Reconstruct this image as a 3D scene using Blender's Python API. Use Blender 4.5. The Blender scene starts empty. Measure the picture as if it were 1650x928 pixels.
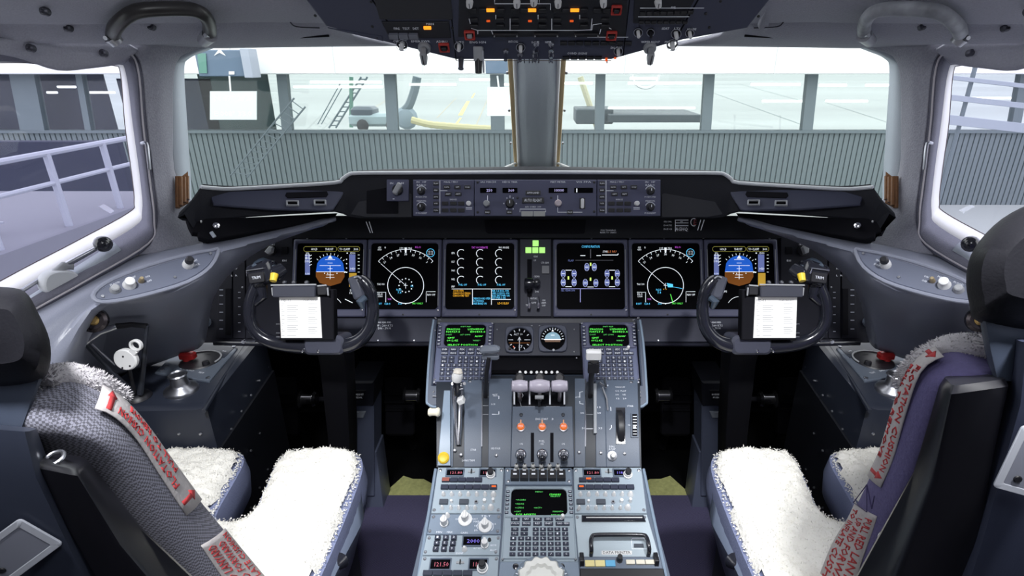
import bpy, math, random
from mathutils import Vector, Matrix, noise
random.seed(7)
V = Vector
PI = math.pi
R = math.radians
SC = bpy.context.scene
COL = SC.collection
# ---------------------------------------------------------------- camera geometry
F, CX, CY, PITCH = 900.0, 865.0, 464.0, R(22)
CP, SP = math.cos(PITCH), math.sin(PITCH)
C0 = V((0, 0, 1.5))
def ray(px, py):
    a = (px - CX) / F; b = (py - CY) / F
    return V((a, CP - b * SP, -(SP + b * CP)))
def U(px, py, t): return C0 + ray(px, py) * t
def AtY(px, py, y): r = ray(px, py); return C0 + r * (y / r.y)
def AtZ(px, py, z): r = ray(px, py); return C0 + r * ((z - 1.5) / r.z)
def AtX(px, py, x): r = ray(px, py); return C0 + r * (x / r.x)
def MX(p): return V((-p.x, p.y, p.z))

# ---------------------------------------------------------------- materials
MATS = {}
def mat(name, col, rough=0.5, metal=0.0, bump=0.0, scale=200.0, emit=0.0, spec=0.5, kind='noise', var=0.0, coat=0.0):
    if name in MATS: return MATS[name]
    m = bpy.data.materials.new(name); m.use_nodes = True
    nt = m.node_tree; b = nt.nodes['Principled BSDF']
    c = (*col, 1) if len(col) == 3 else col
    b.inputs['Base Color'].default_value = c
    b.inputs['Roughness'].default_value = rough
    b.inputs['Metallic'].default_value = metal
    b.inputs['Specular IOR Level'].default_value = spec
    if coat: b.inputs['Coat Weight'].default_value = coat
    if emit:
        b.inputs['Emission Color'].default_value = c
        b.inputs['Emission Strength'].default_value = emit
    if bump or var:
        tc = nt.nodes.new('ShaderNodeTexCoord')
        if kind == 'weave':
            tx = nt.nodes.new('ShaderNodeTexChecker'); fac = tx.outputs['Fac']; tx.inputs['Scale'].default_value = scale
        elif kind == 'voronoi':
            tx = nt.nodes.new('ShaderNodeTexVoronoi'); fac = tx.outputs['Distance']; tx.inputs['Scale'].default_value = scale
        else:
            tx = nt.nodes.new('ShaderNodeTexNoise'); fac = tx.outputs['Fac']; tx.inputs['Scale'].default_value = scale
            tx.inputs['Detail'].default_value = 3
        nt.links.new(tc.outputs['Object'], tx.inputs['Vector'])
        if bump:
            bp = nt.nodes.new('ShaderNodeBump'); bp.inputs['Strength'].default_value = min(1, bump)
            bp.inputs['Distance'].default_value = 0.002 * max(1, bump)
            nt.links.new(fac, bp.inputs['Height']); nt.links.new(bp.outputs['Normal'], b.inputs['Normal'])
        if var:
            mx = nt.nodes.new('ShaderNodeMix'); mx.data_type = 'RGBA'
            mx.inputs[6].default_value = tuple(x * (1 - var) for x in c[:3]) + (1,)
            mx.inputs[7].default_value = tuple(min(1, x * (1 + var)) for x in c[:3]) + (1,)
            nt.links.new(fac, mx.inputs[0]); nt.links.new(mx.outputs[2], b.inputs['Base Color'])
    MATS[name] = m
    return m
def glass(name, tint, gloss=0.06, rough=0.02, haze=0.0):
    m = bpy.data.materials.new(name); m.use_nodes = True; nt = m.node_tree
    nt.nodes.clear(); o = nt.nodes.new('ShaderNodeOutputMaterial')
    t = nt.nodes.new('ShaderNodeBsdfTransparent'); t.inputs[0].default_value = (*tint, 1)
    g = nt.nodes.new('ShaderNodeBsdfGlossy'); g.inputs['Roughness'].default_value = rough
    mx = nt.nodes.new('ShaderNodeMixShader'); mx.inputs[0].default_value = gloss
    nt.links.new(t.outputs[0], mx.inputs[1]); nt.links.new(g.outputs[0], mx.inputs[2])
    last = mx.outputs[0]
    if haze:
        d = nt.nodes.new('ShaderNodeBsdfDiffuse'); d.inputs[0].default_value = (0.7, 0.75, 0.85, 1)
        tc = nt.nodes.new('ShaderNodeTexCoord'); nz = nt.nodes.new('ShaderNodeTexNoise'); nz.inputs['Scale'].default_value = 9
        nz.inputs['Detail'].default_value = 8; nz.inputs['Roughness'].default_value = .7
        cr = nt.nodes.new('ShaderNodeValToRGB'); cr.color_ramp.elements[0].position = .5; cr.color_ramp.elements[1].position = .8
        cr.color_ramp.elements[1].color = (haze, haze, haze, 1); cr.color_ramp.elements[0].color = (haze * .25,) * 3 + (1,)
        nt.links.new(tc.outputs['Object'], nz.inputs['Vector']); nt.links.new(nz.outputs['Fac'], cr.inputs[0])
        m2 = nt.nodes.new('ShaderNodeMixShader'); nt.links.new(cr.outputs[0], m2.inputs[0])
        nt.links.new(last, m2.inputs[1]); nt.links.new(d.outputs[0], m2.inputs[2]); last = m2.outputs[0]
    nt.links.new(last, o.inputs[0]); MATS[name] = m
    return m
def glow(name, col, s): return mat(name, col, .6, emit=s, spec=0.1)

# ---------------------------------------------------------------- frames
class Plane:
    def __init__(s, o, v, u=(1, 0, 0)):
        s.o = V(o); s.u = V(u).normalized(); v = V(v); v = v - s.u * v.dot(s.u); s.v = v.normalized(); s.n = s.u.cross(s.v)
        s.m = 1
    def loc(s, u, v, h=0): return s.o + s.u * u + s.v * v + s.n * h
    def uv(s, px, py):
        r = ray(px, py); k = (s.o - C0).dot(s.n) / r.dot(s.n); p = C0 + r * k - s.o
        return p.dot(s.u), p.dot(s.v)
    def px(s, px, py, h=0): a, b = s.uv(px, py); return s.loc(a, b, h)
    def k(s, px, py):
        r = ray(px, py); return ((s.o - C0).dot(s.n) / r.dot(s.n)) / F
    def at(s, px, py, ang=0, h=0):
        """sub-frame at a pixel, turned by ang"""
        q = Plane.__new__(Plane); q.o = s.px(px, py, h); c, n = math.cos(ang), math.sin(ang)
        q.u = s.u * c + s.v * n; q.v = s.v * c - s.u * n; q.n = s.n; return q
    def sub(s, u, v, ang=0, h=0):
        q = Plane.__new__(Plane); q.o = s.loc(u, v, h); c, n = math.cos(ang), math.sin(ang)
        q.u = s.u * c + s.v * n; q.v = s.v * c - s.u * n; q.n = s.n; return q
def plane3(a, b, c):
    """a->b is u, c on the v side"""
    return Plane(a, c - a, b - a)
def tilt(q, ax_u=0.0, ax_v=0.0):
    r = Plane.__new__(Plane); r.o = q.o
    m = Matrix.Rotation(ax_u, 3, q.u) @ Matrix.Rotation(ax_v, 3, q.v)
    r.u, r.v, r.n = m @ q.u, m @ q.v, m @ q.n; return r

_tcache = {}
def glyphs(s):
    if s not in _tcache:
        c = bpy.data.curves.new('t', 'FONT'); c.body = s; c.size = 1; c.align_x = 'CENTER'; c.align_y = 'CENTER'; c.resolution_u = 1
        o = bpy.data.objects.new('t', c); me = o.to_mesh()
        vs = [tuple(v.co) for v in me.vertices]; fs = [tuple(p.vertices) for p in me.polygons]
        xs = [v[0] for v in vs] or [0]; ys = [v[1] for v in vs] or [0]
        cx, cy = (min(xs) + max(xs)) / 2, (min(ys) + max(ys)) / 2
        vs = [(v[0] - cx, v[1] - cy) for v in vs]
        _tcache[s] = (vs, fs, max(xs) - min(xs) or 1, max(ys) - min(ys) or 1)
        o.to_mesh_clear(); bpy.data.objects.remove(o); bpy.data.curves.remove(c)
    return _tcache[s]

def rr(w, h, r, n=4):
    w, h = w / 2, h / 2; r = max(1e-5, min(r, w * .999, h * .999)); out = []
    for cx, cy, a0 in ((w - r, h - r, 0), (-w + r, h - r, PI / 2), (-w + r, -h + r, PI), (w - r, -h + r, 1.5 * PI)):
        for i in range(n): a = a0 + PI / 2 * i / (n - 1); out.append((cx + r * math.cos(a), cy + r * math.sin(a)))
    return out
class MB:
    HD = .0004
    def __init__(s): s.v, s.f, s.fm, s.mats = [], [], [], []
    def mi(s, m):
        if m not in s.mats: s.mats.append(m)
        return s.mats.index(m)
    def add(s, vs, fs, m):
        b = len(s.v); s.v += [tuple(p) for p in vs]; k = s.mi(m)
        for f in fs: s.f.append(tuple(i + b for i in f)); s.fm.append(k)
        return s
    def loft(s, loops, m, cap0=True, cap1=True, closed=True, ringclose=False):
        n = len(loops[0]); vs = [p for l in loops for p in l]; fs = []; K = len(loops)
        for j in range(K if ringclose else K - 1):
            j2 = (j + 1) % K
            for i in range(n if closed else n - 1):
                i2 = (i + 1) % n
                fs.append((j * n + i, j * n + i2, j2 * n + i2, j2 * n + i))
        if closed and not ringclose:
            if cap0: fs.append(tuple(reversed(range(n))))
            if cap1: fs.append(tuple(range((K - 1) * n, K * n)))
        return s.add(vs, fs, m)
    def rbox(s, q, w, h, z0, z1, m, r=.001, ch=.0005, u=0, v=0, n=3, top=None):
        ch = min(ch, w / 3, h / 3)
        L = lambda W, H, z, rr_: [q.loc(u + a, v + b, z) for a, b in rr(W, H, rr_, n)]
        lo = [L(w, h, z0, r), L(w, h, z1 - ch, r), L(w - 2 * ch, h - 2 * ch, z1, max(r - ch, 1e-4))]
        if top:
            s.loft(lo, m, cap1=False); return s.add(lo[-1], [tuple(range(len(lo[-1])))], top)
        return s.loft(lo, m)
    def lathe(s, q, prof, m, seg=20, u=0, v=0, cap0=True, cap1=True, flute=0, fd=0.0):
        loops = []
        for r, z in prof:
            loops.append([q.loc(u + math.cos(2 * PI * i / seg) * r * (1 - (fd if flute and (i * flute * 2 // seg) % 2 else 0)),
                                v + math.sin(2 * PI * i / seg) * r * (1 - (fd if flute and (i * flute * 2 // seg) % 2 else 0)), z) for i in range(seg)])
        return s.loft(loops, m, cap0, cap1)
    def frame(s, q, w, h, r, iw, ih, ir, z0, z1, m, u=0, v=0, n=4, ch=.001, zi=None, iu=0, iv=0):
        zi = z0 if zi is None else zi
        L = lambda W, H, z, R_, a=0, b=0: [q.loc(u + a + x, v + b + y, z) for x, y in rr(W, H, R_, n)]
        return s.loft([L(w, h, z0, r), L(w, h, z1 - ch, r), L(w - 2 * ch, h - 2 * ch, z1, r), L(iw + 2 * ch, ih + 2 * ch, z1, ir, iu, iv),
                       L(iw, ih, z1 - ch, ir, iu, iv), L(iw, ih, zi, ir, iu, iv)], m, False, False)
    def tube(s, pts, rad, m, seg=10, closed=False, up=None, flat=1.0):
        pts = [V(p) for p in pts]; n = len(pts)
        if not isinstance(rad, (list, tuple)): rad = [rad] * n
        loops = []; T0 = (pts[1] - pts[0]).normalized()
        nn = V(up) if up else (V((0, 0, 1)) if abs(T0.z) < .9 else V((1, 0, 0)))
        nn = (nn - T0 * nn.dot(T0)).normalized()
        for i in range(n):
            a = pts[i - 1] if (i or closed) else pts[0]; b = pts[(i + 1) % n] if (i < n - 1 or closed) else pts[-1]
            T = (b - a).normalized(); nn = (nn - T * nn.dot(T)).normalized(); bb = T.cross(nn)
            loops.append([pts[i] + (nn * math.cos(2 * PI * k / seg) * flat + bb * math.sin(2 * PI * k / seg)) * rad[i] for k in range(seg)])
        return s.loft(loops, m, ringclose=closed)
    def box(s, c, d, m, rot=None, bev=0.0):
        """box centred c, size d, bevelled"""
        q = Plane(c, (0, 1, 0))
        if rot is not None: q.u, q.v, q.n = rot @ q.u, rot @ q.v, rot @ q.n
        bev = bev or min(d) * .06
        L = lambda i, z: [q.loc(a, b, z) for a, b in rr(d[0] - 2 * i, d[1] - 2 * i, bev, 3)]
        return s.loft([L(bev, -d[2] / 2), L(0, -d[2] / 2 + bev), L(0, d[2] / 2 - bev), L(bev, d[2] / 2)], m)
    def slab(s, q, pts, z0, z1, m, ch=.0006, px=True):
        """prism over a polygon given in pixels (px) or plane units"""
        P = [q.uv(*p) for p in pts] if px else pts
        ar = sum(P[i - 1][0] * P[i][1] - P[i][0] * P[i - 1][1] for i in range(len(P)))
        if ar < 0: P = P[::-1]
        Q = inset(P, ch)
        return s.loft([[q.loc(a, b, z0) for a, b in P], [q.loc(a, b, z1 - ch) for a, b in P], [q.loc(a, b, z1) for a, b in Q]], m)
    def line(s, q, pts, w, m, h=None, closed=False):
        """flat painted/emissive line along pixels, w pixels wide"""
        h = MB.HD if h is None else h
        k = q.k(*pts[0]); P = [q.uv(*p) for p in pts]; w = w * k / 2 * (.72 if MB.HD == .0024 else 1)
        if closed: P.append(P[0])
        vs, fs = [], []
        for i in range(len(P)):
            a = P[max(0, i - 1)]; b = P[min(len(P) - 1, i + 1)]
            if closed and i in (0, len(P) - 1): a, b = P[-2], P[1]
            dx, dy = b[0] - a[0], b[1] - a[1]; l = math.hypot(dx, dy) or 1; nx, ny = -dy / l * w, dx / l * w
            vs += [q.loc(P[i][0] + nx, P[i][1] + ny, h), q.loc(P[i][0] - nx, P[i][1] - ny, h)]
            if i: fs.append((2 * i - 2, 2 * i - 1, 2 * i + 1, 2 * i))
        return s.add(vs, fs, m)
    def poly(s, q, pts, m, h=.0003):
        vs = [q.px(*p, h) for p in pts]; a = (vs[1] - vs[0]).cross(vs[2] - vs[0])
        return s.add(vs, [tuple(range(len(vs))) if a.dot(q.n) > 0 else tuple(reversed(range(len(vs))))], m)
    def arc(s, q, cx, cy, r, a0, a1, w, m, h=None, n=24, ry=None):
        ry = ry or r
        return s.line(q, [(cx + r * math.cos(R(a0 + (a1 - a0) * i / n)), cy - ry * math.sin(R(a0 + (a1 - a0) * i / n))) for i in range(n + 1)], w, m, h)
    def disc(s, q, cx, cy, r, m, h=.0004, n=16):
        return s.poly(q, [(cx + r * math.cos(2 * PI * i / n), cy - r * math.sin(2 * PI * i / n)) for i in range(n)], m, h)
    def text(s, q, px, py, st, size, m, h=.0004, ang=0, width=None, dep=0):
        """size = cap height in pixels; width in pixels squeezes"""
        k = q.k(px, py); return s.textm(q.at(px, py), st, size * k, m, h, ang, width * k if width else None)
    def textm(s, q, st, size, m, h=.0004, ang=0, width=None):
        vs, fs, w, hh = glyphs(st)
        sy = size / .69; sx = sy if not width else width / w
        c, n = math.cos(ang), math.sin(ang)
        return s.add([q.loc(x * sx * c - y * sy * n, x * sx * n + y * sy * c, h) for x, y in vs], fs, m)
def inset(P, d):
    """move an anticlockwise polygon's sides inwards by d"""
    n = len(P); out = []
    for i in range(n):
        a, b, c = P[i - 1], P[i], P[(i + 1) % n]
        d1 = (b[0] - a[0], b[1] - a[1]); d2 = (c[0] - b[0], c[1] - b[1]); l1 = math.hypot(*d1) or 1e-9; l2 = math.hypot(*d2) or 1e-9
        n1 = (-d1[1] / l1, d1[0] / l1); n2 = (-d2[1] / l2, d2[0] / l2); mx, my = n1[0] + n2[0], n1[1] + n2[1]
        k = max(.35, (mx * mx + my * my) / 2); out.append((b[0] + mx / k * d, b[1] + my / k * d))
    return out
def smooth(pts, n=6, closed=False):
    """Catmull-Rom through tuples or vectors"""
    P = [tuple(p) for p in pts]; N = len(P); out = []
    for i in range(N if closed else N - 1):
        g = lambda j: P[j % N] if closed else P[max(0, min(N - 1, j))]
        a, b, c, d = g(i - 1), g(i), g(i + 1), g(i + 2)
        for k in range(n):
            t = k / n
            out.append(tuple(.5 * ((2 * b[j]) + (-a[j] + c[j]) * t + (2 * a[j] - 5 * b[j] + 4 * c[j] - d[j]) * t * t + (-a[j] + 3 * b[j] - 3 * c[j] + d[j]) * t ** 3) for j in range(len(b))))
    if not closed: out.append(P[-1])
    return out
def US(pts, n=6, closed=False): return [U(*p) for p in smooth(pts, n, closed)]
# ---------------------------------------------------------------- objects
WL = {}
def tag(o, label=None, cat=None, group=None, kind=None):
    if label: o['label'] = label
    if cat: o['category'] = cat
    if group: o['group'] = group
    if kind: o['kind'] = kind
    return o
def O(name, mb, parent=None, label=None, cat=None, group=None, kind=None, mirror=False, sub=0, thick=0.0, flat=False, sharp=38):
    vs = [V(p) for p in mb.v]
    if mirror: vs = [MX(p) for p in vs]
    lo = V([min(p[i] for p in vs) for i in range(3)]); hi = V([max(p[i] for p in vs) for i in range(3)])
    c = (lo + hi) / 2
    if parent is None: c.z = lo.z
    me = bpy.data.meshes.new(name)
    fs = [tuple(reversed(f)) for f in mb.f] if mirror else mb.f
    me.from_pydata([p - c for p in vs], [], fs)
    for m in mb.mats: me.materials.append(m)
    me.polygons.foreach_set('material_index', mb.fm)
    if not flat:
        me.polygons.foreach_set('use_smooth', [True] * len(fs))
        if not sub: me.set_sharp_from_angle(angle=R(sharp))
    me.update()
    o = bpy.data.objects.new(name, me); COL.objects.link(o); WL[o] = c
    if parent: o.parent = parent; o.location = c - WL[parent]
    else: o.location = c
    if thick:
        md = o.modifiers.new('t', 'SOLIDIFY'); md.thickness = thick; md.offset = 0
    if sub:
        md = o.modifiers.new('s', 'SUBSURF'); md.levels = sub; md.render_levels = sub
    return tag(o, label, cat, group, kind)
def T(name, label, cat, loc, group=None, mirror=False):
    o = bpy.data.objects.new(name, None); COL.objects.link(o); loc = V(loc)
    if mirror: loc = MX(loc)
    o.location = loc; WL[o] = loc; o.empty_display_size = .05
    return tag(o, label, cat, group)
def S(name, mb, label=None, mirror=False, **k): return O(name, mb, None, label, None, None, 'structure', mirror, **k)

# palette
lining = mat('lining', (.33, .33, .38), .85, bump=.7, scale=260, var=.25)
lining_up = mat('lining_upper', (.40, .40, .46), .8, bump=.5, scale=320, var=.15)
ledge = mat('ledge_paint', (.24, .255, .32), .36, bump=.12, scale=500, var=.1)
creamy = mat('window_cream', (.75, .74, .72), .55)
pale = mat('pale_grey', (.42, .46, .52), .6, bump=.4, scale=200)
black = mat('black', (.012, .012, .016), .45)
blackm = mat('black_matte', (.008, .008, .011), .9, spec=.12)
blackg = mat('black_gloss', (.014, .015, .022), .2, coat=.5)
darkp = mat('dark_panel', (.012, .0125, .020), .65, bump=.08, scale=500, spec=.2)
ohp = mat('overhead_paint', (.058, .064, .105), .55, bump=.1, scale=500)
bezm = mat('bezel_violet', (.085, .09, .155), .55, bump=.05, scale=600)
mcpm = mat('control_violet', (.085, .09, .16), .55)
blue = mat('pedestal_blue', (.19, .24, .31), .5, bump=.08, scale=600, var=.08)
bluel = mat('radio_blue', (.32, .385, .44), .5, bump=.05, scale=600)
quad = mat('quadrant_blue', (.095, .12, .165), .48, bump=.1, scale=500, var=.12)
keym = mat('key_dark', (.02, .025, .05), .45)
kblue = mat('keyboard_violet', (.08, .095, .17), .55)
scr = mat('screen_glass', (.002, .002, .003), .5, spec=.03)
white = mat('white_plastic', (.8, .8, .8), .45)
chrome = mat('chrome', (.75, .75, .78), .18, 1)
steel = mat('steel', (.45, .46, .5), .35, 1)
knobg = mat('knob_grey', (.35, .36, .38), .5)
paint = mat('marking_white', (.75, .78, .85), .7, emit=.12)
paintd = mat('marking_grey', (.4, .42, .5), .7)
red = mat('red_paint', (.45, .02, .02), .45)
redl = mat('guard_red', (.5, .04, .03), .5)
yellow = mat('yellow_paint', (.75, .5, .03), .45)
gW, gC, gB = glow('g_white', (.8, .85, .9), .9), glow('g_cyan', (.1, .55, .9), 1.0), glow('g_blue', (.015, .10, .52), .9)
gG, gM, gA = glow('g_green', (.12, .9, .1), .9), glow('g_magenta', (.5, .08, .6), .9), glow('g_amber', (.85, .42, .03), .9)
gBr, gGl = glow('g_brown', (.22, .075, .015), .45), glow('g_greenlamp', (.42, .85, .22), .95)
gD = glow('g_dim', (.12, .15, .35), .9)
gO = glow('g_orange', (1, .32, .02), 1.3); gR = glow('g_redlamp', (.9, .12, .02), .5)
# ================================================================ camera, world, lights
cam = bpy.data.cameras.new('camera'); camo = bpy.data.objects.new('camera', cam); COL.objects.link(camo)
camo.location = C0; camo.rotation_euler = (PI / 2 - PITCH, 0, 0)
cam.sensor_width = 36; cam.lens = F / 1650 * 36; cam.shift_x = -(CX - 825) / 1650; cam.clip_start = .02; cam.clip_end = 2000
SC.camera = camo
SC.view_settings.view_transform = 'Standard'; SC.view_settings.look = 'None'; SC.view_settings.gamma = 1; SC.view_settings.exposure = 0
SC.view_settings.use_curve_mapping = False
w = bpy.data.worlds.new('sky'); SC.world = w; w.use_nodes = True
w.node_tree.nodes['Background'].inputs[0].default_value = (.95, .97, 1, 1)
w.node_tree.nodes['Background'].inputs[1].default_value = 2.6
def light(name, kind, loc, energy, col=(1, 1, 1), size=.3, rot=(0, 0, 0), size_y=None, spread=None):
    l = bpy.data.lights.new(name, kind); l.energy = energy; l.color = col
    if kind == 'AREA':
        l.size = size
        if size_y: l.shape = 'RECTANGLE'; l.size_y = size_y
        if spread: l.spread = spread
    elif kind != 'SUN': l.shadow_soft_size = size
    else: l.angle = size
    o = bpy.data.objects.new(name, l); COL.objects.link(o); o.location = loc; o.rotation_euler = rot
    return o
def spot(name, loc, target, energy, cone, blend=.6, size=.05):
    l = bpy.data.lights.new(name, 'SPOT'); l.energy = energy; l.spot_size = R(cone); l.spot_blend = blend; l.shadow_soft_size = size; l.color = (.97, .98, 1)
    o = bpy.data.objects.new(name, l); COL.objects.link(o); o.location = loc; o.rotation_euler = (V(target) - V(loc)).to_track_quat('-Z', 'Y').to_euler()
light('dome_light', 'AREA', (0, -.1, 2.0), 5, (.93, .96, 1), .3, (R(20), 0, 0), .3)
spot('pedestal_flood_light', (0, .25, 1.93), (0, .95, .65), 42, 50)
spot('captain_seat_fill', (-.45, .3, 1.9), (-.60, 1.0, .65), 75, 44)  # added spot that whitens the captain's sheepskin, not a cockpit fixture
spot('officer_seat_fill', (.45, .3, 1.9), (.60, 1.0, .65), 75, 44)  # same added brightening for the sheepskin of the right seat

# ================================================================ cockpit shell
S('floor', MB().box((0, .55, -.02), (2.5, 3.3, .04), mat('footwell_floor', (.006, .006, .007), .9, spec=.03)), 'dark painted cockpit floor')
carpet = mat('carpet', (.11, .10, .20), .95, bump=1, scale=420, kind='weave', var=.5)
for sx in (-1, 1):
    q = MB(); q.box((sx * .52, .72, .008), (.56, 1.82, .014), carpet)
    O('carpet', q, None, 'purple ribbed floor carpet left of the pedestal' if sx < 0 else 'purple ribbed floor carpet right of the pedestal', 'carpet')
    q = MB(); pts = []
    random.seed(3)
    for i in range(15): pts.append((sx * (.235 + .57 * i / 14), 1.628))
    for i in range(14, -1, -1): pts.append((sx * (.235 + .57 * i / 14), 1.67 + .03 * random.random() + (.05 if 4 < i < 8 else 0)))
    pl = Plane((0, 0, 0), (0, 1, 0)); q.slab(pl, pts, .0005, .006, mat('foam_yellow', (.42, .43, .17), .9, bump=.6, scale=90, var=.4), px=False)
    O('foam_strip', q, None, 'torn yellow foam edge beyond the %s carpet' % ('left' if sx < 0 else 'right'), 'foam strip')
S('ceiling', MB().box((0, .15, 2.06), (2.5, 2.3, .04), lining_up), 'grey cockpit ceiling lining')
S('wall_back', MB().box((0, -1.1, 1.0), (2.5, .04, 2.1), lining_up))
S('wall_front', MB().box((0, 2.2, .42), (2.5, .04, .84), blackm), 'black footwell bulkhead under the instrument panel')
S('light_block_deck', MB().box((0, 1.87, .83), (2.3, .62, .02), blackm), 'black footwell roof behind the instrument panel')  # deck added to keep windshield light out of the footwell

def grid(rows, n=4, up=1):
    """rows: lists of (px,py,t), smooth both ways"""
    rr_ = [smooth(r, n) for r in rows]; cols = len(rr_[0]); out = []
    cc = [smooth([r[i] for r in rr_], n) for i in range(cols)]
    return [[U(*cc[i][j]) for i in range(cols)] for j in range(len(cc[0]))]
def surf(rows, m, n=4):
    g = grid(rows, n); q = MB(); W = len(g[0])
    q.add([p for r in g for p in r], [(j * W + i, j * W + i + 1, (j + 1) * W + i + 1, (j + 1) * W + i) for j in range(len(g) - 1) for i in range(W - 1)], m)
    return q
G = [(-260, 85, .90), (-60, 98, 1.02), (40, 99, 1.10), (100, 107, 1.18), (150, 106, 1.24), (184, 104, 1.285), (196, 118, 1.295), (203, 200, 1.325), (214, 280, 1.35), (218, 325, 1.36), (208, 344, 1.355), (120, 392, 1.27), (0, 455, 1.16), (-260, 600, .96)]
RV = [(-260, 78, .88), (-60, 93, .98), (40, 97, 1.05), (100, 105, 1.13), (150, 104, 1.18), (194, 100, 1.22), (208, 118, 1.225), (219, 200, 1.25), (231, 290, 1.275), (234, 340, 1.28), (220, 368, 1.27), (122, 425, 1.18), (0, 492, 1.08), (-260, 650, .9)]
FR = [(-260, 50, .85), (-60, 62, .95), (40, 66, 1.02), (100, 72, 1.09), (150, 78, 1.13), (205, 84, 1.16), (224, 112, 1.17), (232, 200, 1.19), (243, 290, 1.22), (250, 355, 1.225), (240, 392, 1.215), (140, 452, 1.11), (20, 520, 1.02), (-260, 690, .86)]
frame_top = mat('side_window_frame', (.14, .14, .18), .8, bump=.6, scale=300, var=.2)
WG = [(300, 74, 1.36), (294, 112, 1.36), (297, 160, 1.38), (301, 220, 1.41), (304, 285, 1.44), (306, 330, 1.46)]       # windshield outboard edge
for mir in (False, True):
    sd = 'right' if mir else 'left'; n = '_right' if mir else '_left'
    # side window: pane, cream reveal, frame
    wn = 'window_4' if mir else 'window_1'
    win = S(wn, MB().loft([US(RV, 5), US(FR, 5)], frame_top, closed=False), 'sliding side window on the %s with flocked grey frame' % sd, mir, thick=.012)
    O('reveal', MB().loft([US(G, 5), US(RV, 5)], creamy, closed=False), win, 'cream inner reveal', mirror=mir, thick=.004)
    gl = MB(); P = [V(p) for p in US(G, 5)]; o_ = P[0] - P[0]
    gl.add(P, [tuple(range(len(P)))], MATS.get('gl_side') or glass('gl_side', (.9, .9, .97), .02, .03, .02))
    O('pane', gl, win, mirror=mir, thick=.006)
    O('gasket', MB().tube(US(G, 5), .0035, mat('gasket_brown', (.06, .03, .025), .7), 6), win, 'dark brown rubber gasket', mirror=mir)
    O('bright_edging', MB().tube([p + V((0, -.003, 0)) for p in US(FR, 5)], .0019, mat('edging', (.5, .47, .5), .5), 6), win, 'pale edging line', mirror=mir)
    br = MB()
    for pt in [smooth([(228, 231, 1.17), (236, 231, 1.165), (239, 250, 1.165), (241, 273, 1.17)], 3)]: br.tube([U(*p) for p in pt], .0032, steel, 6)
    O('lock_catch', br, win, 'small steel lock catch', mirror=mir)
    # pillar between the side window and the windshield
    rows = [[(190, 66, 1.15), (225, 66, 1.17), (262, 66, 1.2), (310, 66, 1.25), (350, 68, 1.29)],
            [(212, 84, 1.165), (235, 88, 1.18), (262, 86, 1.21), (290, 79, 1.245), (322, 75, 1.28)],
            [(226, 110, 1.175), (240, 112, 1.19), (256, 112, 1.21), (268, 110, 1.235), (280, 98, 1.26)],
            [(234, 200, 1.195), (246, 200, 1.21), (256, 200, 1.225), (265, 200, 1.25), (274, 200, 1.28)],
            [(245, 290, 1.225), (255, 290, 1.24), (265, 290, 1.26), (275, 292, 1.28), (282, 294, 1.31)],
            [(253, 355, 1.23), (268, 360, 1.25), (285, 362, 1.28), (310, 362, 1.33), (345, 360, 1.4)],
            [(243, 393, 1.22), (262, 400, 1.235), (290, 400, 1.27), (340, 392, 1.33), (380, 384, 1.38)],
            [(220, 408, 1.21), (240, 414, 1.225), (280, 410, 1.26), (340, 400, 1.32), (400, 382, 1.38)]]
    S('trim_2' if mir else 'trim_1', surf(rows, lining), 'flocked grey pillar between %s side window and windshield' % sd, mir, thick=.012)
    rv = [(350, 70, 1.29), (322, 76, 1.28), (283, 96, 1.262), (273, 112, 1.262), (274, 200, 1.282), (282, 294, 1.312), (300, 335, 1.34), (345, 362, 1.39)]
    rg = [(352, 72, 1.37), (330, 80, 1.37), (303, 92, 1.37), (294, 112, 1.37), (299, 200, 1.41), (305, 290, 1.44), (310, 335, 1.46), (350, 362, 1.48)]
    S('trim_4' if mir else 'trim_3', MB().loft([US(rv, 5), US(rg, 5)], pale, closed=False), 'pale grey fleecy reveal at the outboard edge of the %s windshield' % sd, mir, thick=.008)
    # header above the windows
    rows = [[(-420, -160, .62), (-150, -120, .72), (0, -90, .78), (140, -80, .85), (240, -80, .9), (340, -75, .97), (440, -65, 1.03), (520, -50, 1.05)],
            [(-420, -40, .68), (-150, -20, .76), (0, -5, .86), (140, -2, .93), (240, -2, .98), (340, -2, 1.03), (420, 0, 1.07), (520, 0, 1.12)],
            [(-420, 20, .74), (-150, 28, .84), (0, 31, .93), (140, 32, 1.0), (240, 31, 1.07), (340, 31, 1.12), (430, 30, 1.16), (560, 34, 1.22)],
            [(-420, 22, .75), (-150, 33, .86), (0, 34, .945), (140, 35, 1.015), (240, 34, 1.085), (340, 34, 1.135), (430, 32, 1.175), (560, 36, 1.23)],
            [(-420, 45, .79), (-150, 55, .89), (0, 60, .97), (140, 63, 1.05), (240, 63, 1.13), (340, 62, 1.2), (430, 60, 1.24), (570, 55, 1.3)],
            [(-420, 50, .8), (-150, 60, .9), (0, 64, .985), (140, 66, 1.07), (220, 68, 1.15), (335, 74, 1.3), (430, 73, 1.36), (640, 71, 1.42)]]
    S('trim_6' if mir else 'trim_5', surf(rows, lining_up, 3), 'grey padded header lining above the %s windows' % sd, mir, thick=.01)
    dk = mat('seam_dark', (.03, .03, .04), .8)
    q = MB(); q.tube([U(*p) for p in smooth([(-60, 33, .90), (0, 33, .935), (140, 34, 1.006), (240, 33, 1.075), (340, 32, 1.125), (430, 30, 1.163), (462, 31, 1.178), (468, 36, 1.184), (478, 43, 1.2), (515, 45, 1.222)], 4)], .0013, dk, 6); O('panel_seam', q, None, kind='structure', mirror=mir)
    q = MB(); q.tube([U(400, 63.5, 1.245), U(450, 60.5, 1.255), U(530, 56.5, 1.27)], [.0022, .0034, .004], blackm, 6); O('header_slot', q, None, kind='structure', mirror=mir)
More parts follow.
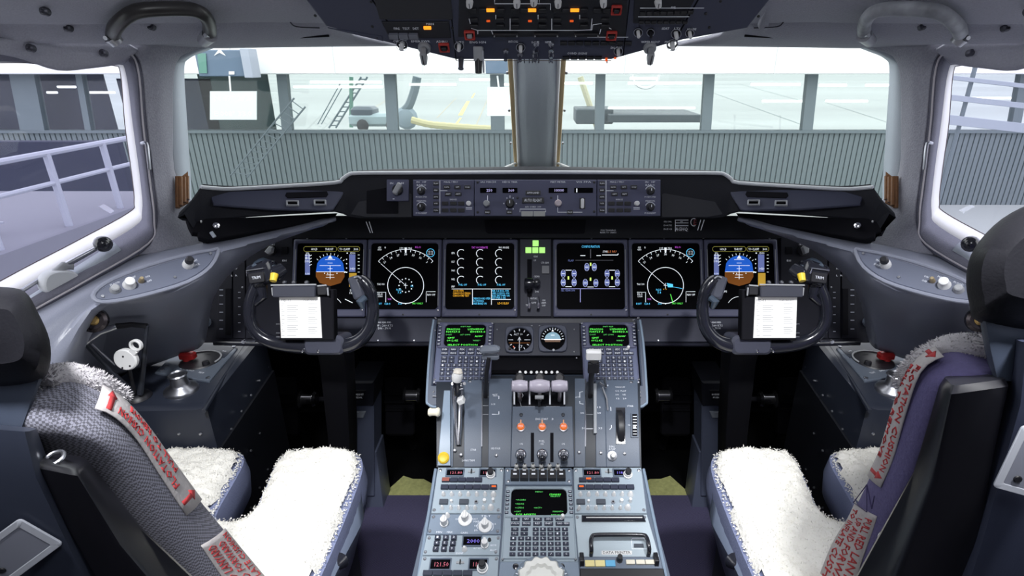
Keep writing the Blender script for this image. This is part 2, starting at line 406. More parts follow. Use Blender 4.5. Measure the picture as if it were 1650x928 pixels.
    # eyebrow strip over the side window
    rows = [[(-260, 30, .84), (-60, 56, .92), (40, 64, 1.0), (120, 66, 1.07), (190, 66, 1.13), (222, 80, 1.16)],
            [(-260, 60, .83), (-60, 80, .92), (20, 90, 1.0), (90, 112, 1.07), (150, 108, 1.12), (196, 100, 1.17)]]
    S('trim_8' if mir else 'trim_7', surf(rows, lining_up, 4), 'curved brow strip over the %s side window' % sd, mir, thick=.008)
    sc_ = MB()
    # side lining with ledge
    rows = [[(-260, 690, .85), (-80, 580, .95), (20, 524, 1.02), (130, 462, 1.11), (214, 417, 1.2), (300, 399, 1.26), (400, 379, 1.33), (540, 350, 1.42)],
            [(-260, 740, .82), (-80, 630, .92), (20, 565, .985), (125, 488, 1.075), (215, 438, 1.165), (290, 414, 1.23), (390, 389, 1.305), (540, 354, 1.4)],
            [(-260, 790, .83), (-80, 680, .92), (30, 610, .985), (132, 506, 1.07), (220, 456, 1.155), (295, 426, 1.215), (362, 403, 1.27), (520, 362, 1.39)],
            [(-260, 850, .86), (-80, 740, .95), (60, 650, 1.02), (150, 500, 1.08), (235, 480, 1.15), (312, 456, 1.20), (354, 412, 1.265), (500, 368, 1.4)],
            [(-260, 900, .9), (-80, 790, 1.0), (70, 690, 1.09), (152, 522, 1.16), (240, 512, 1.24), (315, 480, 1.27), (350, 440, 1.28), (420, 400, 1.42)],
            [(-260, 960, .96), (-80, 830, 1.06), (80, 730, 1.16), (150, 560, 1.30), (225, 550, 1.36), (300, 530, 1.38), (330, 500, 1.36), (350, 460, 1.46)],
            [(-260, 1060, 1.0), (-80, 900, 1.1), (80, 790, 1.24), (130, 640, 1.39), (210, 600, 1.44), (290, 570, 1.46), (318, 560, 1.45), (330, 545, 1.5)]]
    S('wall_right' if mir else 'wall_left', surf(rows, ledge, 4), 'moulded blue grey side lining with swept ledge, %s side' % sd, mir, thick=.008)
    q = MB(); q.box((-1.19, .55, .49), (.03, 3.3, .96), blackm); S('light_gap_wall' + n, q, mirror=mir)  # lower side wall added to stop outside light leaking in beside the console
    # rear side wall, out of view
    q = MB(); q.box((-1.2, -.25, 1.0), (.04, 1.7, 2.1), lining_up); S('wall_rear' + n, q, mirror=mir)
    # windshield
    P = [U(*p) for p in [(298, 70, 1.38), (294, 112, 1.375), (299, 200, 1.415), (305, 300, 1.45), (310, 345, 1.48)]]
    Q = [V((-.035, 1.78, 1.62)), V((-.035, 1.80, 1.55)), V((-.035, 1.88, 1.38)), V((-.035, 1.98, 1.2)), V((-.035, 2.05, 1.08))]
    q = MB(); q.loft([P, Q], MATS.get('gl_front') or glass('gl_front', (.95, .975, .97), .015, .02, .025), closed=False)
    # extend the upper edge to the header
    S('window_3' if mir else 'window_2', q, '%s windshield pane' % sd, mir, thick=.012)
# centre post
q = MB(); L = []
for y, z in ((1.62, 1.62), (1.77, 1.40), (1.9, 1.22), (2.0, 1.1), (2.03, 1.04)):
    L.append([V((a, y + b, z + b * .4)) for a, b in ((-.066, .03), (-.060, .0), (-.03, -.015), (.03, -.015), (.060, 0), (.066, .03))])
q.loft(L, mat('post_grey', (.60, .66, .69), .7, bump=.3, scale=300), closed=False)
post = S('trim_9', q, 'grey centre post between the two windshields', thick=.01)
for s in (-1, 1):
    q = MB(); q.tube([V((s * .064, 1.60, 1.62)), V((s * .061, 1.76, 1.41)), V((s * .061, 1.89, 1.22)), V((s * .061, 2.0, 1.08))], .0055, mat('strip_white', (.9, .9, .88), .5), 8)
    O('light_strip', q, post, 'white edge strip')
    q = MB(); q.tube([V((s * .077, 1.60, 1.64)), V((s * .074, 1.77, 1.43)), V((s * .071, 1.90, 1.23)), V((s * .069, 2.02, 1.08))], .008, mat('tan_rubber', (.42, .31, .17), .6), 8)
    O('rubber_seal', q, post, 'tan rubber seal')
    q = MB()
    for i in range(5): q.lathe(Plane((s * .086, 1.66 + i * .08, 1.58 - i * .11), (0, .6, .8)), [(.004, 0), (.004, .005), (.002, .008)], steel, 8)
    O('screw', q, post)
for mir in (False, True):
    q = MB(); q.tube([U(897, 262, 1.93), U(912, 268, 1.80), U(930, 276, 1.68)], .004, MATS['strip_white'], 8); O('windshield_sill_edge', q, post, 'white sill edge', mirror=mir)
# screws in the lining
scm = mat('screw_dark', (.09, .09, .11), .4, .6)
for i, (x, y, t) in enumerate([(38, 78, .99), (158, 86, 1.1), (99, 45, .99), (236, 43, 1.08), (360, 43, 1.16), (458, 41, 1.2), (60, 18, .9)]):
    for mir in (False, True):
        o = U(x, y, t); q = MB(); q.lathe(Plane(o + V((0, .02, 0)), (0, .2, 1)), [(.007, 0), (.007, .008), (.004, .010), (.002, .008)], scm, 12)
        O('lining_screw', q, None, 'dark recessed screw in the grey lining, %s of the %s header group' % (['outer low', 'inner low', 'upper outer', 'upper behind handle', 'upper inner', 'innermost', 'topmost'][i], 'right' if mir else 'left'), 'screw', 'screws of the header lining', mirror=mir)

# ================================================================ outside
ZG = -3.8
tar = mat('tarmac', (.34, .36, .35), .9, var=.35, scale=1.0); nt = tar.node_tree
mp = nt.nodes.new('ShaderNodeMapping'); mp.inputs['Scale'].default_value = (.012, .11, 1); tcn = [n_ for n_ in nt.nodes if n_.type == 'TEX_COORD'][0]; nz_ = [n_ for n_ in nt.nodes if n_.type == 'TEX_NOISE'][0]
nt.links.new(tcn.outputs['Object'], mp.inputs['Vector']); nt.links.new(mp.outputs[0], nz_.inputs['Vector']); nz_.inputs['Detail'].default_value = 5  # stretched noise puts blurred reflected streaks into the tarmac colour
S('ground', MB().box((0, 300, ZG - .1), (900, 640, .2), tar), 'grey green concrete tarmac')
YF = 22.0
facade = T('glass_walkway', 'grey glazed terminal walkway with corrugated cladding below its windows', 'building', (0, YF, ZG))
clad = mat('cladding', (.13, .16, .17), .6); mul = mat('mullion', (.12, .15, .165), .6)
def zf(py): return AtY(865, py, YF).z
zs, zt, zm = zf(209), zf(119), zf(215)
# corrugated cladding
q = MB(); pts = []; x = -30.0
prof = []
while x < 26: prof += [(x, 0), (x + .15, 0), (x + .155, .05), (x + .195, .05)]; x += .2
q.loft([[V((a, YF + b, ZG)) for a, b in prof], [V((a, YF + b, zm)) for a, b in prof]], clad, closed=False)
O('corrugated_cladding', q, facade, flat=True)
q = MB(); q.box((-2, YF + .05, (zs + zm) / 2), (56, .34, zm - zs + .25), mul); O('sill_rail', q, facade)
def fx(px, py=165): return AtY(px, py, YF).x
for a, b in ((20, 60), (126, 136), (448, 464), (620, 638), (790, 812), (960, 975), (1134, 1150), (1299, 1316), (1500, 1512), (-120, -100), (1640, 1655)):
    x0, x1 = fx(a), fx(b); q = MB(); q.loft([[V((x0, YF - .08 + d, z)), V((x1, YF - .08 + d, z)), V((x1, YF + .18 + d, z)), V((x0, YF + .18 + d, z))] for z, d in ((zs - .05, 0), (zt + .25, .36))], mul); O('mullion', q, facade)
fasc = mat('fascia_white', (.92, .92, .92), .6)
q = MB(); q.box((-2, YF - .35, zt + 2.6), (56, .5, 5.2), fasc); O('fascia', q, facade, 'bright white fascia')
q = MB()
for px in (400, 555, 690, 1000, 1230): q.box((fx(px), YF - .61, zt + 2.6), (.03, .03, 5.2), mat('joint', (.6, .6, .6), .6))
O('fascia_joint', q, facade)
gw = MATS.get('gl_walk') or glass('gl_walk', (.96, .98, .975), .02, .02, .01)
q = MB(); q.loft([[V((-30, YF + .02 + d + e, z)) for e in (0, .01)] + [V((26, YF + .02 + d + e, z)) for e in (.01, 0)] for z, d in ((zs - .02, 0), (zt + .1, .33))], gw); O('pane', q, facade)
q = MB(); q.box((-2, YF + 3.0, zt + .3), (56, 6, .1), mul); O('roof_slab', q, facade)
# dark bays at the left
drk = mat('interior_navy', (.012, .018, .05), .7); drk2 = mat('interior_green', (.04, .07, .07), .7)
q = MB(); q.box((fx(60) - 5.5, YF + 1.6, (zs + zt) / 2), (fx(118) - fx(60) + 12.8, .1, zt - zs + 1), drk); q.box((fx(348), YF + 1.6, (zs + zt) / 2), (fx(408) - fx(290), .1, zt - zs + 1), drk2)
q.box((fx(230), YF + 1.6, (zs + zt) / 2 - .3), (fx(290) - fx(130), .1, zt - zs + .2), drk)
O('dark_partition', q, facade, 'dark blue partition behind the left bays')
# light tubes inside
tube_m = glow('tube_light', (1, 1, .95), 2.2)
names = ['far left', 'left, lower', 'left of the ladder', 'above the ladder', 'left of the hose', 'above the hose', 'right of the post', 'above the dark trailer', 'right, upper row', 'right, lower row', 'long low right', 'far right', 'rightmost', 'upper far left', 'lower right side pane', 'upper left sign', 'low centre right', 'low far right']
for i, (a, b, y) in enumerate([(93, 122, 140), (76, 92, 149), (473, 617, 140), (500, 615, 132), (660, 735, 136), (740, 790, 128), (905, 955, 134), (1012, 1130, 134), (1015, 1060, 126), (1210, 1290, 136), (1228, 1300, 163), (1320, 1364, 137), (1395, 1440, 137), (140, 185, 149), (1555, 1645, 158), (795, 830, 136), (980, 1120, 174), (1330, 1398, 163)]):
    p, r_ = AtY(a, y, YF + 1.0), AtY(b, y, YF + 1.0); q = MB(); q.tube([p, V((r_.x, p.y, p.z))], .045, tube_m, 6)
    O('light_tube', q, None, 'white fluorescent light tube inside the walkway, %s' % names[i], 'light', 'fluorescent tubes in the walkway')
# hanging display + signs
Yd = 20.0
o_ = AtY(355, 102, Yd); k = Yd / ray(355, 102).y / F
d = T('docking_display', 'dark docking guidance box hanging from the white roof at the left', 'display', o_)
q = MB(); q.box(o_ + V((0, .3, 0)), (80 * k, .5, 40 * k), mat('display_case', (.10, .15, .22), .5)); q.box(o_ + V((43 * k, .25, 0)), (14 * k, .6, 44 * k), mat('display_side', (.35, .38, .45), .5)); O('case', q, d)
q = MB(); pl = Plane(o_ + V((0, .03, 0)), (0, 0, 1))
q.slab(pl, [(354, 78), (364, 90), (354, 85), (345, 90)], 0, .02, white, .002); q.slab(pl, [(369, 115), (378, 115), (378, 120), (369, 120)], 0, .02, white, .002); O('arrow_marker', q, d)
q = MB(); q.slab(pl, [(318, 86), (332, 86), (334, 118), (322, 118)], 0, .02, mat('display_green', (.1, .25, .2), .4), .002); O('green_window', q, d)
def sign(x0, y0, x1, y1, lab, lines):
    o_ = AtY((x0 + x1) / 2, (y0 + y1) / 2, Yd); pl = Plane(o_, (0, 0, 1)); q = MB()
    t = T('sign_board', lab, 'sign', o_); q.slab(pl, [(x0, y0), (x1, y0), (x1, y1), (x0, y1)], -.05, 0, mat('sign_white', (.68, .74, .74), .5), .004); O('board', q, t)
    q = MB()
    for tx, y in lines: q.text(pl, (x0 + x1) / 2, y, tx, 7.5, mat('sign_letter', (.95, .97, .97), .4, emit=.25), .006, width=(x1 - x0) * .8)
    O('lettering', q, t, 'faint white coordinates')
    q = MB(); q.tube([pl.px((x0 + x1) / 2 - 4, y0), pl.px((x0 + x1) / 2 - 6, 122)], .03, white, 6); O('hanger', q, t)
sign(338, 147, 413, 193, 'white sign with faint coordinates hanging in the left windshield', [("N 47° 27.5", 158), ("E 008° 33.0", 183)])
sign(785, 140, 830, 187, 'white sign with faint coordinates hanging beside the centre post', [("N 47°", 153), ("E 008°", 176)])
# second small display by the post
o_ = AtY(805, 108, Yd); q = MB(); q.box(o_, (44 * k, .4, 20 * k), mat('display_case', (.10, .15, .22), .5)); q.box(o_ + V((0, .75, .12)), (.15, 1.32, .1), mul); O('display_box', q, None, 'small grey display box under the overhead panel beside the centre post', 'display')
# ladder on the tarmac
Yl = 46.0
def wy(px, py, y=Yl): return AtY(px, py, y)
t = T('airstair_ladder', 'tall grey access ladder standing on the tarmac behind the walkway', 'ladder', wy(540, 208))
lm = mat('ladder_grey', (.10, .14, .16), .6)
for a, b in (((530, 206), (582, 124)), ((541, 206), (592, 124))):
    q = MB(); q.tube([wy(*a), wy(*b)], .07, lm, 6); O('rail', q, t)
for i in range(11):
    f = (i + .5) / 11; q = MB(); q.tube([wy(530 + 52 * f, 206 - 82 * f), wy(541 + 51 * f, 206 - 82 * f)], .045, lm, 5); O('rung', q, t)
q = MB(); q.tube([wy(566, 124), wy(566, 205)], .16, mat('ladder_green', (.10, .22, .17), .6), 6); O('post', q, t)
q = MB()
for a, b in (((512, 200), (548, 135)), ((518, 200), (553, 138))): q.tube([wy(*a), wy(*b)], .04, lm, 5)
O('handrail', q, t)
# hose and bridge end
q = MB(); P = [wy(x, y, 40) for x, y in smooth([(663, 193), (690, 200), (720, 203), (760, 206), (800, 208)], 6)]
q.tube(P, [.22 + .03 * (i % 2) for i in range(len(P))], mat('hose_yellow', (.55, .5, .28), .7), 8); O('air_hose', q, None, 'yellow ribbed air hose lying on the tarmac', 'hose')
t = T('ground_connector', 'dark air connector machine at the end of the yellow hose', 'machine', wy(652, 205, 41))
q = MB(); q.tube([wy(x, y, 41) for x, y in smooth([(672, 124), (668, 145), (660, 168), (652, 178)], 4)], .3, lm, 8); O('duct', q, t)
q = MB(); q.lathe(Plane(wy(655, 190, 41), (0, 0, 1)), [(.7, -.3), (.8, 0), (.6, .3), (.3, .4)], mat('machine_grey', (.22, .28, .32), .6), 14); O('drum', q, t)
t = T('stair_reflection', 'thin grey boarding stair truss slanting across the walkway in the left windshield', 'stairs', AtY(385, 285, 20.5))  # truss modelled in place of a blurred stair reflection on the windshield
for a, b in (((372, 282), (474, 158)), ((398, 286), (492, 172))): q = MB(); q.tube([AtY(*a, 20.5), AtY(*b, 20.5)], .03, mul, 6); O('reflected_rail', q, t)
for i in range(14): f_ = (i + .5) / 14; q = MB(); q.tube([AtY(372 + 102 * f_, 282 - 124 * f_, 20.5), AtY(398 + 94 * f_, 286 - 114 * f_, 20.5)], .018, mul, 5); O('reflected_tread', q, t)
t = T('tow_tractor', 'low grey tractor parked behind the ladder', 'vehicle', wy(600, 206, 44)); q = MB()
q.box(wy(612, 192, 44), (4.2, 2, .9), mat('tractor_grey', (.3, .38, .4), .5), bev=.2); O('body', q, t); q = MB(); q.box(wy(588, 180, 44), (1.7, 1.8, .8), mat('tractor_dark', (.05, .07, .09), .4), bev=.2); O('cab', q, t)
for px in (585, 632): q = MB(); q.lathe(Plane(wy(px, 202, 42.8), (0, 0, 1)), [(.4, 0), (.45, .1), (.2, .2)], black, 12); O('wheel', q, t)
t = T('belt_trailer', 'long dark flat trailer parked on the tarmac', 'trailer', wy(1040, 195, 42)); tm = mat('trailer_dark', (.035, .05, .06), .6)
q = MB(); q.box(wy(1045, 186, 42), ((1113 - 978) * 42 / F, 5, .5), tm); O('deck', q, t)
q = MB()
for i in range(14): q.box(wy(990 + i * 8.6, 180, 43), (.1, 5, .12), lm)
O('roller', q, t, kind='stuff')
q = MB(); q.box(wy(955, 185, 42), (2.6, 3, 1), tm); O('hitch', q, t)
# round opening above trailer, conveyor pole
q = MB(); q.tube([wy(1040 + 22 * math.cos(R(a)), 120 + 22 * math.sin(R(a)), 40) for a in range(0, 181, 15)], .09, white, 6); O('hoop', q, None, 'thin white hoop outline above the dark trailer', 'hoop')
q = MB(); q.tube([wy(935, 124, 44), wy(962, 205, 44)], .22, mat('pole_straw', (.55, .52, .36), .7), 8); O('slanted_pole', q, None, 'straw coloured slanted pole right of the centre post', 'pole')
ym = mat('line_yellow', (.75, .75, .2), .8)
q = MB(); pl = Plane((0, 0, ZG + .01), (0, 1, 0))
for a in ([(733, 200), (741, 190), (744, 190), (737, 200)], [(738, 186), (752, 163), (757, 163), (745, 186)], [(759, 158), (764, 150), (766, 150), (762, 158)]): q.poly(pl, a, ym, .01)
for a in ([(704, 190), (735, 158)], [(768, 200), (790, 150)], [(600, 176), (640, 150)]): q.line(pl, a, 1.2, mat('line_rust', (.5, .4, .25), .8), .01)
for a in ([(1190, 135), (1290, 162)], [(1330, 165), (1440, 200)], [(1150, 150), (1290, 200)]): q.line(pl, a, 1.0, mat('line_dark', (.2, .25, .25), .8), .01)
tag(O('ground_marking', q, None), kind='structure')
# platform with railing at the left
Xr = -5.7
t = T('platform_railing', 'grey tubular railing of the boarding platform outside the left side window', 'railing', (Xr, 5, .0)); rm = mat('rail_grey', (.3, .31, .38), .5)
z1, z2, z0 = .52, .18, -.35
for z in (z1, z2): q = MB(); q.tube([(Xr, 5.6, z), (Xr, 8.3, z)], .035 if z == z1 else .028, rm, 8); O('rail', q, t)
for y in (5.65, 6.6, 7.5, 8.28): q = MB(); q.tube([(Xr, y, z0), (Xr, y, z1)], .04, rm, 8); O('post', q, t)
q = MB(); q.box((Xr - 1.4, 7.0, z0 - .15), (3, 3.2, .3), mat('deck_grey', (.15, .15, .19), .8)); O('boarding_platform', q, None, 'grey platform deck under the tubular railing', 'platform')
q = MB(); q.box((-11.6, 11.8, -1.2), (6, .2, 2.4), mat('deck_wall', (.02, .024, .05), .8)); O('platform_screen', q, None, 'dark blue screen wall behind the platform', 'screen')
q = MB()
for i in range(26): q.box((-6.9, 4.2 + i * .08, .1 - i * .012), (1.6, .02, .02), rm)
O('louvre_panel', q, None, 'pale slatted panel low in the left side window', 'panel')
# right side: grey slats
t = T('slatted_screen', 'screen of three slanted grey slats on posts seen in the right side window', 'screen', (AtY(1600, 180, 14).x, 14, ZG))
for i, (y0, h) in enumerate([(128, 6), (158, 8), (188, 14)]):
    q = MB(); p = AtY(1610, y0 + h, 14); q.box(p, (2.9, .1, h * 14 / F), mat('slat_grey', (.3, .33, .38), .6), Matrix.Rotation(R(6), 3, 'Y')); O('slat', q, t)
for px in (1560, 1720): p = AtY(px, 150, 14.1); q = MB(); q.tube([(p.x, 14.1, ZG), (p.x, 14.1, 1.5)], .05, mul, 8); O('post', q, t)
# ================================================================ glareshield
gs = T('glareshield', 'long black glareshield shelf with raised middle under the windshields', 'glareshield', (0, 1.6, 1.1))
secs = [(289, 343, 286, 351, 1.19, .06), (306, 326, 292, 356, 1.21, .10), (324, 301, 318, 359, 1.245, .16), (345, 303, 338, 357, 1.265, .2), (375, 304, 370, 353, 1.285, .26), (450, 300, 447, 347, 1.32, .36), (540, 294, 538, 342, 1.36, .46),
        (552, 288, 551, 345, 1.365, .47), (562, 281, 562, 350, 1.37, .48), (578, 278.5, 578, 352, 1.375, .49), (660, 278, 660, 352, 1.385, .52), (760, 277.5, 760, 352, 1.39, .55), (865, 277, 865, 352, 1.39, .57)]
def gsec(s, mir):
    a = U(s[0], s[1] + 3, s[4]); b = U(s[2], s[3], s[4]); d = s[5]
    up = V((0, .012, .010)); L = [b + V((0, d, -.02)), b + V((0, .03, -.004)), b + V((0, .004, .0)), a + (b - a) * .93, a + (b - a) * .1 + V((0, -.002, 0)), a + V((0, -.003, -.002)), a + V((0, .001, .004)), a + V((0, .012, .008)), a + V((0, d * .5, -.03)), a + V((0, d, -.085))]
    return [MX(p) for p in L] if mir else L
ss = []
for i, s in enumerate(secs): ss.append(gsec(s, False))
allsec = ss + [gsec(s, True) for s in reversed(secs[:-1])]
q = MB(); q.loft(allsec, mat('glare_black', (.013, .014, .02), .7, bump=.3, scale=500, spec=.3)); O('body', q, gs)
lip = [a[6] + V((0, -.002, 0)) for a in allsec]
q = MB(); q.tube(smooth(lip[2:-2], 3), .0058, mat('lip_highlight', (.55, .57, .6), .4), 8, flat=.8); O('padded_lip', q, gs, 'lighter rounded lip')  # pale colour paints the window highlight along the lip
pk = mat('pocket_violet', (.05, .055, .09), .6)
for mir in (False, True):
    sd = 'right' if mir else 'left'
    pl = plane3(U(345, 330, 1.262), U(545, 330, 1.352), U(345, 310, 1.275))
    q = MB(); q.slab(pl, [(338, 312), (420, 308), (558, 306), (537, 339), (530, 341), (440, 339), (344, 332)], .0, .006, pk, .002); O('recess_panel', q, gs, 'violet grey wing panel', mirror=mir)
    q = MB(); q.slab(pl, [(462, 313), (527, 311), (529, 316), (526, 320), (464, 322), (460, 318)], .006, .008, blackm, .0005); O('vent_slot', q, gs, mirror=mir)
    for j, (x, y) in enumerate(((472, 331), (516, 330))):
        f = pl.at(x, y); k = pl.k(x, y); q = MB(); q.frame(f, 19 * k, 10 * k, .002, 14 * k, 6 * k, .001, .006, .012, knobg); q.rbox(f, 15 * k, 7 * k, .005, .008, scr, u=0); O('master_light', q, gs, 'small dark annunciator with a light frame', mirror=mir)
    # dark box between wing and control panel
    pb = plane3(U(600, 350, 1.378), U(660, 350, 1.384), U(600, 290, 1.384))
    q = MB(); q.slab(pb, [(578, 292), (664, 288), (664, 350), (590, 350), (560, 345)], 0, .004, mat('box_black', (.014, .015, .022), .6)); O('inboard_face', q, gs, mirror=mir)
    if not mir:
        q = MB(); f = pb.at(642, 308); k = pb.k(642, 308); q.rbox(f, 35 * k, 35 * k, .003, .010, bezm, .002, .001); O('selector_plate', q, gs, 'small violet selector plate')
        q = MB(); q.lathe(f, [(9 * k, .010), (8 * k, .018), (5 * k, .02)], black, 16); f2 = pb.at(643, 308, R(-28)); q.rbox(f2, 7 * k, 19 * k, .016, .032, knobg, .002, .002); O('selector_knob', q, gs)
        q = MB(); q.text(pb, 641, 297, 'IN     OFF', 3, paint, .0104, width=22); q.line(pb, [(634, 322), (637, 322)], 1.2, paint, .0104); O('selector_marking', q, gs)
        q = MB(); q.rbox(pb.at(617, 323), 50 * k, 44 * k, .004, .006, blackm, .002); O('dark_speaker_grille', q, gs)
    # bracket below the tip
    q = MB(); ps = plane3(U(300, 360, 1.23), U(400, 360, 1.30), U(300, 330, 1.24))
    q.slab(ps, [(300, 350), (380, 350), (545, 342), (536, 353), (420, 371), (350, 383), (335, 385), (321, 381), (319, 374), (310, 373), (304, 362)], -.03, -.004, blackm, .002); O('under_bracket', q, gs, mirror=mir)
    q = MB(); q.lathe(ps.at(348, 365), [(.008, -.004), (.007, .008), (.003, .01)], chrome, 12); q.lathe(ps.at(324, 357), [(.002, -.004), (.002, .003)], white, 8); O('bracket_knob', q, gs, mirror=mir)
    if not mir:
        q = MB(); q.tube([ps.px(340, 374), ps.px(346, 382)], .004, pale, 8); O('stub', q, gs)
    # brown ribbed seal end
    bw = mat('brown_ribbed', (.23, .10, .035), .45, var=.3, scale=120)
    q = MB()
    for x, t in ((286, 1.285), (290.5, 1.287), (296, 1.295), (301, 1.305)): q.tube([U(x, 285 if x < 300 else 284, t), U(x + .5, 336 - (x - 285) * .9, t - .012)], .0052, bw, 8)
    q.slab(plane3(U(286, 300, 1.297), U(300, 300, 1.31), U(286, 290, 1.30)), [(283, 292), (303, 276), (304, 327), (284, 337)], -.006, .001, bw, .001)
    O('seal_strip', q, None, 'brown ribbed rubber strip end at the base of the %s pillar' % sd, 'rubber strip', 'brown strips', mirror=mir)

# ---- glareshield control panel
PG = plane3(U(700, 350, 1.372), U(1000, 350, 1.372), U(700, 290, 1.362))
def button(pl, x, y, w, h, mt, parent, name='button', lab=None, txt=None, ts=3, tm=paint, z0=0, z1=.004, top=None, glyph=None, r=.0008):
    k = pl.k(x, y); f = pl.at(x, y); q = MB(); q.rbox(f, w * k, h * k, z0, z1, mt, r, .0005, top=top)
    if txt: q.textm(f, txt, ts * k, tm, z1 + .0002, width=min(w * .8, len(txt) * ts * .85) * k)
    return O(name, q, parent, lab)
def knob(pl, x, y, r, h, mt, parent, name='knob', lab=None, z0=0, skirt=None, cap=None, dot=None, seg=18, flute=0):
    k = pl.k(x, y); f = pl.at(x, y); q = MB(); r = r * k
    if skirt: q.lathe(f, [(r * skirt, z0), (r * skirt, z0 + h * .15), (r * 1.02, z0 + h * .25)], mt, seg)
    q.lathe(f, [(r, z0), (r * .97, z0 + h * .85), (r * .8, z0 + h)], mt, seg, flute=flute, fd=.1)
    if cap: q.lathe(f, [(r * .75, z0 + h), (r * .7, z0 + h * 1.08)], cap, seg)
    if dot: q.rbox(f, r * .18, r * .7, z0 + h, z0 + h + .0006, dot, .0002, .0001, v=r * .35)
    return O(name, q, parent, lab)
def screw(pl, x, y, parent, r=2.0, m=None, z=0.0):
    k = pl.k(x, y); f = pl.at(x, y); q = MB(); q.lathe(f, [(r * k, z), (r * k, z + .001), (r * .6 * k, z + .002)], m or steel, 10); return O('screw', q, parent)
def units(x0, x1, name, lab, cat='control panel'):
    t = T(name, lab, cat, PG.px((x0 + x1) / 2, 347)); q = MB(); k = PG.k(865, 320)
    q.slab(PG, [(x0, 290), (x1, 290), (x1, 348), (x0, 348)], -.02, .006, mcpm, .001); O('faceplate', q, t); return t
for side, (x0, x1, dx) in enumerate(((666.5, 764, 0), (962, 1063.5, 266.5))):
    t = units(x0, x1, 'instrument_control_panel', 'violet baro and display control panel at the %s end of the glareshield controls' % ('left' if side == 0 else 'right'))
    Z = .006
    kx = 680 if side == 0 else 1047
    for y, n in ((308, 'upper'), (334, 'lower')):
        knob(PG, kx, y, 5.5, .016, black, t, lab='black %s knob' % n, z0=Z, skirt=1.2, dot=paint)
        q = MB(); q.text(PG, kx, y - 9.5 if n == 'upper' else y - 10, 'BARO' if n == 'upper' else 'MINIMUMS', 2.6, paint, Z + .0003, width=15); q.text(PG, kx, y + 9.5, 'PUSH STD' if n == 'upper' else 'PUSH RESET', 2.4, paint, Z + .0003, width=18); q.arc(PG, kx, y, 8, 20, 160, .8, paint, Z + .0003); O('marking', q, t)
    cx = 703.5 if side == 0 else 969.5
    for y, s in zip((296, 307, 317.5, 328, 339), ('PLAN', 'MAP', 'APPR', 'VOR', 'TCAS')): button(PG, cx, y, 8.5, 6, black, t, txt=s, ts=2.2, z0=Z, z1=Z + .004)
    for i, (x, y, s) in enumerate([(721, 302, 'DATA'), (738, 302, 'WPT'), (754, 302, 'VOR/'), (723, 313, 'ARPT'), (739, 313, 'ARPT'), (718, 328, ''), (731.5, 328, ''), (744, 328, ''), (718, 339, ''), (731.5, 339, ''), (744, 339, '')]):
        button(PG, x + dx, y, 10, 6, black, t, txt=s or None, ts=2.2, z0=Z, z1=Z + .004)
        if not s: pass
    knob(PG, 756 if side == 0 else 1025, 328, 4, .012, white, t, lab='white push knob', z0=Z)
    q = MB(); lx = 709.5 + dx; q.line(PG, [(lx, 291), (lx, 344)], 1, paint, Z + .0003); q.line(PG, [(lx, 307.5), (lx + 12, 307.5)], 1, paint, Z + .0003)
    q.text(PG, 727 + dx, 293.5, 'MAG / TRU', 2.6, paint, Z + .0003, width=22); q.text(PG, 731 + dx, 321.5, 'RANGE', 2.3, paint, Z + .0003, width=11)
    for y in (334.5, 337): q.line(PG, [(751 + (0 if side == 0 else 269), y), (761 + (0 if side == 0 else 269), y)], .9, paint, Z + .0003)
    q.text(PG, (680 if side == 0 else 1047), 293.5, 'IN   HP', 2.6, paint, Z + .0003, width=16); O('marking', q, t)
t = units(765, 961, 'autopilot_control_panel', 'violet AUTO FLIGHT control panel in the middle of the glareshield'); Z = .006
for x, w_, s in ((787, 26, '250'), (822, 24, '360'), (899, 30, '10000'), (940, 30, '')):
    k = PG.k(x, 307); f = PG.at(x, 307); q = MB(); q.rbox(f, w_ * k, 8 * k, Z, Z + .002, scr, .0008)
    if s: q.textm(f.sub(2 * k, 0), s, 4.5 * k, glow('g_lilac', (.55, .5, .85), .8), Z + .0024)
    else: q.line(PG, [(929, 304), (929, 310)], 1.6, gW, Z + .0024)
    O('readout_window', q, t)
    q = MB(); q.text(PG, x, 293.5, {'250': 'IAS MACH', '360': 'HDG TRK', '10000': 'FEET METER', '': 'V/S FPA'}[s], 2.6, paint, Z + .0003, width=24); O('marking', q, t)
knob(PG, 785, 328, 5, .022, knobg, t, lab='silver speed knob', z0=Z, seg=16)
knob(PG, 822, 328, 6.5, .016, black, t, lab='black heading knob', z0=Z, dot=paint, skirt=1.15)
knob(PG, 899, 327.5, 5.5, .022, mat('knob_pink', (.6, .52, .55), .5), t, lab='pale altitude knob', z0=Z)
k = PG.k(938, 328); f = PG.at(938, 328); q = MB(); q.rbox(f, 9 * k, 18 * k, Z, Z + .001, black, .002); q.rbox(f, 5 * k, 16 * k, Z, Z + .008, white, .003, .002); O('thumbwheel', q, t, 'white pitch thumbwheel')
button(PG, 859, 311, 24, 7, black, t, txt='APPR/LAND', ts=3, z0=Z, z1=Z + .004); button(PG, 859, 323, 35, 9, black, t, txt='AUTO FLIGHT', ts=4.5, z0=Z, z1=Z + .004)
for x in (849.5, 869): button(PG, x, 344.5, 18.5, 8, mat('disconnect_grey', (.42, .43, .42), .6), t, 'disconnect_bar', z0=Z, z1=Z + .005)
for x, s in ((786, 'IAS'), (821, 'HDG'), (918, 'PROF')): button(PG, x, 342, 9, 6, black, t, txt=s, ts=2.4, z0=Z, z1=Z + .004)
q = MB()
for L_ in ([(786, 315), (786, 323)], [(822, 315), (822, 319)], [(898.5, 315), (898.5, 322)], [(898.5, 334), (898.5, 342), (913, 342)], [(923, 342), (938, 342)], [(838, 342), (838, 337), (879, 337), (879, 342)]): q.line(PG, L_, 1, paint, Z + .0003)
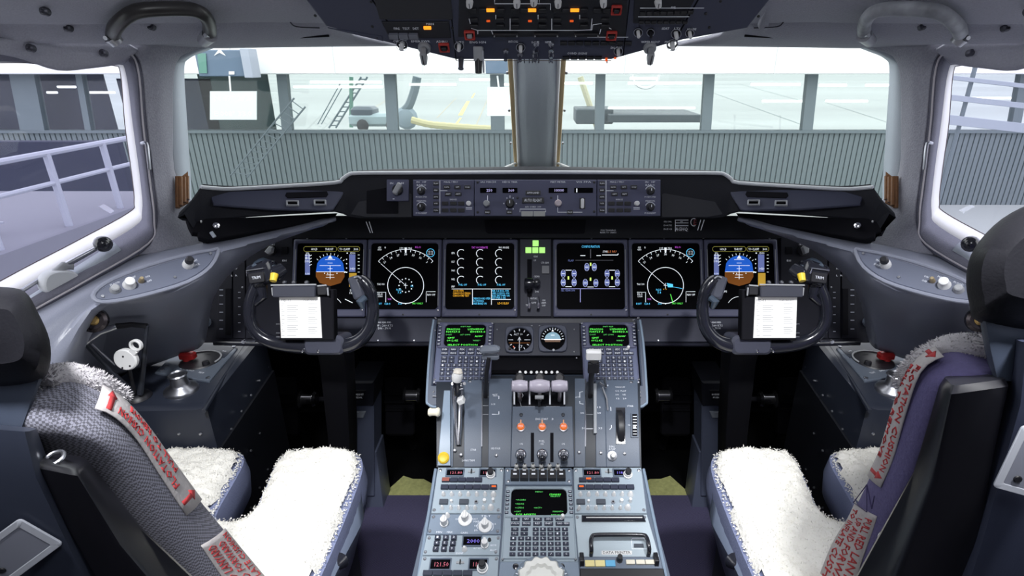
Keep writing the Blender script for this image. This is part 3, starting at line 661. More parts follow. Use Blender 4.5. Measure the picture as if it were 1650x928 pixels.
q.text(PG, 859, 333.5, 'AFS OVRD OFF', 2.5, paint, Z + .0003, width=26)
for a in range(6): q.disc(PG, 822 + 10 * math.cos(R(a * 60)), 328 + 10 * math.sin(R(a * 60)), 1, paint, Z + .0003, 6)
O('marking', q, t)
for x, y in ((770, 294), (770, 342), (957, 294), (957, 341), (834, 319), (888, 319)): screw(PG, x, y, t, 2, black, Z)

# ================================================================ main instrument panel
PM = plane3(U(600, 512, 1.512), U(1000, 512, 1.512), U(600, 386, 1.532))
ip = T('instrument_panel', 'wide dark main instrument panel under the glareshield', 'instrument panel', PM.px(865, 560))
q = MB(); q.slab(PM, [(320, 540), (330, 480), (345, 430), (362, 398), (440, 372), (560, 352), (1170, 352), (1290, 372), (1368, 398), (1385, 430), (1400, 480), (1412, 545), (1412, 552), (320, 552)], -.012, -.004, darkp, .002); O('backing_board', q, ip)
# strip between glareshield and displays
PS = plane3(U(700, 384, 1.515), U(1000, 384, 1.515), U(700, 352, 1.50))
q = MB(); q.slab(PS, [(470, 384), (455, 368), (540, 348), (1190, 348), (1275, 368), (1258, 384)], -.004, 0, mat('strip_dark', (.011, .012, .016), .65, spec=.25), .001); O('upper_strip', q, ip)
q = MB(); q.slab(PS, [(781, 355), (944, 355), (942, 374), (940, 376), (787, 376), (783, 373)], 0, .004, blackm, .001); O('centre_slot', q, ip, 'black slot under the middle controls')
q = MB(); q.tube([PS.px(590, 357, .001), PS.px(597, 375, .001)], .0011, paint, 6); q.tube([PS.px(595, 357, .001), PS.px(600.5, 375, .001)], .0011, paint, 6)
q.tube([PS.px(1129, 354, .001), PS.px(1124, 371, .001)], .0011, paint, 6); q.tube([PS.px(1134.5, 354, .001), PS.px(1129, 371, .001)], .0011, paint, 6); O('slash_mark', q, ip, 'twin white slash marks')
q = MB(); q.text(PS, 980, 371, 'FOR TRAINING', 2.4, paint, .0004, width=24); q.text(PS, 980, 374.6, 'REFER TO CARDS', 2.4, paint, .0004, width=26)
for y, a in ((357, 'SELCAL'), (363, 'DATE'), (369, 'REG')): q.text(PS, 1076, y, a, 2.2, paint, .0004, width=13)
O('panel_lettering', q, ip)
q = MB(); q.slab(PS, [(1087, 353), (1110, 353), (1110, 374), (1087, 374)], 0, .001, black, .0003)
for y in (354.5, 359, 363.5): q.line(PS, [(1088, y), (1109, y)], .9, paint, .0012)
q.line(PS, [(1088, 354), (1088, 373)], .9, paint, .0012); q.text(PS, 1098, 357, 'HB', 2.2, paint, .0012); q.text(PS, 1098, 369.5, 'AGHQ', 5.5, paint, .0012, width=20); O('code_placard', q, ip, 'placard reading AGHQ')
q = MB(); q.arc(PS, 1118, 358, 5, 60, 300, 1, paint, .0005, ry=6); q.text(PS, 1120, 358, 'E', 8, mat('mark_red', (.5, .1, .1), .6), .0005); O('small_emblem', q, ip)
# lower flats
PL = plane3(U(600, 552, 1.495), U(1000, 552, 1.495), U(600, 512, 1.512))
q = MB()
q.slab(PL, [(470, 513), (705, 513), (703, 551), (470, 551)], 0, .004, mat('lower_flat', (.022, .024, .042), .55, spec=.25), .001); q.slab(PL, [(1022, 513), (1262, 513), (1262, 551), (1026, 551)], 0, .004, MATS['lower_flat'], .001)
q.slab(PL, [(705, 513), (1022, 513), (1026, 522), (702, 522)], -.004, .002, mat('lower_mid', (.016, .018, .03), .5), .001); O('lower_flat', q, ip)
q = MB()
for cx in (620, 1150):
    q.text(PL, cx, 520, 'MAX GEAR SPEED', 2.6, paint, .0045, width=22); q.text(PL, cx, 525, 'UP - 260 KTS', 3.2, paint, .0045, width=27); q.text(PL, cx, 529.5, 'DN - .70 M', 3, paint, .0045, width=20)
O('speed_placard', q, ip, 'white gear speed lettering')
for P in ([(345, 553), (500, 556), (700, 554)], [(1025, 554), (1230, 556), (1385, 553)]): q = MB(); q.tube([PL.px(*p) for p in P], .006, blackg, 8); O('lower_edge_rail', q, ip)
for x, y in ((610, 549), (668, 549), (1060, 549)): screw(PL, x, y, ip, 1.6, steel, .004)
# brow highlights and screws in the row above the displays
for x in (495, 558, 650, 718, 823, 953, 1015, 1070, 1134, 1240): screw(PM, x, 384, ip, 1.5, steel, 0)

def du(x0, x1, lab, pl=PM):
    cx, cy = (x0 + x1) / 2, 448; k = pl.k(cx, cy); f = pl.at(cx, cy); t = T('display_unit', lab, 'display screen', pl.px(cx, 511))
    W_ = (x1 - x0) * k
    q = MB(); q.frame(f, W_, 125 * k, .004, W_ - 11 * k, 107 * k, .008, -.01, .008, bezm, ch=.003, zi=.001, iv=3 * k); O('bezel', q, t)
    for s_ in (-1, 1):
        q = MB(); q.tube([f.loc(s_ * (W_ / 2 - 4.2 * k), -45 * k, .0085), f.loc(s_ * (W_ / 2 - 4.2 * k), 46 * k, .0085)], .0009, knobg, 6); O('bezel_edge_strip', q, t)
    q = MB(); q.lathe(f, [(1.6 * k, .008), (1.5 * k, .009), (.8 * k, .0092)], black, 8, v=-59 * k); O('sensor', q, t)
    q = MB(); q.lathe(f, [(1.6 * k, .008), (1.5 * k, .010), (.8 * k, .0105)], chrome, 8, u=W_ / 2 - 4 * k, v=-52 * k); O('bezel_screw', q, t)
    q = MB(); q.rbox(f, W_ - 8 * k, 112 * k, 0, .002, scr, .008, .0003, v=2 * k); return t, q
H = .0024; MB.HD = H
def txt(q, x, y, s, m, sz=3.2, w=None, ang=0): q.text(PM, x, y, s, sz, m, H, ang, w)
# primary flight display
def pfd(x0, x1, lab, X):
    t, q = du(x0, x1, lab); cx, cy = X + 53.5, 438
    for a, b in ((X + 11, X + 64), (X + 66, X + 101)):
        q.line(PM, [(a + 2, 397.5), (b - 2, 397.5), (b, 399.5), (b, 403), (b - 2, 405.5), (a + 2, 405.5), (a, 403), (a, 399.5)], .8, mat('g_olive', (.3, .28, .06), .5, emit=.7), H, True)
    txt(q, X + 28, 401.8, 'HOLD', gW, 3.4, 10); txt(q, X + 52, 401.8, 'THRUST', gW, 3.4, 13); txt(q, X + 77, 401.8, 'TO CLAMP', gW, 3.4, 17); txt(q, X + 95, 401.8, '300', gW, 3.4, 7)
    sky_ = [(cx + 23 * math.cos(R(a)), cy - 4 - 22 * math.sin(R(a))) for a in range(25, 156, 10)]
    q.poly(PM, [(cx + 23, cy)] + sky_ + [(cx - 23, cy)], gB, .0021)
    q.poly(PM, [(cx - 23, cy), (cx + 23, cy), (cx + 23, cy + 8), (cx + 17, cy + 18), (cx, cy + 23), (cx - 17, cy + 18), (cx - 23, cy + 8)], gBr, .0021)
    q.line(PM, [(cx - 22, cy), (cx + 22, cy)], 1.2, gW); q.line(PM, [(cx, cy - 10), (cx, cy + 12)], 1.2, gW)
    for dy, l in ((-19.5, 8), (-14, 4), (-10, 17), (-5, 4), (5, 6), (9, 7)): q.line(PM, [(cx - l, cy + dy), (cx + l, cy + dy)], .9, gW)
    q.poly(PM, [(cx, cy - 27), (cx + 4, cy - 21), (cx - 4, cy - 21)], gW, H)
    for a in range(40, 141, 12): q.line(PM, [(cx + 27 * math.cos(R(a)), cy - 27 * math.sin(R(a))), (cx + 30 * math.cos(R(a)), cy - 30 * math.sin(R(a)))], 1, gW)
    for dx in (-9, 11, -4): q.disc(PM, cx + dx, cy + 2.5, .9, gW, H, 6)
    q.poly(PM, [(X + 13, 410), (X + 21, 410), (X + 21, 443), (X + 13, 443)], gD, .0021)
    for j, s in enumerate(('60', '80', '100')): txt(q, X + 17, 411 + j * 5, s, gW, 4, 8)
    for j in range(4): q.line(PM, [(X + 20, 413 + j * 5), (X + 24, 411 + j * 5)], 1.2, gW)
    txt(q, X + 17, 405 + 3, '250', gW, 2.5); txt(q, X + 17, 441, '0.00', gW, 3)
    q.poly(PM, [(X + 84, 410), (X + 94, 410), (X + 94, 438), (X + 84, 438)], gD, .0021); q.poly(PM, [(X + 84, 440), (X + 96, 440), (X + 96, 462), (X + 84, 462)], mat('g_gold', (.5, .3, .03), .5, emit=.7), .0021)
    txt(q, X + 90, 408, '1500', gW, 3, 8); txt(q, X + 90, 433, '1420', gW, 3.2, 8); q.disc(PM, X + 81, 408, 1.2, gW, H, 8)
    for j in range(6): q.line(PM, [(X + 98, 411 + j * 5.5), (X + 101, 411 + j * 5.5)], 1.2, gW)
    for j in range(4): q.disc(PM, X + 80, 418 + j * 7, 1, gW, H, 6)
    q.poly(PM, [(X + 76, 437), (X + 82, 438.5), (X + 76, 440)], gW, H)
    txt(q, X + 89, 468, 'DME', gW, 3, 7); txt(q, X + 89, 472, '12.4', gW, 3, 8); txt(q, X + 30, 470, 'QFE', gW, 3)
    q.arc(PM, cx, cy + 60, 20, 30, 150, .8, gW); q.line(PM, [(cx + 24, 482), (cx + 36, 488)], 1.4, gW)
    O('screen', q, t)
pfd(472.5, 590.5, 'primary flight display with blue and brown horizon behind the left control wheel', 479)
pfd(1135, 1253, 'primary flight display with blue and brown horizon behind the right control wheel', 1137)
def nd(x0, x1, lab, X, right):
    t, q = du(x0, x1, lab); cx, cy = X, 460
    q.arc(PM, cx, 464, 61, 44, 136, 1, gW, ry=62, n=30)
    for i in range(13): a = R(44 + 92 * i / 12); q.line(PM, [(cx + 61 * math.cos(a), 464 - 62 * math.sin(a)), (cx + 57 * math.cos(a), 464 - 58 * math.sin(a))], 1, gW)
    for i in range(7):
        a = R(50 + 80 * i / 6); txt(q, cx + 53 * math.cos(a), 464 - 54 * math.sin(a), ['3', '36', '33', '30', '27', '24', '21'][i], gW, 3.2, None, a - PI / 2)
    q.poly(PM, [(cx - 2, 399), (cx + 2, 399), (cx + 1, 408), (cx - 1, 408)], gW, H); txt(q, cx - 7, 400, '293', gW, 3, 6); txt(q, cx + 7, 400, 'MAG', gW, 3, 6); txt(q, cx + 20, 398.5, 'KLO', gM, 3, 9)
    q.arc(PM, cx, cy, 29, 0, 360, 1.3, gW, n=40); q.arc(PM, cx + 40, 407.5, 6.5, 0, 360, 1, gC, n=16)
    for dx, dy in ((-2.5, -2), (2.5, -2), (-2.5, 2), (2.5, 2)): txt(q, cx + 40 + dx, 407.5 + dy, '12', gW, 2.4, 3.4)
    q.line(PM, [(cx - 40, 425), (cx, 460)], .8, gW)
    if not right:
        for i in range(12): q.disc(PM, cx + 10.8 * math.cos(R(30 * i)), cy + 11 * math.sin(R(30 * i)), 1.1, gW, H, 6)
    else:
        q.line(PM, [(cx + 8, 474), (cx + 12, 488)], 1.4, gG); q.line(PM, [(cx + 4, 461), (cx + 27, 465)], .9, gC); q.poly(PM, [(cx + 2, 456), (cx + 12, 458), (cx + 12, 463), (cx + 4, 463)], gC, H); txt(q, cx - 1, 466, '+ +', gA, 3)
    txt(q, cx + 10, 461, 'H', gC, 4); txt(q, cx - 11, 467, 'N23', gC, 3.4); txt(q, cx - 10, 471.5, '7.4', gC, 3.4)
    q.line(PM, [(cx, 456), (cx, 465)], 1, gW); q.line(PM, [(cx - 3, 460), (cx + 3, 460)], 1, gW)
    txt(q, cx - 42, 399, 'GS', gW, 3); txt(q, cx - 42, 402.5, '000', gW, 3); txt(q, cx - 33, 399, '0', gW, 3.5)
    txt(q, cx - 40, 458, 'TAS 100', gW, 3, 12); q.line(PM, [(cx - 46, 471), (cx - 32, 471), (cx - 32, 487)], 1, gW); txt(q, cx - 41, 474, 'KLO', gW, 3); txt(q, cx - 41, 477.5, '116.4', gW, 3, 7)
    q.line(PM, [(cx + 48, 470), (cx + 33, 470), (cx + 33, 487)], 1, gW); txt(q, cx + 41, 475, 'NAV OFF', gW, 3, 13)
    txt(q, cx - 36, 489.5, 'DIST   123.4', gC, 2.8, 22); txt(q, cx - 26, 482, 'VOR', gM, 3, 6); txt(q, cx + 19, 489, 'TRU ONLY', gG, 2.8, 18); q.disc(PM, cx, 489.5, 1.1, gW, H, 6); txt(q, cx - 9, 489.5, '360', gC, 2.6, 6)
    O('screen', q, t)
nd(592, 711.5, 'navigation display with a white compass arc right of the left control wheel', 654, False)
nd(1013, 1133.5, 'navigation display with a white compass arc left of the right control wheel', 1072, True)
t, q = du(713, 834, 'engine display with twelve small round dials left of the gear lever')
for i in range(3):
    for j in range(4): q.arc(PM, 743.5 + 30.6 * i, 408.5 + 14.3 * j, 6.3, 50, 235, 1.3, gW, n=14)
    txt(q, 746 + 30.8 * i, 459, ['FUEL OFF', 'FUEL OFF', 'FUEL OFF'][i], gC, 3, 13)
for j, s in enumerate(('EPR', 'EGT', 'N1', 'N2', 'FF')): txt(q, 730.5, 408 + 14 * j if j < 4 else 462, s, gW, 3, 5)
txt(q, 773, 399, 'TAT 10C DERATE', gM, 3, 26); txt(q, 812, 399, 'NO MODE', gW, 3, 16)
q.line(PM, [(728, 465.7), (823, 465.7)], 1.2, gW); q.line(PM, [(761.5, 466), (761.5, 491)], 1.1, gW); q.line(PM, [(792, 466), (792, 491)], 1.1, gW); q.line(PM, [(792, 482.5), (823, 482.5)], 1, gW)
for x, y, s, m, w_ in ((739, 468.5, 'DOOR OPEN', gA, 16), (744, 472.5, 'CARGO FLO DISAG', gA, 28), (743, 476.5, 'CARGO FIRE TEST', gA, 26), (776, 481, 'CABIN DOORS OPEN', gC, 28), (771, 485, 'NO SMOKING', gC, 17), (773, 489.2, 'PARK BRAKE ON', gC, 22),
                        (806, 468.5, 'AIR 1-2 ISOL ON', gC, 27), (807, 472.5, 'AIR 1-3 ISOL ON', gC, 27), (807, 476.5, 'ELEC EXT PWR ON', gC, 28), (804, 480.2, 'EXT PWR 2 ON', gC, 21), (811, 488.8, 'LDG ELEV', gA, 18)): txt(q, x, y, s, m, 3.2, w_)
O('screen', q, t)
t, q = du(891.5, 1011.5, 'landing gear CONFIGURATION display right of the gear lever')
txt(q, 951.5, 397.5, 'CONFIGURATION', gC, 4, 29)
for cx, cy in ((945.5, 430.5), (957.5, 430.5), (907.5, 441), (925, 441), (907.5, 455), (925, 455), (978, 441), (994.5, 441), (978, 455), (994.5, 455), (943, 456), (960, 456)):
    P = [(cx + 3.6 * math.cos(R(a)), cy - 6.3 * math.sin(R(a)) * (1 if abs(math.sin(R(a))) < .95 else .95)) for a in range(0, 360, 30)]; q.line(PM, P, .9, mat('g_tyre', (.4, .45, .75), .5, emit=.9), H, True); q.poly(PM, [(cx - 3, cy - 4), (cx + 3, cy - 4), (cx + 3, cy + 4), (cx - 3, cy + 4)], gD, .0021); q.line(PM, [(cx - 2.5, cy), (cx + 2.5, cy)], 1.3, gW)
for cx, cy in ((951.5, 426), (915.8, 448), (986.2, 448), (951.3, 450)): q.poly(PM, [(cx - 1.2, cy - 2.5), (cx + 1.2, cy - 2.5), (cx + 1.2, cy + 2.5), (cx - 1.2, cy + 2.5)], glow('g_lime', (.7, .95, .2), .9), H)
for cx, cy in ((916, 435.5), (986, 435.5), (916, 462), (986, 462), (951.5, 462.5)): q.line(PM, [(cx - 5, cy), (cx + 5, cy)], 1.5, gW)
q.line(PM, [(904, 465.3), (999, 465.3)], 1, glow('g_pale', (.4, .4, .8), .8)); q.line(PM, [(935, 466), (935, 487)], 1.2, MATS['g_pale']); txt(q, 915, 468, 'SEL GEAR DN', gD, 3, 22)
txt(q, 975, 405.5, 'STAB', gW, 3, 8); txt(q, 986, 405.5, '2.5 NU', mat('g_redbrown', (.5, .15, .05), .5, emit=.9), 3.4, 14); q.line(PM, [(970, 411), (995, 411), (996, 409)], 1.8, gW); q.line(PM, [(935, 412), (943, 412)], 1.5, gW); q.line(PM, [(961, 412), (968, 412)], 1.5, gW)
txt(q, 920, 420, 'FLAP', gD, 3, 9); q.line(PM, [(927, 419.5), (988, 419.5)], .9, mat('g_dimgrey', (.1, .1, .12), .5, emit=.6)); q.line(PM, [(951.5, 402), (951.5, 416)], 1.6, MATS['g_dimgrey']); O('screen', q, t)

# gear panel
MB.HD = .0034
t = T('landing_gear_panel', 'narrow centre panel with four green lamps and the gear lever', 'control panel', PM.px(863, 511))
q = MB(); q.slab(PM, [(838, 385), (888, 385), (888, 510), (838, 510)], -.004, .003, mat('gear_panel', (.032, .034, .055), .6), .001); O('faceplate', q, t)
for x, y in ((863, 392.5), (851.5, 403.5), (862.5, 403.5), (873.5, 403.5)): button(PM, x, y, 9.4, 9.2, gGl, t, 'green_lamp', z0=.003, z1=.007)
q = MB(); q.slab(PM, [(849.5, 418), (857, 418), (857, 478), (849.5, 478)], .003, .004, blackm, .0003); O('lever_slot', q, t)
f = PM.at(853, 470); q = MB(); q.tube([PM.px(853, 470, .0), PM.px(853, 466, .03)], .004, black, 8); q.lathe(Plane(PM.px(852, 459, .045), PM.n, PM.v), [(.004, -.012), (.013, -.01), (.015, 0), (.013, .012), (.004, .014)], blackg, 18); q.lathe(Plane(PM.px(865, 457, .035), PM.v, PM.u), [(.002, -.01), (.010, -.006), (.010, .004), (.002, .006)], blackg, 14); O('gear_lever', q, t, 'black wheel shaped gear lever')
button(PM, 879, 435, 12, 13, mat('guard_grey', (.07, .075, .1), .4), t, 'square_guard', z0=.003, z1=.010)
for x in (853.5, 868): q = MB(); q.tube([PM.px(x, 478, .004), PM.px(x - 1, 482, .03), PM.px(x, 490, .035), PM.px(x - 1, 497, .03)], [.003, .0035, .0035, .0045], chrome, 8); O('chrome_toggle', q, t)
q = MB()
for x, y, s, w_ in ((863, 413.5, 'GEAR', 7), (862, 420, 'UP', 4), (878, 423.5, 'CTR GEAR', 13), (865, 445.5, 'GEAR', 9), (865, 470, 'DN', 5), (861, 481, 'ANTISKID', 14), (860, 488, 'OFF', 8), (876, 488, 'ARM', 7), (876, 484, 'ON', 5), (851, 492, 'TEST', 8), (876, 492.5, 'OFF', 6)): q.text(PM, x, y, s, 2.8, paint, .0034, width=w_)
O('marking', q, t)

MB.HD = .0004
# outboard panels
for mir in (False, True):
    m_ = lambda x: 1730 - x if mir else x
    t = T('outboard_instrument_panel', 'dark outboard panel with switches at the %s end of the instrument panel' % ('right' if mir else 'left'), 'instrument panel', PM.px(m_(410), 545))
    q = MB()
    for pts in ([(348, 545), (352, 470), (360, 420), (374, 400), (374, 545)], [(376, 545), (376, 400), (395, 391), (395, 545)], [(397, 545), (397, 390), (472, 380), (472, 545)]): q.slab(PM, [(m_(a), b) for a, b in pts], -.004, .001, darkp, .001)
    O('faceplate', q, t)
    X = m_(437)
    f = PM.at(X, 404, R(-25 if not mir else 30)); q = MB(); k = PM.k(437, 404); q.lathe(f, [(9 * k, .001), (8.5 * k, .005)], black, 18); q.slab(f, [(-.007, -.009), (.004, -.011), (.011, -.002), (.007, .012), (-.003, .010)], .005, .018, knobg, .002, px=False); O('selector_knob', q, t, 'pointed grey selector knob')
    X = m_(438); q = MB(); f = PM.at(X, 386); q.frame(f, 12 * k, 12 * k, .008, 7 * k, 7 * k, .005, .001, .004, knobg); q.lathe(f, [(.003, .001), (.002, .008)], white, 10); O('round_switch', q, t)
    button(PM, m_(459), 404, 10, 12, blackm, t, 'square_display', z0=.001, z1=.003)
    q = MB(); q.text(PM, m_(440), 394, 'SRC', 2.6, paint, .0015); q.text(PM, m_(459), 420, 'EIS', 2.6, paint, .0015, width=7); q.disc(PM, m_(364), 435, 1.4, paint, .0015, 6)
    for y in (428, 433, 444): q.text(PM, m_(378), y, ['AUX', 'NAV', 'L  R'][(428, 433, 444).index(y)], 2.6, paint, .0015, width=10)
    for y in (467, 476, 490, 503, 516, 530): q.line(PM, [(m_(354), y), (m_(360), y)], 1.2, paintd, .0015); q.line(PM, [(m_(384), y + 4), (m_(388), y + 4)], 1.1, paintd, .0015)
    O('marking', q, t)
    q = MB(); q.poly(PM, [(m_(352), 436), (m_(362), 438), (m_(356), 456)] if not mir else [(m_(362), 438), (m_(352), 436), (m_(356), 456)], mat('dull_red', (.14, .03, .025), .6), .0018); O('red_flag', q, t)
    q = MB(); q.slab(PM, [(m_(364), 465), (m_(373), 465), (m_(373), 540), (m_(364), 540)], .001, .003, blackm, .0003); O('dark_slot', q, t)
    q = MB(); f = PM.at(m_(331), 519); q.lathe(f, [(.014, -.004), (.013, .006), (.009, .009)], mat('knob_slate', (.25, .29, .36), .5), 14); q.rbox(f, .004, .018, .009, .014, MATS['knob_slate']); O('round_knob', q, t)
    q = MB(); q.text(PM, m_(330), 499, 'VENT', 3, paintd, .0015, width=10); O('marking', q, t)
    screw(PM, m_(391), 463, t, 1.5, steel, .001); screw(PM, m_(400), 400, t, 1.2, steel, .001)

# ================================================================ standby instruments
PC_ = plane3(U(600, 572, 1.46), U(1000, 572, 1.46), U(600, 522, 1.50))
t0 = T('standby_panel', 'dark plate that carries the two round standby instruments', 'instrument panel', PC_.px(865, 572)); q = MB(); q.slab(PC_, [(796, 520), (934, 520), (935, 573), (793, 573)], -.02, 0, mat('standby_plate', (.03, .033, .052), .5), .001); O('plate', q, t0)
for x, y in ((801, 531), (857, 525), (869, 525), (925, 531), (925, 567), (929, 577), (797, 577)): screw(PC_, x, y, t0, 1.5, steel)
def instr(cx, cy, lab, kind):
    t = T('standby_instrument', lab, 'instrument', PC_.px(cx, cy + 22)); k = PC_.k(cx, cy); f = PC_.at(cx, cy)
    q = MB(); n = 24; W_ = 23 * k; out = [(max(-W_, min(W_, 1.28 * W_ * math.cos(2 * PI * i / n))), max(-W_, min(W_, 1.28 * W_ * math.sin(2 * PI * i / n)))) for i in range(n)]
    cir = lambda r, z: [f.loc(r * math.cos(2 * PI * i / n), r * math.sin(2 * PI * i / n), z) for i in range(n)]
    sq = lambda z, s_=1: [f.loc(a * s_, b * s_, z) for a, b in out]
    q.loft([sq(0), sq(.006), sq(.008, .96), cir(21 * k, .008), cir(20 * k, .006), cir(20 * k, -.002)], mat('instrument_case', (.07, .078, .115), .5), False, False); O('case', q, t)
    q = MB(); q.lathe(f, [(20 * k, .001), (20 * k, .002)], scr, 28); h = .0024
    if kind == 0:
        for i in range(12): a = R(30 * i); q.line(PC_, [(cx + 14 * math.cos(a), cy + 14 * math.sin(a)), (cx + 17.5 * math.cos(a), cy + 17.5 * math.sin(a))], 1.2, paint, h)
        q.text(PC_, cx - 2, cy - 9, 'ALT 10', 3.6, paint, h, width=14); q.line(PC_, [(cx, cy - 4), (cx, cy + 14)], 1, paint, h); q.line(PC_, [(cx - 18, cy), (cx - 10, cy)], 1.2, paint, h); q.line(PC_, [(cx + 8, cy), (cx + 17, cy)], 1.2, paint, h); q.text(PC_, cx, cy - 2, 'A', 6, paint, h); q.text(PC_, cx + 2, cy + 11, '17', 5, paint, h); q.line(PC_, [(cx - 17, cy + 5), (cx + 17, cy + 5)], .8, gBr, h); q.line(PC_, [(cx - 10, cy + 10), (cx - 8, cy + 13)], 1.5, mat('needle_red', (.7, .15, .08), .5, emit=.3), h)
    else:
        q.poly(PC_, [(cx + 13 * math.cos(R(a)), cy + 1 - 12 * math.sin(R(a))) for a in range(0, 181, 15)], mat('att_blue', (.25, .42, .52), .5, emit=.35), .0022); q.poly(PC_, [(cx + 13, cy + 1), (cx - 13, cy + 1), (cx - 12, cy + 5), (cx + 12, cy + 5)], mat('att_brown', (.22, .12, .07), .5, emit=.1), .0022)
        for i in range(13): a = R(15 * i); q.line(PC_, [(cx + 15 * math.cos(a), cy - 15 * math.sin(a)), (cx + 18 * math.cos(a), cy - 18 * math.sin(a))], 1.3, paint, h)
        q.line(PC_, [(cx - 14, cy + 1), (cx + 14, cy + 1)], 1.6, gW, h); q.line(PC_, [(cx - 3, cy - 6), (cx + 3, cy - 6)], .8, gW, h); q.poly(PC_, [(cx, cy - 15), (cx + 2, cy - 12), (cx - 2, cy - 12)], gW, h)
    O('dial_face', q, t)
    if kind: q = MB(); q.lathe(f, [(.003, .006), (.0032, .012)], steel, 10, u=1 * k, v=-21 * k); O('cage_knob', q, t)
    else: q = MB(); q.lathe(f, [(.0035, .006), (.0035, .014)], black, 10, u=-15 * k, v=-17 * k); O('baro_knob', q, t)
instr(837, 548, 'round black standby altimeter dial between the two upper keypads', 0); instr(890.5, 546.5, 'round standby horizon instrument with pale blue upper half', 1)

# ================================================================ overhead panel
oc = V((0, 1.2, 1.5)); PO = Plane(oc, (0, -.66, .75)); oh = T('overhead_panel', 'dark navy overhead switch panel hanging from the ceiling', 'overhead panel', oc)
out = [(735, 97.5), (985, 97.5), (1075, 75), (1250, 36), (1330, -90), (395, -90), (480, 36), (640, 73)]
out = [(735, 97.5), (985, 97.5), (1100, 66), (1205, 47), (1250, -10), (1290, -110), (440, -110), (490, -2), (525, 44), (620, 69)]
q = MB(); q.slab(PO, out, -.07, 0, ohp, .004); O('housing', q, oh)
q = MB(); q.line(PO, [(735, 97.5), (985, 97.5)], 1.2, mat('brown_edge', (.12, .07, .05), .6), .0003); q.line(PO, [(596, -6), (652, 74)], 3, blackm, .0003); q.line(PO, [(1128, -6), (1082, 74)], 3, blackm, .0003); q.line(PO, [(724, -6), (735, 97)], 2, blackm, .0003); q.line(PO, [(1015, -6), (1004, 90)], 2, blackm, .0003); O('panel_seam', q, oh)
def om(name, pts, m, z0=0, z1=.003, lab=None):
    q = MB(); q.slab(PO, pts, z0, z1, m, .001); return O(name, q, oh, lab)
om('cover_plate', [(602, -8), (726, -8), (730, 30), (612, 30)], mat('oh_cover', (.03, .031, .038), .6)); om('dark_module', [(740, -8), (1012, -8), (1008, 58), (738, 58)], mat('oh_dark', (.014, .015, .022), .6), lab='dark system module'); om('dark_module', [(1022, -8), (1122, -8), (1100, 36), (1020, 36)], mat('oh_dark', (.014, .015, .022), .6), lab='dark right module')
om('light_module', [(615, 34), (724, 34), (727, 60), (628, 60)], MATS['oh_dark'], lab='module with three grey buttons')
for x in (635, 651, 667): button(PO, x, 55, 15, 9, knobg if 0 else mat('oh_btn', (.16, .17, .21), .4), oh, 'grey_button', z0=.003, z1=.009)
for x, y, w_, h_ in ((790, 14, 14, 5), (857, 14, 14, 5), (926, 14, 14, 5), (689, 42.5, 12, 5)): button(PO, x, y, w_, h_, gO, oh, 'amber_light', z0=.003, z1=.006)
for x, y in ((787, 31.5), (854, 31.5), (921, 31.5), (991, 91), (977, 92), (977, 95)): button(PO, x, y, 6 if y < 80 else 4, 2.6 if y < 80 else 2, gR, oh, 'small_amber_light', z0=.003, z1=.006)
for x, y in ((757, 54), (716, 74), (985, 55), (993, 13.5)):
    f = PO.at(x, y); k = PO.k(x, y); kk = 1.25; q = MB(); q.frame(f, 17 * k, 13 * k * kk, .002, 12 * k, 8 * k * kk, .001, .003, .008, redl); O('red_guard_frame', q, oh)
    q = MB(); q.rbox(f, 8 * k, 5 * k * kk, .003, .01, knobg if x in (757,) else black); O('guarded_button', q, oh)
# black buttons
for x in (762, 778, 807, 830, 845, 874, 897, 912, 941, 962, 977):
    button(PO, x, 14, 12, 7, black, oh, z0=.003, z1=.007)
for y in (29, 39):
    for x in (764, 806, 830, 874, 898, 941, 975): button(PO, x, y, 13, 6, black, oh, z0=.003, z1=.007)
for x in (815, 880, 945): q = MB(); q.tube([PO.px(x - 20, 52, .008), PO.px(x + 20, 52, .008)], .0035, black, 8); q.lathe(PO.at(x - 18, 52), [(.002, .01), (.001, .013)], knobg, 8); q.lathe(PO.at(x + 18, 52), [(.002, .01), (.001, .013)], knobg, 8); O('black_bar_handle', q, oh)
for i in range(8): button(PO, 1035 + i * 11, 19 - i * .3, 9, 6, black, oh, z0=.003, z1=.007); button(PO, 1033 + i * 10, 33, 8, 5, black, oh, z0=.003, z1=.007)
for i in range(9): button(PO, 908 + i * 13, 68, 11, 6, black, oh, z0=.0, z1=.005)
for i in range(5): button(PO, 912 + i * 13, 92, 11, 5, black, oh, z0=.0, z1=.005)
q = MB()
for L_ in ([(797, -2), (797, 4), (869, 4), (869, -2)], [(866, -4), (866, 4), (887, 4), (887, 14)], [(756, 28), (760, 44), (770, 47), (930, 47), (954, 46), (955, 38), (968, 36), (985, 45)], [(799, 22), (799, 29)], [(822, 28), (822, 47)], [(867, 22), (867, 29)], [(889, 28), (889, 47)], [(934, 22), (934, 29)], [(954, 28), (952, 47)], [(770, 47), (770, 53)], [(792, 47), (794, 53), (798, 53)], [(968, 45), (966, 53)], [(946, 58), (1012, 58)], [(1031, 11), (1134, 11)], [(1028, 25), (1110, 25)]): q.line(PO, L_, 1.1, paint, .0034)
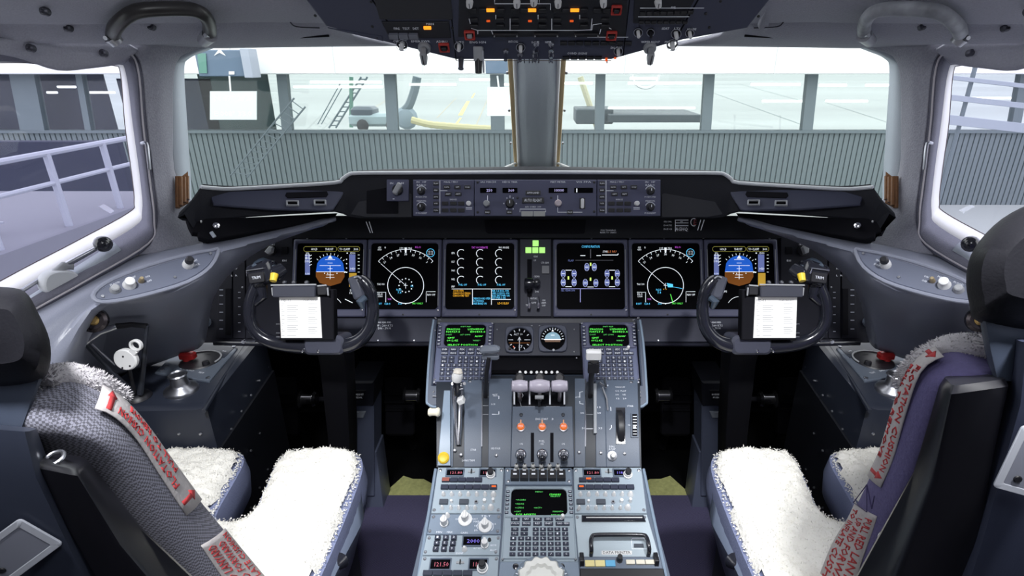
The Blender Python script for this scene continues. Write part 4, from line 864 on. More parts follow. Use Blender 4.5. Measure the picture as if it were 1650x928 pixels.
for x, y, s, w_ in ((645, 64.5, 'CVR TEST', 22), (678, 64.5, 'EMER PWR', 30), (712, 65, 'ADIRU', 18), (655, 44, 'FIRE   TEST   DET', 40), (693, 36.5, 'MAN', 12), (742, 66, 'LTS', 12), (770, 66, 'ENG IGN', 26), (827, 65, 'ANTI COLL', 16), (863, 66, 'ICE', 12), (883, 66, 'WIPER', 10), (930, 84, 'OVHD SIGNS', 32), (993, 75, 'ENG START', 18), (1048, 65.5, 'WIPER RIGHT', 30), (1083, 65.5, 'MAP LIGHT', 24), (1072, 44, 'SEAT', 12), (1091, 44, 'LTS', 10), (1114, 45, 'VOLUME', 15), (1085, 10, 'FUEL', 8)): q.text(PO, x, y, s, 4, paint, .0036, width=w_)
O('marking', q, oh)
# rotary knobs
def ohknob(x, y, big=True):
    f = PO.at(x, y); k = PO.k(x, y); q = MB(); q.lathe(f, [(10.5 * k, 0), (10 * k, .006), (8 * k, .008)], knobg, 20); q.lathe(f, [(6 * k, .008), (5.5 * k, .022)], steel, 16); O('rotary_base', q, oh)
    q = MB(); q.rbox(f, 9 * k, 22 * k, .014, .034, knobg, .003, .003, v=-2 * k); q.rbox(f, 1.4 * k, 20 * k, .034, .0345, black, .0002, .0001, v=-2 * k); O('pointer_knob', q, oh, 'large silver pointer knob')
ohknob(684, 76); ohknob(1047, 76)
for x, y, r in ((648, 70, 9), (740, 72, 7.5), (839, 74, 7), (996, 80, 7), (1083, 70, 9), (1089, 52, 8), (1028, 50, 7), (1111, 51, 7), (1048, 50, 6)):
    f = PO.at(x, y); k = PO.k(x, y); q = MB(); q.frame(f, 2 * r * k, 2 * r * k, r * k, 1.5 * r * k, 1.5 * r * k, r * .75 * k, 0, .004, black, n=6); q.arc(PO, x, y, r, 0, 360, .8, paintd, .005); O('dial_ring', q, oh)
    q = MB(); q.lathe(f, [(.45 * r * k, 0), (.4 * r * k, .016), (.25 * r * k, .018)], white if r > 6 else black, 12); O('dial_knob', q, oh, 'small white knob' if r > 6 else None)
for x, y in ((757, 1), (833, 1), (899, 1), (972, 0), (1060, 1), (860, -2)):
    f = PO.at(x, y); k = PO.k(x, y); q = MB(); q.lathe(f, [(6 * k, .003), (5 * k, .015)], white, 14); q.rbox(f, 1.2 * k, 9 * k, .015, .0155, black); O('white_pointer_knob', q, oh)
# toggles
for x, y, h_ in ((815, 82, .02), (863, 82, .018), (888, 70, .014), (888, 82, .014), (864, 70, .02), (838, 87, .014), (888, 88, .012), (862, 88, .012)):
    q = MB(); a = PO.px(x, y); q.lathe(PO.at(x, y), [(.006, 0), (.0055, .004), (.003, .006)], steel, 10); q.tube([a, a + PO.n * h_ + V((0, 0, -.004))], [.0022, .0036], chrome, 8); O('toggle_switch', q, oh)
# hanging levers at the front edge
q = MB(); a = PO.px(772, 78, .003); q.box(a + V((0, -.012, -.008)), (.017, .03, .026), knobg); q.tube([a + V((0, -.02, -.018)), a + V((.0, -.026, -.042))], [.0075, .0065], black, 12); q.box(a + V((.009, -.016, -.022)), (.003, .014, .04), steel); O('hanging_lever', q, oh, 'grey and black hanging lever')
q = MB(); a = PO.px(743, 95, .0); q.tube([a, a + V((0, -.012, -.018))], .0058, steel, 12); O('hanging_toggle', q, oh)
q = MB()
for x in (835, 845, 853, 858, 863, 868, 885, 890, 978): q.tube([PO.px(x, 96, -.001), PO.px(x, 96, -.001) + V((0, -.004, -.007))], .0014, steel, 6)
O('front_edge_pins', q, oh)
for x, y in ((508, 25), (600, 43), (608, 60), (598, 3), (1222, 26), (1143, 44), (1137, 22), (1161, 2), (724, 30), (729, 45)): screw(PO, x, y, oh, 2.4, black, 0)
om('side_step', [(528, 44), (616, 58), (618, 66)], ohp, 0, .002)
# silver flange at the right flank of the overhead panel
q = MB(); q.loft([US([(1250, -20, 1.06), (1222, 42, 1.2), (1240, 50, 1.26)], 4), US([(1275, -20, 1.08), (1246, 30, 1.2), (1262, 48, 1.26)], 4)], lining_up, closed=False); O('flank_flange', q, oh, 'grey flange beside the right flank', thick=.008)

# ---- grab handles
for mir in (False, True):
    hm = mat('worn_leather', (.035, .033, .033), .35, var=.7, scale=25) if not mir else mat('worn_grey', (.30, .31, .34), .5, var=.85, scale=30)
    t = T('grab_handle', 'black leather wrapped grab handle above the left windshield corner' if not mir else 'worn grey grab handle with black wear marks above the right windshield corner', 'handle', U(260, 68, 1.12), mirror=mir)
    P = [(182, 56, 1.04), (186, 44, 1.0), (202, 28, .975), (222, 18, .97), (260, 14.5, .985), (305, 15, 1.01), (326, 22, 1.03), (336, 36, 1.07), (338, 52, 1.12)]
    q = MB(); q.tube(US(P, 5), .0122, hm, 14); O('grip', q, t, mirror=mir)
    for a, b, c in (((180, 60, 1.04), (190, 70, 1.05), (178, 62, 1.1)), ((338, 56, 1.12), (328, 66, 1.15), (330, 54, 1.19))):
        q = MB(); q.tube([U(*c), U(*a)], .010, pale, 10); q.tube([U(*a), U(*b)], [.0145, .012], mat('clamp_metal', (.45, .45, .48), .35, .6), 12); q.tube([U(*a), U(*a) + V((0, -.018, -.002))], [.006, .004], steel, 8); O('clamp', q, t, mirror=mir)
# ================================================================ keypad display units
PK = plane3(U(700, 620, 1.365), U(1000, 620, 1.365), U(700, 518, 1.452))
PP = plane3(U(700, 928, 1.052), U(1000, 928, 1.052), U(700, 755, 1.227))
def bil(c):
    (ax, ay), (bx, by), (cx, cy), (dx, dy) = c      # TL TR BR BL
    def m(u, v):
        s = (u + 1) / 2; return (ax * (1 - s) + bx * s) * (1 - v) + (dx * (1 - s) + cx * s) * v, (ay * (1 - s) + by * s) * (1 - v) + (dy * (1 - s) + cy * s) * v
    return m
def mcdu(pl, c, lab, scr_u, lines, km, bm, mirror_lsk=True, bright=True):
    m = bil(c); t = T('keypad_display_unit', lab, 'keypad', pl.px(*m(0, 1))); k = pl.k(*m(0, .5))
    W_ = (pl.px(*m(1, .5)) - pl.px(*m(-1, .5))).length; a0 = (scr_u[1] - scr_u[0]) * W_ / 2
    q = MB(); sx, sy = m((scr_u[0] + scr_u[1]) / 2, .225)
    P = lambda l: [m(*p) for p in l]
    q.slab(pl, P([(-1, 0), (1, 0), (1, 1), (-1, 1)]), -.02, .0, bm, .001)
    # raised screen surround and keyboard tray
    q.slab(pl, P([(-.97, .42), (.97, .42), (.95, .97), (-.95, .97)]), 0, .0035, km, .001); O('housing', q, t)
    f = pl.at(sx, sy); hh = (pl.px(*m(0, .425)) - pl.px(*m(0, .02))).length
    q = MB(); q.frame(f, W_ * .96, hh, .004, a0, hh * .86, .010, 0, .007, bm, ch=.002, zi=.001, iu=0); O('screen_bezel', q, t)
    q = MB(); q.rbox(f, a0 + .004, hh * .9, .0, .002, scr, .01, .0004)
    for u, v, s, sz, w_ in lines:
        x, y = m(scr_u[0] + (scr_u[1] - scr_u[0]) * u, .05 + .35 * v); q.text(pl, x, y, s, sz * 1.12, gG if sz > 2.2 else glow('g_green2', (.1, .55, .12), .7), .0024, width=w_)
    O('screen', q, t)
    for s_ in (-1, 1):
        for i in range(6):
            x, y = m(s_ * .915 if s_ > 0 or scr_u[0] < -.72 else -.89, .1 + i * .055); f2 = pl.at(x, y); q = MB(); q.rbox(f2, 6 * k, 4.2 * k, .006, .009, keym, .0006); q.rbox(f2, 3.5 * k, .9 * k, .009, .0092, paint, .0001, .00005); O('line_key', q, t)
    rows = [.457, .516, .588, .648, .709, .779, .844, .918]; cols = [-.69, -.48, -.29, -.09, .11, .31, .5, .71]
    kb = lambda u, v, w_, tx: button(pl, *m(u, v), w_, 4.7 * pl.k(*m(0, 0)) / pl.k(*m(0, v)) * 1.05, keym, t, 'key', txt=tx, ts=3.0, tm=paint, z0=.0035, z1=.007)
    W5 = [-.66, -.35, -.04, .27, .58]; n1 = [['DIR', 'NAV', 'FIX', 'SEC', 'PERF'], ['F-PLN', 'PROG', 'REF', 'INIT', 'RAD', 'MENU']]
    s1 = W_ / k / 2 * .245
    for u, s in zip(W5, n1[0]): kb(u, rows[0], s1, s)
    for u, s in zip(W5 + [.84 if bright == 2 else .8], n1[1]): kb(u if u < .7 else .76, rows[1], s1 if u < .7 else s1 * .7, s)
    s2 = W_ / k / 2 * .165
    for j, r_ in ((2, ['TO', '^', 'A', 'B', 'C', 'D', 'E']), (3, ['PG', 'v', 'F', 'G', 'H', 'I', 'J'])):
        for u, s in zip([-.66, -.4] + cols[3:], r_): kb(u, rows[j], s2 if len(s) == 1 and u > -.3 else s2 * 1.25, s)
    for j, r_ in ((4, '123KLMNO'), (5, '456PQRST'), (6, '789UVWXY'), (7, '.0-Z+/_C')):
        for u, s in zip(cols, r_): kb(u, rows[j], s2, s)
    x, y = m(.66, .435); q = MB(); q.lathe(pl.at(x, y), [(.0042, .0035), (.004, .014), (.003, .016)], white, 12); O('brightness_knob', q, t, 'small white brightness knob')
    for u, v in ((-.96, .03), (.96, .03), (-.94, .98), (.94, .98)): screw(pl, *m(u, v), t, 2, steel, .0035)
    return t
FW = [(.5, .08, 'INIT REF', 1.9, 16), (.2, .2, 'ZRH2200', 2.6, 22), (.75, .2, 'LSZH/EDDF', 2.6, 26), (.2, .32, 'N4727.5', 2.6, 22), (.8, .32, 'E00833.0', 2.6, 24), (.1, .45, 'COST', 2, 10), (.5, .45, 'LAT  LONG', 2, 16), (.83, .52, 'ALIGN*', 2.4, 13), (.16, .6, 'GMT', 2.6, 12), (.2, .72, '0912.4Z', 2.6, 18), (.78, .72, 'WIND*', 2, 12), (.45, .92, 'SELECT POSITION', 2.4, 48)]
mcdu(PK, [(706, 519), (795, 519), (790, 619), (697, 619)], 'left upper keypad unit with green text screen and violet keys', (-.72, .76), FW, kblue, bezm)
mcdu(PK, [(936, 519), (1023, 519), (1031, 619), (941, 619)], 'right upper keypad unit with green text screen and a white card on it', (-.74, .72), FW, kblue, bezm)
PDL = [(.5, .1, 'MENU', 2, 12), (.8, .2, 'STANDBY', 2.6, 19), (.8, .27, 'SELECT', 2, 16), (.17, .4, '<ACARS', 2.2, 16), (.15, .55, '<ADAS', 2.2, 14), (.15, .7, '<CFDS', 2.2, 14), (.48, .7, '<ACT>', 2.2, 13), (.12, .84, '<CAT', 2.2, 11), (.84, .84, 'MAINT>', 2.2, 17), (.27, .96, 'FCP RESETS', 2.6, 32), (.82, .97, 'RETURN>', 2.2, 19)]
mcdu(PP, [(815, 783), (922, 783), (931, 905), (806, 905)], 'centre keypad unit on the pedestal with black screen reading MENU', (-.80, .80), PDL, bluel, bluel, bright=2)
# frames around the upper keypads: flared edge brackets
for mir in (False, True):
    m_ = (lambda x: 1730 - x) if mir else (lambda x: x); sd = 'right' if mir else 'left'
    t = T('keypad_surround', 'flared metal surround with rounded lower corner around the %s upper keypad unit' % sd, 'bracket', PK.px(m_(690), 650))
    q = MB(); q.slab(PK, [(m_(704), 516), (m_(698), 516), (m_(686), 648), (m_(694), 656), (m_(708), 654), (m_(716), 643), (m_(716), 622), (m_(697), 621)], -.02, .004, mat('surround', (.06, .075, .11), .4), .003); O('side_flange', q, t)
    q = MB(); q.tube([PK.px(m_(x), y, .002) for x, y in smooth([(699, 516), (693, 560), (688, 640), (691, 652), (700, 656), (710, 653), (717, 645)], 4)], .0032, mat('edge_steel', (.28, .36, .46), .35, .4), 8); O('flange_rim', q, t)
    q = MB(); q.tube([PK.px(m_(x), y, .006) for x, y in ((698, 640), (718, 641))], .003, steel, 8); O('catch', q, t)
    for x, y in ((701, 533), (701, 612), (699, 632), (702, 513), (709, 516)): screw(PK, m_(x), y, t, 1.8, chrome, .003)

# ================================================================ throttle quadrant
class Drum:
    def __init__(s, prof, sw=6):
        s.p = smooth(prof, sw); s.l = [0]
        for a, b in zip(s.p, s.p[1:]): s.l.append(s.l[-1] + math.hypot(b[0] - a[0], b[1] - a[1]))
    def uv(s, px, py):
        r = ray(px, py)
        best = None
        for i in range(len(s.p) - 1):
            (y0, z0), (y1, z1) = s.p[i], s.p[i + 1]; n = (-(z1 - z0), y1 - y0)
            d = r.y * n[0] + r.z * n[1]
            if abs(d) < 1e-9: continue
            k = ((y0 - C0.y) * n[0] + (z0 - C0.z) * n[1]) / d; yy, zz = C0.y + r.y * k, C0.z + r.z * k
            f = ((yy - y0) * (y1 - y0) + (zz - z0) * (z1 - z0)) / ((y1 - y0) ** 2 + (z1 - z0) ** 2)
            e = max(0, -f, f - 1)
            if best is None or e < best[0]: best = (e, r.x * k, s.l[i] + f * (s.l[i + 1] - s.l[i]))
            if e == 0: break
        return best[1], best[2]
    def fr(s, v):
        i = 0
        while i < len(s.l) - 2 and s.l[i + 1] < v: i += 1
        (y0, z0), (y1, z1) = s.p[i], s.p[i + 1]; L = s.l[i + 1] - s.l[i]; f = (v - s.l[i]) / L
        return y0 + (y1 - y0) * f, z0 + (z1 - z0) * f, (y1 - y0) / L, (z1 - z0) / L
    def loc(s, u, v, h=0): y, z, ty, tz = s.fr(v); return V((u, y - tz * h, z + ty * h))
    def px(s, px, py, h=0): return s.loc(*s.uv(px, py), h)
    def k(s, px, py): a, b = s.uv(px, py); c, d = s.uv(px + 1, py); return abs(c - a)
    def at(s, px, py, ang=0, h=0):
        u, v = s.uv(px, py); y, z, ty, tz = s.fr(v); q = Plane(s.loc(u, v, h), (0, ty, tz)); return q.sub(0, 0, ang)
D = Drum([(.975, .655), (.99, .675), (1.02, .707), (1.055, .735), (1.09, .754), (1.135, .769), (1.185, .776), (1.24, .775), (1.32, .768)])
def strip(q, x0, x1, y0, y1, z0, z1, m, n=10, ch=.001, x0b=None, x1b=None):
    """curved slab on the drum, x in pixels at the given rows, y0 top row"""
    loops = []
    for i in range(n + 1):
        y = y1 + (y0 - y1) * i / n; f = i / n; a = D.uv((x0b or x0) * (1 - f) + x0 * f, y); b = D.uv((x1b or x1) * (1 - f) + x1 * f, y)
        loops.append([D.loc(a[0], a[1], z0), D.loc(a[0], a[1], z1 - ch), D.loc(a[0] + ch, a[1], z1), D.loc(b[0] - ch, b[1], z1), D.loc(b[0], b[1], z1 - ch), D.loc(b[0], b[1], z0)])
    return q.loft(loops, m)
ped = T('centre_pedestal', 'blue grey centre pedestal between the seats with curved throttle quadrant', 'pedestal', (.008, .9, 0))
q = MB(); x0, x1 = -.214, .226
q.loft([[V((x, y, z)) for x, y, z in ((x0, .40, 0), (x0, .40, .44), (x0, PP.px(700, 928).y, PP.px(700, 928).z - .012), (x0, .985, .652), (x0, 1.0, .665), (x0, 1.05, .717), (x0, 1.1, .745), (x0, 1.2, .762), (x0, 1.3, .755), (x0, 1.42, .74), (x0, 1.42, 0))],
        [V((x, y, z)) for x, y, z in ((x1, .40, 0), (x1, .40, .44), (x1, PP.px(700, 928).y, PP.px(700, 928).z - .012), (x1, .985, .652), (x1, 1.0, .665), (x1, 1.05, .717), (x1, 1.1, .745), (x1, 1.2, .762), (x1, 1.3, .755), (x1, 1.42, .74), (x1, 1.42, 0))]], mat('pedestal_body', (.05, .065, .10), .5))
O('body', q, ped)
q = MB(); q.slab(PP, [(705, 755), (1034, 755), (1140, 1150), (610, 1150)], -.012, -.001, mat('pedestal_top', (.09, .115, .16), .5), .001); O('top_plate', q, ped)
for a, b in (((702, 756), (672, 945)), ((1037, 756), (1076, 945))): q = MB(); q.tube([PP.px(*a, 0), PP.px(*b, 0)], .0035, mat('edge_steel', (.28, .36, .46), .35, .4), 8); O('edge_rail', q, ped)
qd = T('throttle_quadrant', 'curved blue grey throttle quadrant at the front of the pedestal', 'throttle quadrant', D.px(868, 752))
q = MB(); q.box((.006, 1.335, .772), (.436, .20, .012), blackm); O('well_shade', q, qd, 'black well behind the throttles')  # flat black strip, the well's shade given by colour
# plates between the slots
for (a, b, ab, bb, lab) in ((748, 777, 748, 776, None), (788, 826, 787, 823, None), (926, 944, 926, 943, None), (959, 974, 960, 977, None), (974, 1027, 977, 1031, None), (727, 733, 727, 730, None)):
    q = MB(); strip(q, a, b, 612, 752, 0, .004, quad, 14, .001, ab, bb); O('quadrant_plate', q, qd, lab)
q = MB(); strip(q, 703, 1031, 605, 752.5, -.02, .0, mat('quadrant_dark', (.02, .025, .035), .5), 14, .001, 703, 1034); O('drum', q, qd)
for x, xb in ((777.5, 776.5), (943.5, 943)):
    q = MB(); P = [D.px(x + (xb - x) * i / 10, 614 + 106 * i / 10, .004) for i in range(11)]; q.tube(P, .0016, steel, 6); O('slot_trim', q, qd)
for x0_, x1_, y in ((777, 787, 640), (777, 787, 654), (777, 787, 668), (944, 958, 668), (944, 958, 691)): q = MB(); q.line(D, [(x0_, y), (x1_, y)], 1.2, steel, .001); O('slot_rib', q, qd)
q = MB(); strip(q, 956, 961, 624, 700, 0, .012, mat('cam_plate', (.35, .37, .4), .4), 8); O('flap_track', q, qd, 'pale raised flap track')
q = MB(); strip(q, 716, 726, 634, 750, .0, .010, mat('side_plate_pale', (.22, .28, .36), .4), 8, .001, 706, 727); O('side_plate', q, qd, 'pale side plate beside the trim levers')
q = MB()
for L_ in ([(795, 640), (804, 640), (804, 669), (793, 669)], [(939, 633), (934, 634), (934, 642)], [(934, 648), (934, 652), (940, 653)], [(979, 622), (984, 660), (985, 690), (982, 693)]): q.line(D, L_, 1.1, paint, .0045)
for x, y, s, w_ in ((798, 638, 'RET', 8), (795, 653, '1/3', 6), (799, 723, 'GND SPOILER', 15), (763, 725, 'STAB', 9), (755, 742, 'LONG TRIM', 20), (931, 642, 'AUTO', 8), (965, 658, '15', 6), (965, 667, '28', 6), (967, 691, '35', 6), (999, 626, 'TAKEOFF', 16), (1000, 632, 'CG  FLAP', 18), (1000, 638, '10   15', 16), (1001, 644, '12   20', 16), (1015, 656, 'STAB', 10), (986, 720, 'DIAL', 9), (986, 724, 'A FLAP', 11), (1013, 686, '<', 4), (938, 667, 'DN', 5), (940, 691, '50', 5)): q.text(D, x, y, s, 3, paint, .0046, width=w_)
O('marking', q, qd)
for x, y in ((733, 726), (743, 733), (800, 734), (933, 729), (968, 730), (1006, 731), (1017, 618), (757, 617)): screw(D, x, y, qd, 3, steel, .004)
# rudder/longitudinal trim levers
t = T('trim_lever_pair', 'pair of chrome trim levers with white tips at the left of the quadrant', 'lever', D.px(738, 720))
for i, (xa, xb, xc) in enumerate(((730, 733, 737.5), (744, 746, 740.5))):
    q = MB(); q.tube([D.px(xc, 718, .008), D.px((xa + xc) / 2 + 1, 670, .022), D.px(xb, 640, .034), U(xa if i == 0 else 748, 618, 1.26)], [.0034, .0045, .005, .004], chrome, 8); O('chrome_arm', q, t)
q = MB(); q.tube([U(737, 634, 1.235), U(736, 612, 1.21)], [.0085, .009], blackg, 12); q.tube([U(732, 625, 1.225), U(746, 622, 1.225)], .008, chrome, 10); O('lever_hub', q, t)
q = MB(); q.tube([U(736, 612, 1.205), U(737, 606, 1.20), U(739, 600, 1.197)], [.011, .0125, .009], white, 14); q.tube([U(738, 600, 1.196), U(738.5, 595, 1.195)], [.0105, .008], mat('tip_cream', (.75, .7, .62), .4), 14); O('lever_tip', q, t, 'white double lever tip')
q = MB(); q.box(U(743, 645, 1.215), (.014, .016, .012), white, Matrix.Rotation(R(-25), 3, 'Y')); O('white_block', q, t)
# white and yellow knobs
q = MB(); f = Plane(U(713, 664, 1.245), (.3, 0, 1), (.95, .3, -.3)); q.lathe(Plane(U(706, 664, 1.25), (0, 0, 1), (0, -1, 0)), [(.008, -.004), (.011, 0), (.0085, .006), (.0085, .014), (.010, .018), (.007, .022)], mat('ivory', (.8, .76, .62), .4), 16); O('ivory_knob', q, qd, 'ivory knob on the left flank')
q = MB(); q.lathe(D.at(716, 738), [(.0125, .004), (.0125, .013), (.009, .016), (.008, .0155)], yellow, 20); O('yellow_knob', q, qd, 'round yellow push knob')
# throttles
for i, (a, b, s) in enumerate(((824, 851, 'left'), (852.5, 886.5, 'middle'), (888, 915, 'right'))):
    t = T('throttle_lever', '%s throttle lever with bulged lilac white knob' % s, 'throttle lever', D.px((a + b) / 2, 655), 'three throttle levers')
    A, B = U(a, 622, 1.235), U(b, 622, 1.235); n = 12; L_ = (B - A).length; f = Plane(A, (0, 0, 1), (0, 1, 0)); f = Plane.__new__(Plane); f.o, f.u, f.v, f.n = A, V((0, 1, 0)), V((0, 0, 1)), V((1, 0, 0))
    q = MB(); q.lathe(f, [(.008, 0), (.0125, .002)] + [(.0118 + .0035 * math.sin(PI * j / 8) * (.6 + .4 * (i == 1)), .004 + (L_ - .008) * j / 8) for j in range(9)] + [(.012, L_ - .002), (.008, L_)], mat('throttle_lilac', (.50, .46, .55), .35), 20); O('knob', q, t)
    cx = (a + b) / 2
    q = MB(); q.tube([D.px(cx, 652, -.01), D.px(cx, 642, .03), U(cx, 624, 1.245)], [.006, .005, .005], steel, 8); O('arm', q, t)
    q = MB(); q.lathe(Plane(U(cx, 609, 1.25), (0, .5, .8)), [(.010, -.006), (.012, 0), (.008, .004)], black, 14); O('top_cap', q, t)
q = MB(); q.tube([U(862, 640, 1.225), U(876, 640, 1.225)], .0045, knobg, 8); q.tube([U(869, 636, 1.23), U(869, 655, 1.24)], .0025, black, 6); O('throttle_latch', q, qd, 'grey latch tab under the throttle knobs')
q = MB(); strip(q, 829, 908, 622, 658, .0, .006, blackm, 6); O('throttle_slots', q, qd, 'black throttle slots')
for x in (829, 853.5, 886, 909): q = MB(); strip(q, x - 1.5, x + 1.5, 632, 658, .004, .016, steel, 6, .0005); O('throttle_side_plate', q, qd)
for P in ([(838, 634), (843, 640), (838, 650), (840, 658), (862, 658)], [(880, 658), (902, 658)]): q = MB(); q.line(D, P, 1.2, steel, .0075); O('bracket_wire', q, qd)
for x in (838, 847, 856, 865, 872, 880, 889, 898): q = MB(); q.lathe(Plane(U(x, 600, 1.30), (0, .6, .8)), [(.0028, -.006), (.0036, 0), (.0034, .005)], white, 8); O('throttle_index_pin', q, qd, 'tiny white pin behind the throttle knobs')
q = MB(); q.tube([U(832, 602, 1.31), U(903, 602, 1.31)], .004, blackm, 6); O('pin_bar', q, qd)
# centre block
cb = T('fuel_control_block', 'raised block with three orange lamps and three chrome fuel switches', 'control panel', D.px(873, 752)); q = MB(); strip(q, 826, 922, 660, 752, .0, .013, quad, 10, .0015, 823, 925); O('block', q, cb)
for x in (839.5, 873.5, 907.5):
    f = D.at(x, 692); q = MB(); q.lathe(f, [(.0105, .012), (.0105, .016), (.0085, .017)], steel, 18); q.lathe(f, [(.008, .016), (.008, .021), (.005, .024)], mat('lamp_orange', (.75, .16, .03), .4, emit=.45), 18); lamp = O('orange_lamp', q, cb); q = MB(); q.rbox(f, .003, .010, .020, .0265, mat('lamp_tab', (.85, .4, .2), .4), .0008, v=.0085); q.textm(f, 'ENG', .004, paint, .0245); O('lamp_tab', q, lamp)
    f = D.at(x, 733); q = MB(); q.lathe(f, [(.0125, .012), (.0125, .016), (.0095, .02), (.006, .022)], chrome, 18); q.tube([f.loc(0, 0, .015), f.loc(0, -.006, .034)], [.007, .0055], chrome, 12); swb = O('switch_base', q, cb)
    q = MB(); c_ = f.loc(0, -.009, .042); q.lathe(Plane(c_, -f.n, (1, 0, 0)), [(.008 * math.sin(PI * j / 8) + .0001, -.008 * math.cos(PI * j / 8)) for j in range(9)], blackg, 16); q.lathe(Plane(c_ + f.v * .007 + f.n * .0, -f.n, (1, 0, 0)), [(.0055, -.006), (.0075, -.002), (.0055, .004)], chrome, 14); O('fuel_switch_ball', q, swb, 'shiny round fuel switch ball')
for x in (858, 889): q = MB(); strip(q, x - 2.6, x + 2.6, 700, 745, .013, .0145, blackm, 6, .0004); O('black_slot', q, cb)
for x in (840, 907): q = MB(); q.lathe(D.at(x, 673), [(.004, .013), (.004, .016), (.002, .017)], MATS['quadrant_dark'], 10); O('small_stud', q, cb)
q = MB()
for x, y, s, w_ in ((873, 679, 'ENG START', 20), (890, 679, '3', 3), (873, 713, 'FUEL', 9), (840, 717, 'ON', 5), (873, 717, 'ON', 5), (907, 717, 'ON', 5)): q.text(D, x, y, s, 3.1, paint, .0136, width=w_)
O('marking', q, cb)
# speed brake and flap handles
t = T('speedbrake_lever', 'speed brake lever with grey slab handle in front of the left upper keypad', 'lever', D.px(782, 640)); q = MB(); q.tube([D.px(782, 638, -.01), U(784, 600, 1.25), U(788, 575, 1.22)], [.006, .005, .005], black, 8); O('arm', q, t)
q = MB(); q.box(U(789.5, 563, 1.21), (.044, .022, .016), mat('handle_slate', (.16, .18, .22), .3), Matrix.Rotation(R(-4), 3, 'Y'), bev=.006); q.box(U(790.5, 575, 1.225), (.038, .012, .014), MATS['handle_slate'], bev=.004); O('handle', q, t)
t = T('flap_lever', 'flap lever with white square handle in front of the right upper keypad', 'lever', D.px(951, 640)); q = MB(); q.tube([D.px(951, 638, -.01), U(953, 605, 1.25), U(957, 582, 1.23)], [.006, .006, .009], black, 8); q.box(U(956, 592, 1.235), (.024, .012, .024), black); O('arm', q, t)
q = MB(); q.box(U(956.5, 571.5, 1.215), (.033, .018, .022), white, Matrix.Rotation(R(0), 3, 'Y'), bev=.003); O('handle', q, t, 'white square handle')
# steel side lever
q = MB(); q.tube([D.px(966, 622, .01), D.px(967, 630, .024), D.px(975, 636, .026), D.px(973, 620, .018)], .003, steel, 8); q.tube([D.px(970, 634, .02), D.px(977, 648, .012), D.px(979, 664, .006)], .0024, steel, 8); O('latch_lever', q, qd, 'bent steel latch lever right of the flap slot')
# stabiliser wheel
t = T('trim_indicator_wheel', 'black ribbed thumb wheel at the right of the quadrant', 'wheel', D.px(999, 715)); q = MB(); f = Plane.__new__(Plane); c_ = D.px(999, 687, -.012); f.o, f.u, f.v, f.n = c_, V((0, 1, 0)), V((0, 0, 1)), V((1, 0, 0))
q.lathe(f, [(.034, -.0075), (.040, -.006), (.041, 0), (.040, .006), (.034, .0075)], black, 48, flute=24, fd=.03); O('wheel_rim', q, t); q = MB(); strip(q, 992, 1007, 659, 716, .0035, .0065, blackg, 8, .0004); O('wheel_slot', q, t)
q = MB(); strip(q, 1016, 1028, 668, 706, .004, .008, quad, 6, .0004); strip(q, 1018, 1026, 670, 704, .008, .0085, blackm, 6, .0002)
for i in range(7): q.line(D, [(1019, 674 + i * 4.5), (1025, 674 + i * 4.5)], 1.2, paint, .009)
q.line(D, [(1019, 690), (1024, 690)], 2.2, white, .0095); O('scale_window', q, qd, 'narrow white scale window')
f = D.at(986, 735); q = MB(); q.lathe(f, [(.011, .004), (.0105, .008), (.006, .009)], steel, 16); q.lathe(f, [(.006, .008), (.0055, .024), (.004, .026)], white, 14); O('dial_knob', q, qd, 'white dial a flap knob')

# ================================================================ pedestal units
def punit(x0, x1, y0, y1, x0b, x1b, name, lab, m=bluel, cat='radio panel'):
    t = T(name, lab, cat, PP.px((x0b + x1b) / 2, y1)); q = MB(); q.slab(PP, [(x0, y0), (x1, y0), (x1b, y1), (x0b, y1)], -.006, .004, m, .0012); O('faceplate', q, t)
    for x, y in ((x0 + 4, y0 + 5), (x1 - 4, y0 + 5), (x0b + 5, y1 - 5), (x1b - 5, y1 - 5)): screw(PP, x, y, t, 2.6, steel, .004)
    return t
Z = .004
def tri(x, y, t, s=1.0, m=white):
    k = PP.k(x, y); f = PP.at(x, y); q = MB(); q.lathe(f, [(3.6 * k * s, Z), (3.3 * k * s, Z + .004), (1.7 * k * s, Z + .011), (1.2 * k * s, Z + .012)], m, 12); return O('small_knob', q, t)
def wknob(x, y, r, h, t, m=white, skirt=1.0, name='knob', ptr=True, lab=None, cap=None):
    k = PP.k(x, y); f = PP.at(x, y); q = MB(); q.lathe(f, [(r * skirt * k, Z), (r * skirt * k, Z + .003), (r * k * 1.02, Z + .006)], m, 20); q.lathe(f, [(r * k * .85, Z + .004), (r * k * .8, Z + h)], m, 18)
    if ptr: q.rbox(f, r * .75 * k, r * 1.9 * k, Z + .006, Z + h * 1.15, m, .002, .0015)
    if cap: q.lathe(f, [(r * k * .68, Z + h), (r * k * .66, Z + h * 1.75), (r * k * .5, Z + h * 1.85)], cap, 18)
    return O(name, q, t, lab)
def window(x, y, w_, h_, s, t, m=None):
    f = PP.at(x, y); k = PP.k(x, y); q = MB(); q.frame(f, (w_ + 4) * k, (h_ + 4) * k * 1.25, .001, w_ * k, h_ * k * 1.25, .0005, Z, Z + .0025, mat('window_rim', (.10, .13, .18), .5), ch=.0006); q.rbox(f, w_ * k, h_ * k * 1.25, Z, Z + .0006, scr, .0004, .0001)
    if s: q.text(PP, x + 2, y, s, h_ * .55, m or glow('g_redtext', (.35, .09, .12), .8), Z + .001, width=w_ * .72)
    return O('readout_window', q, t)
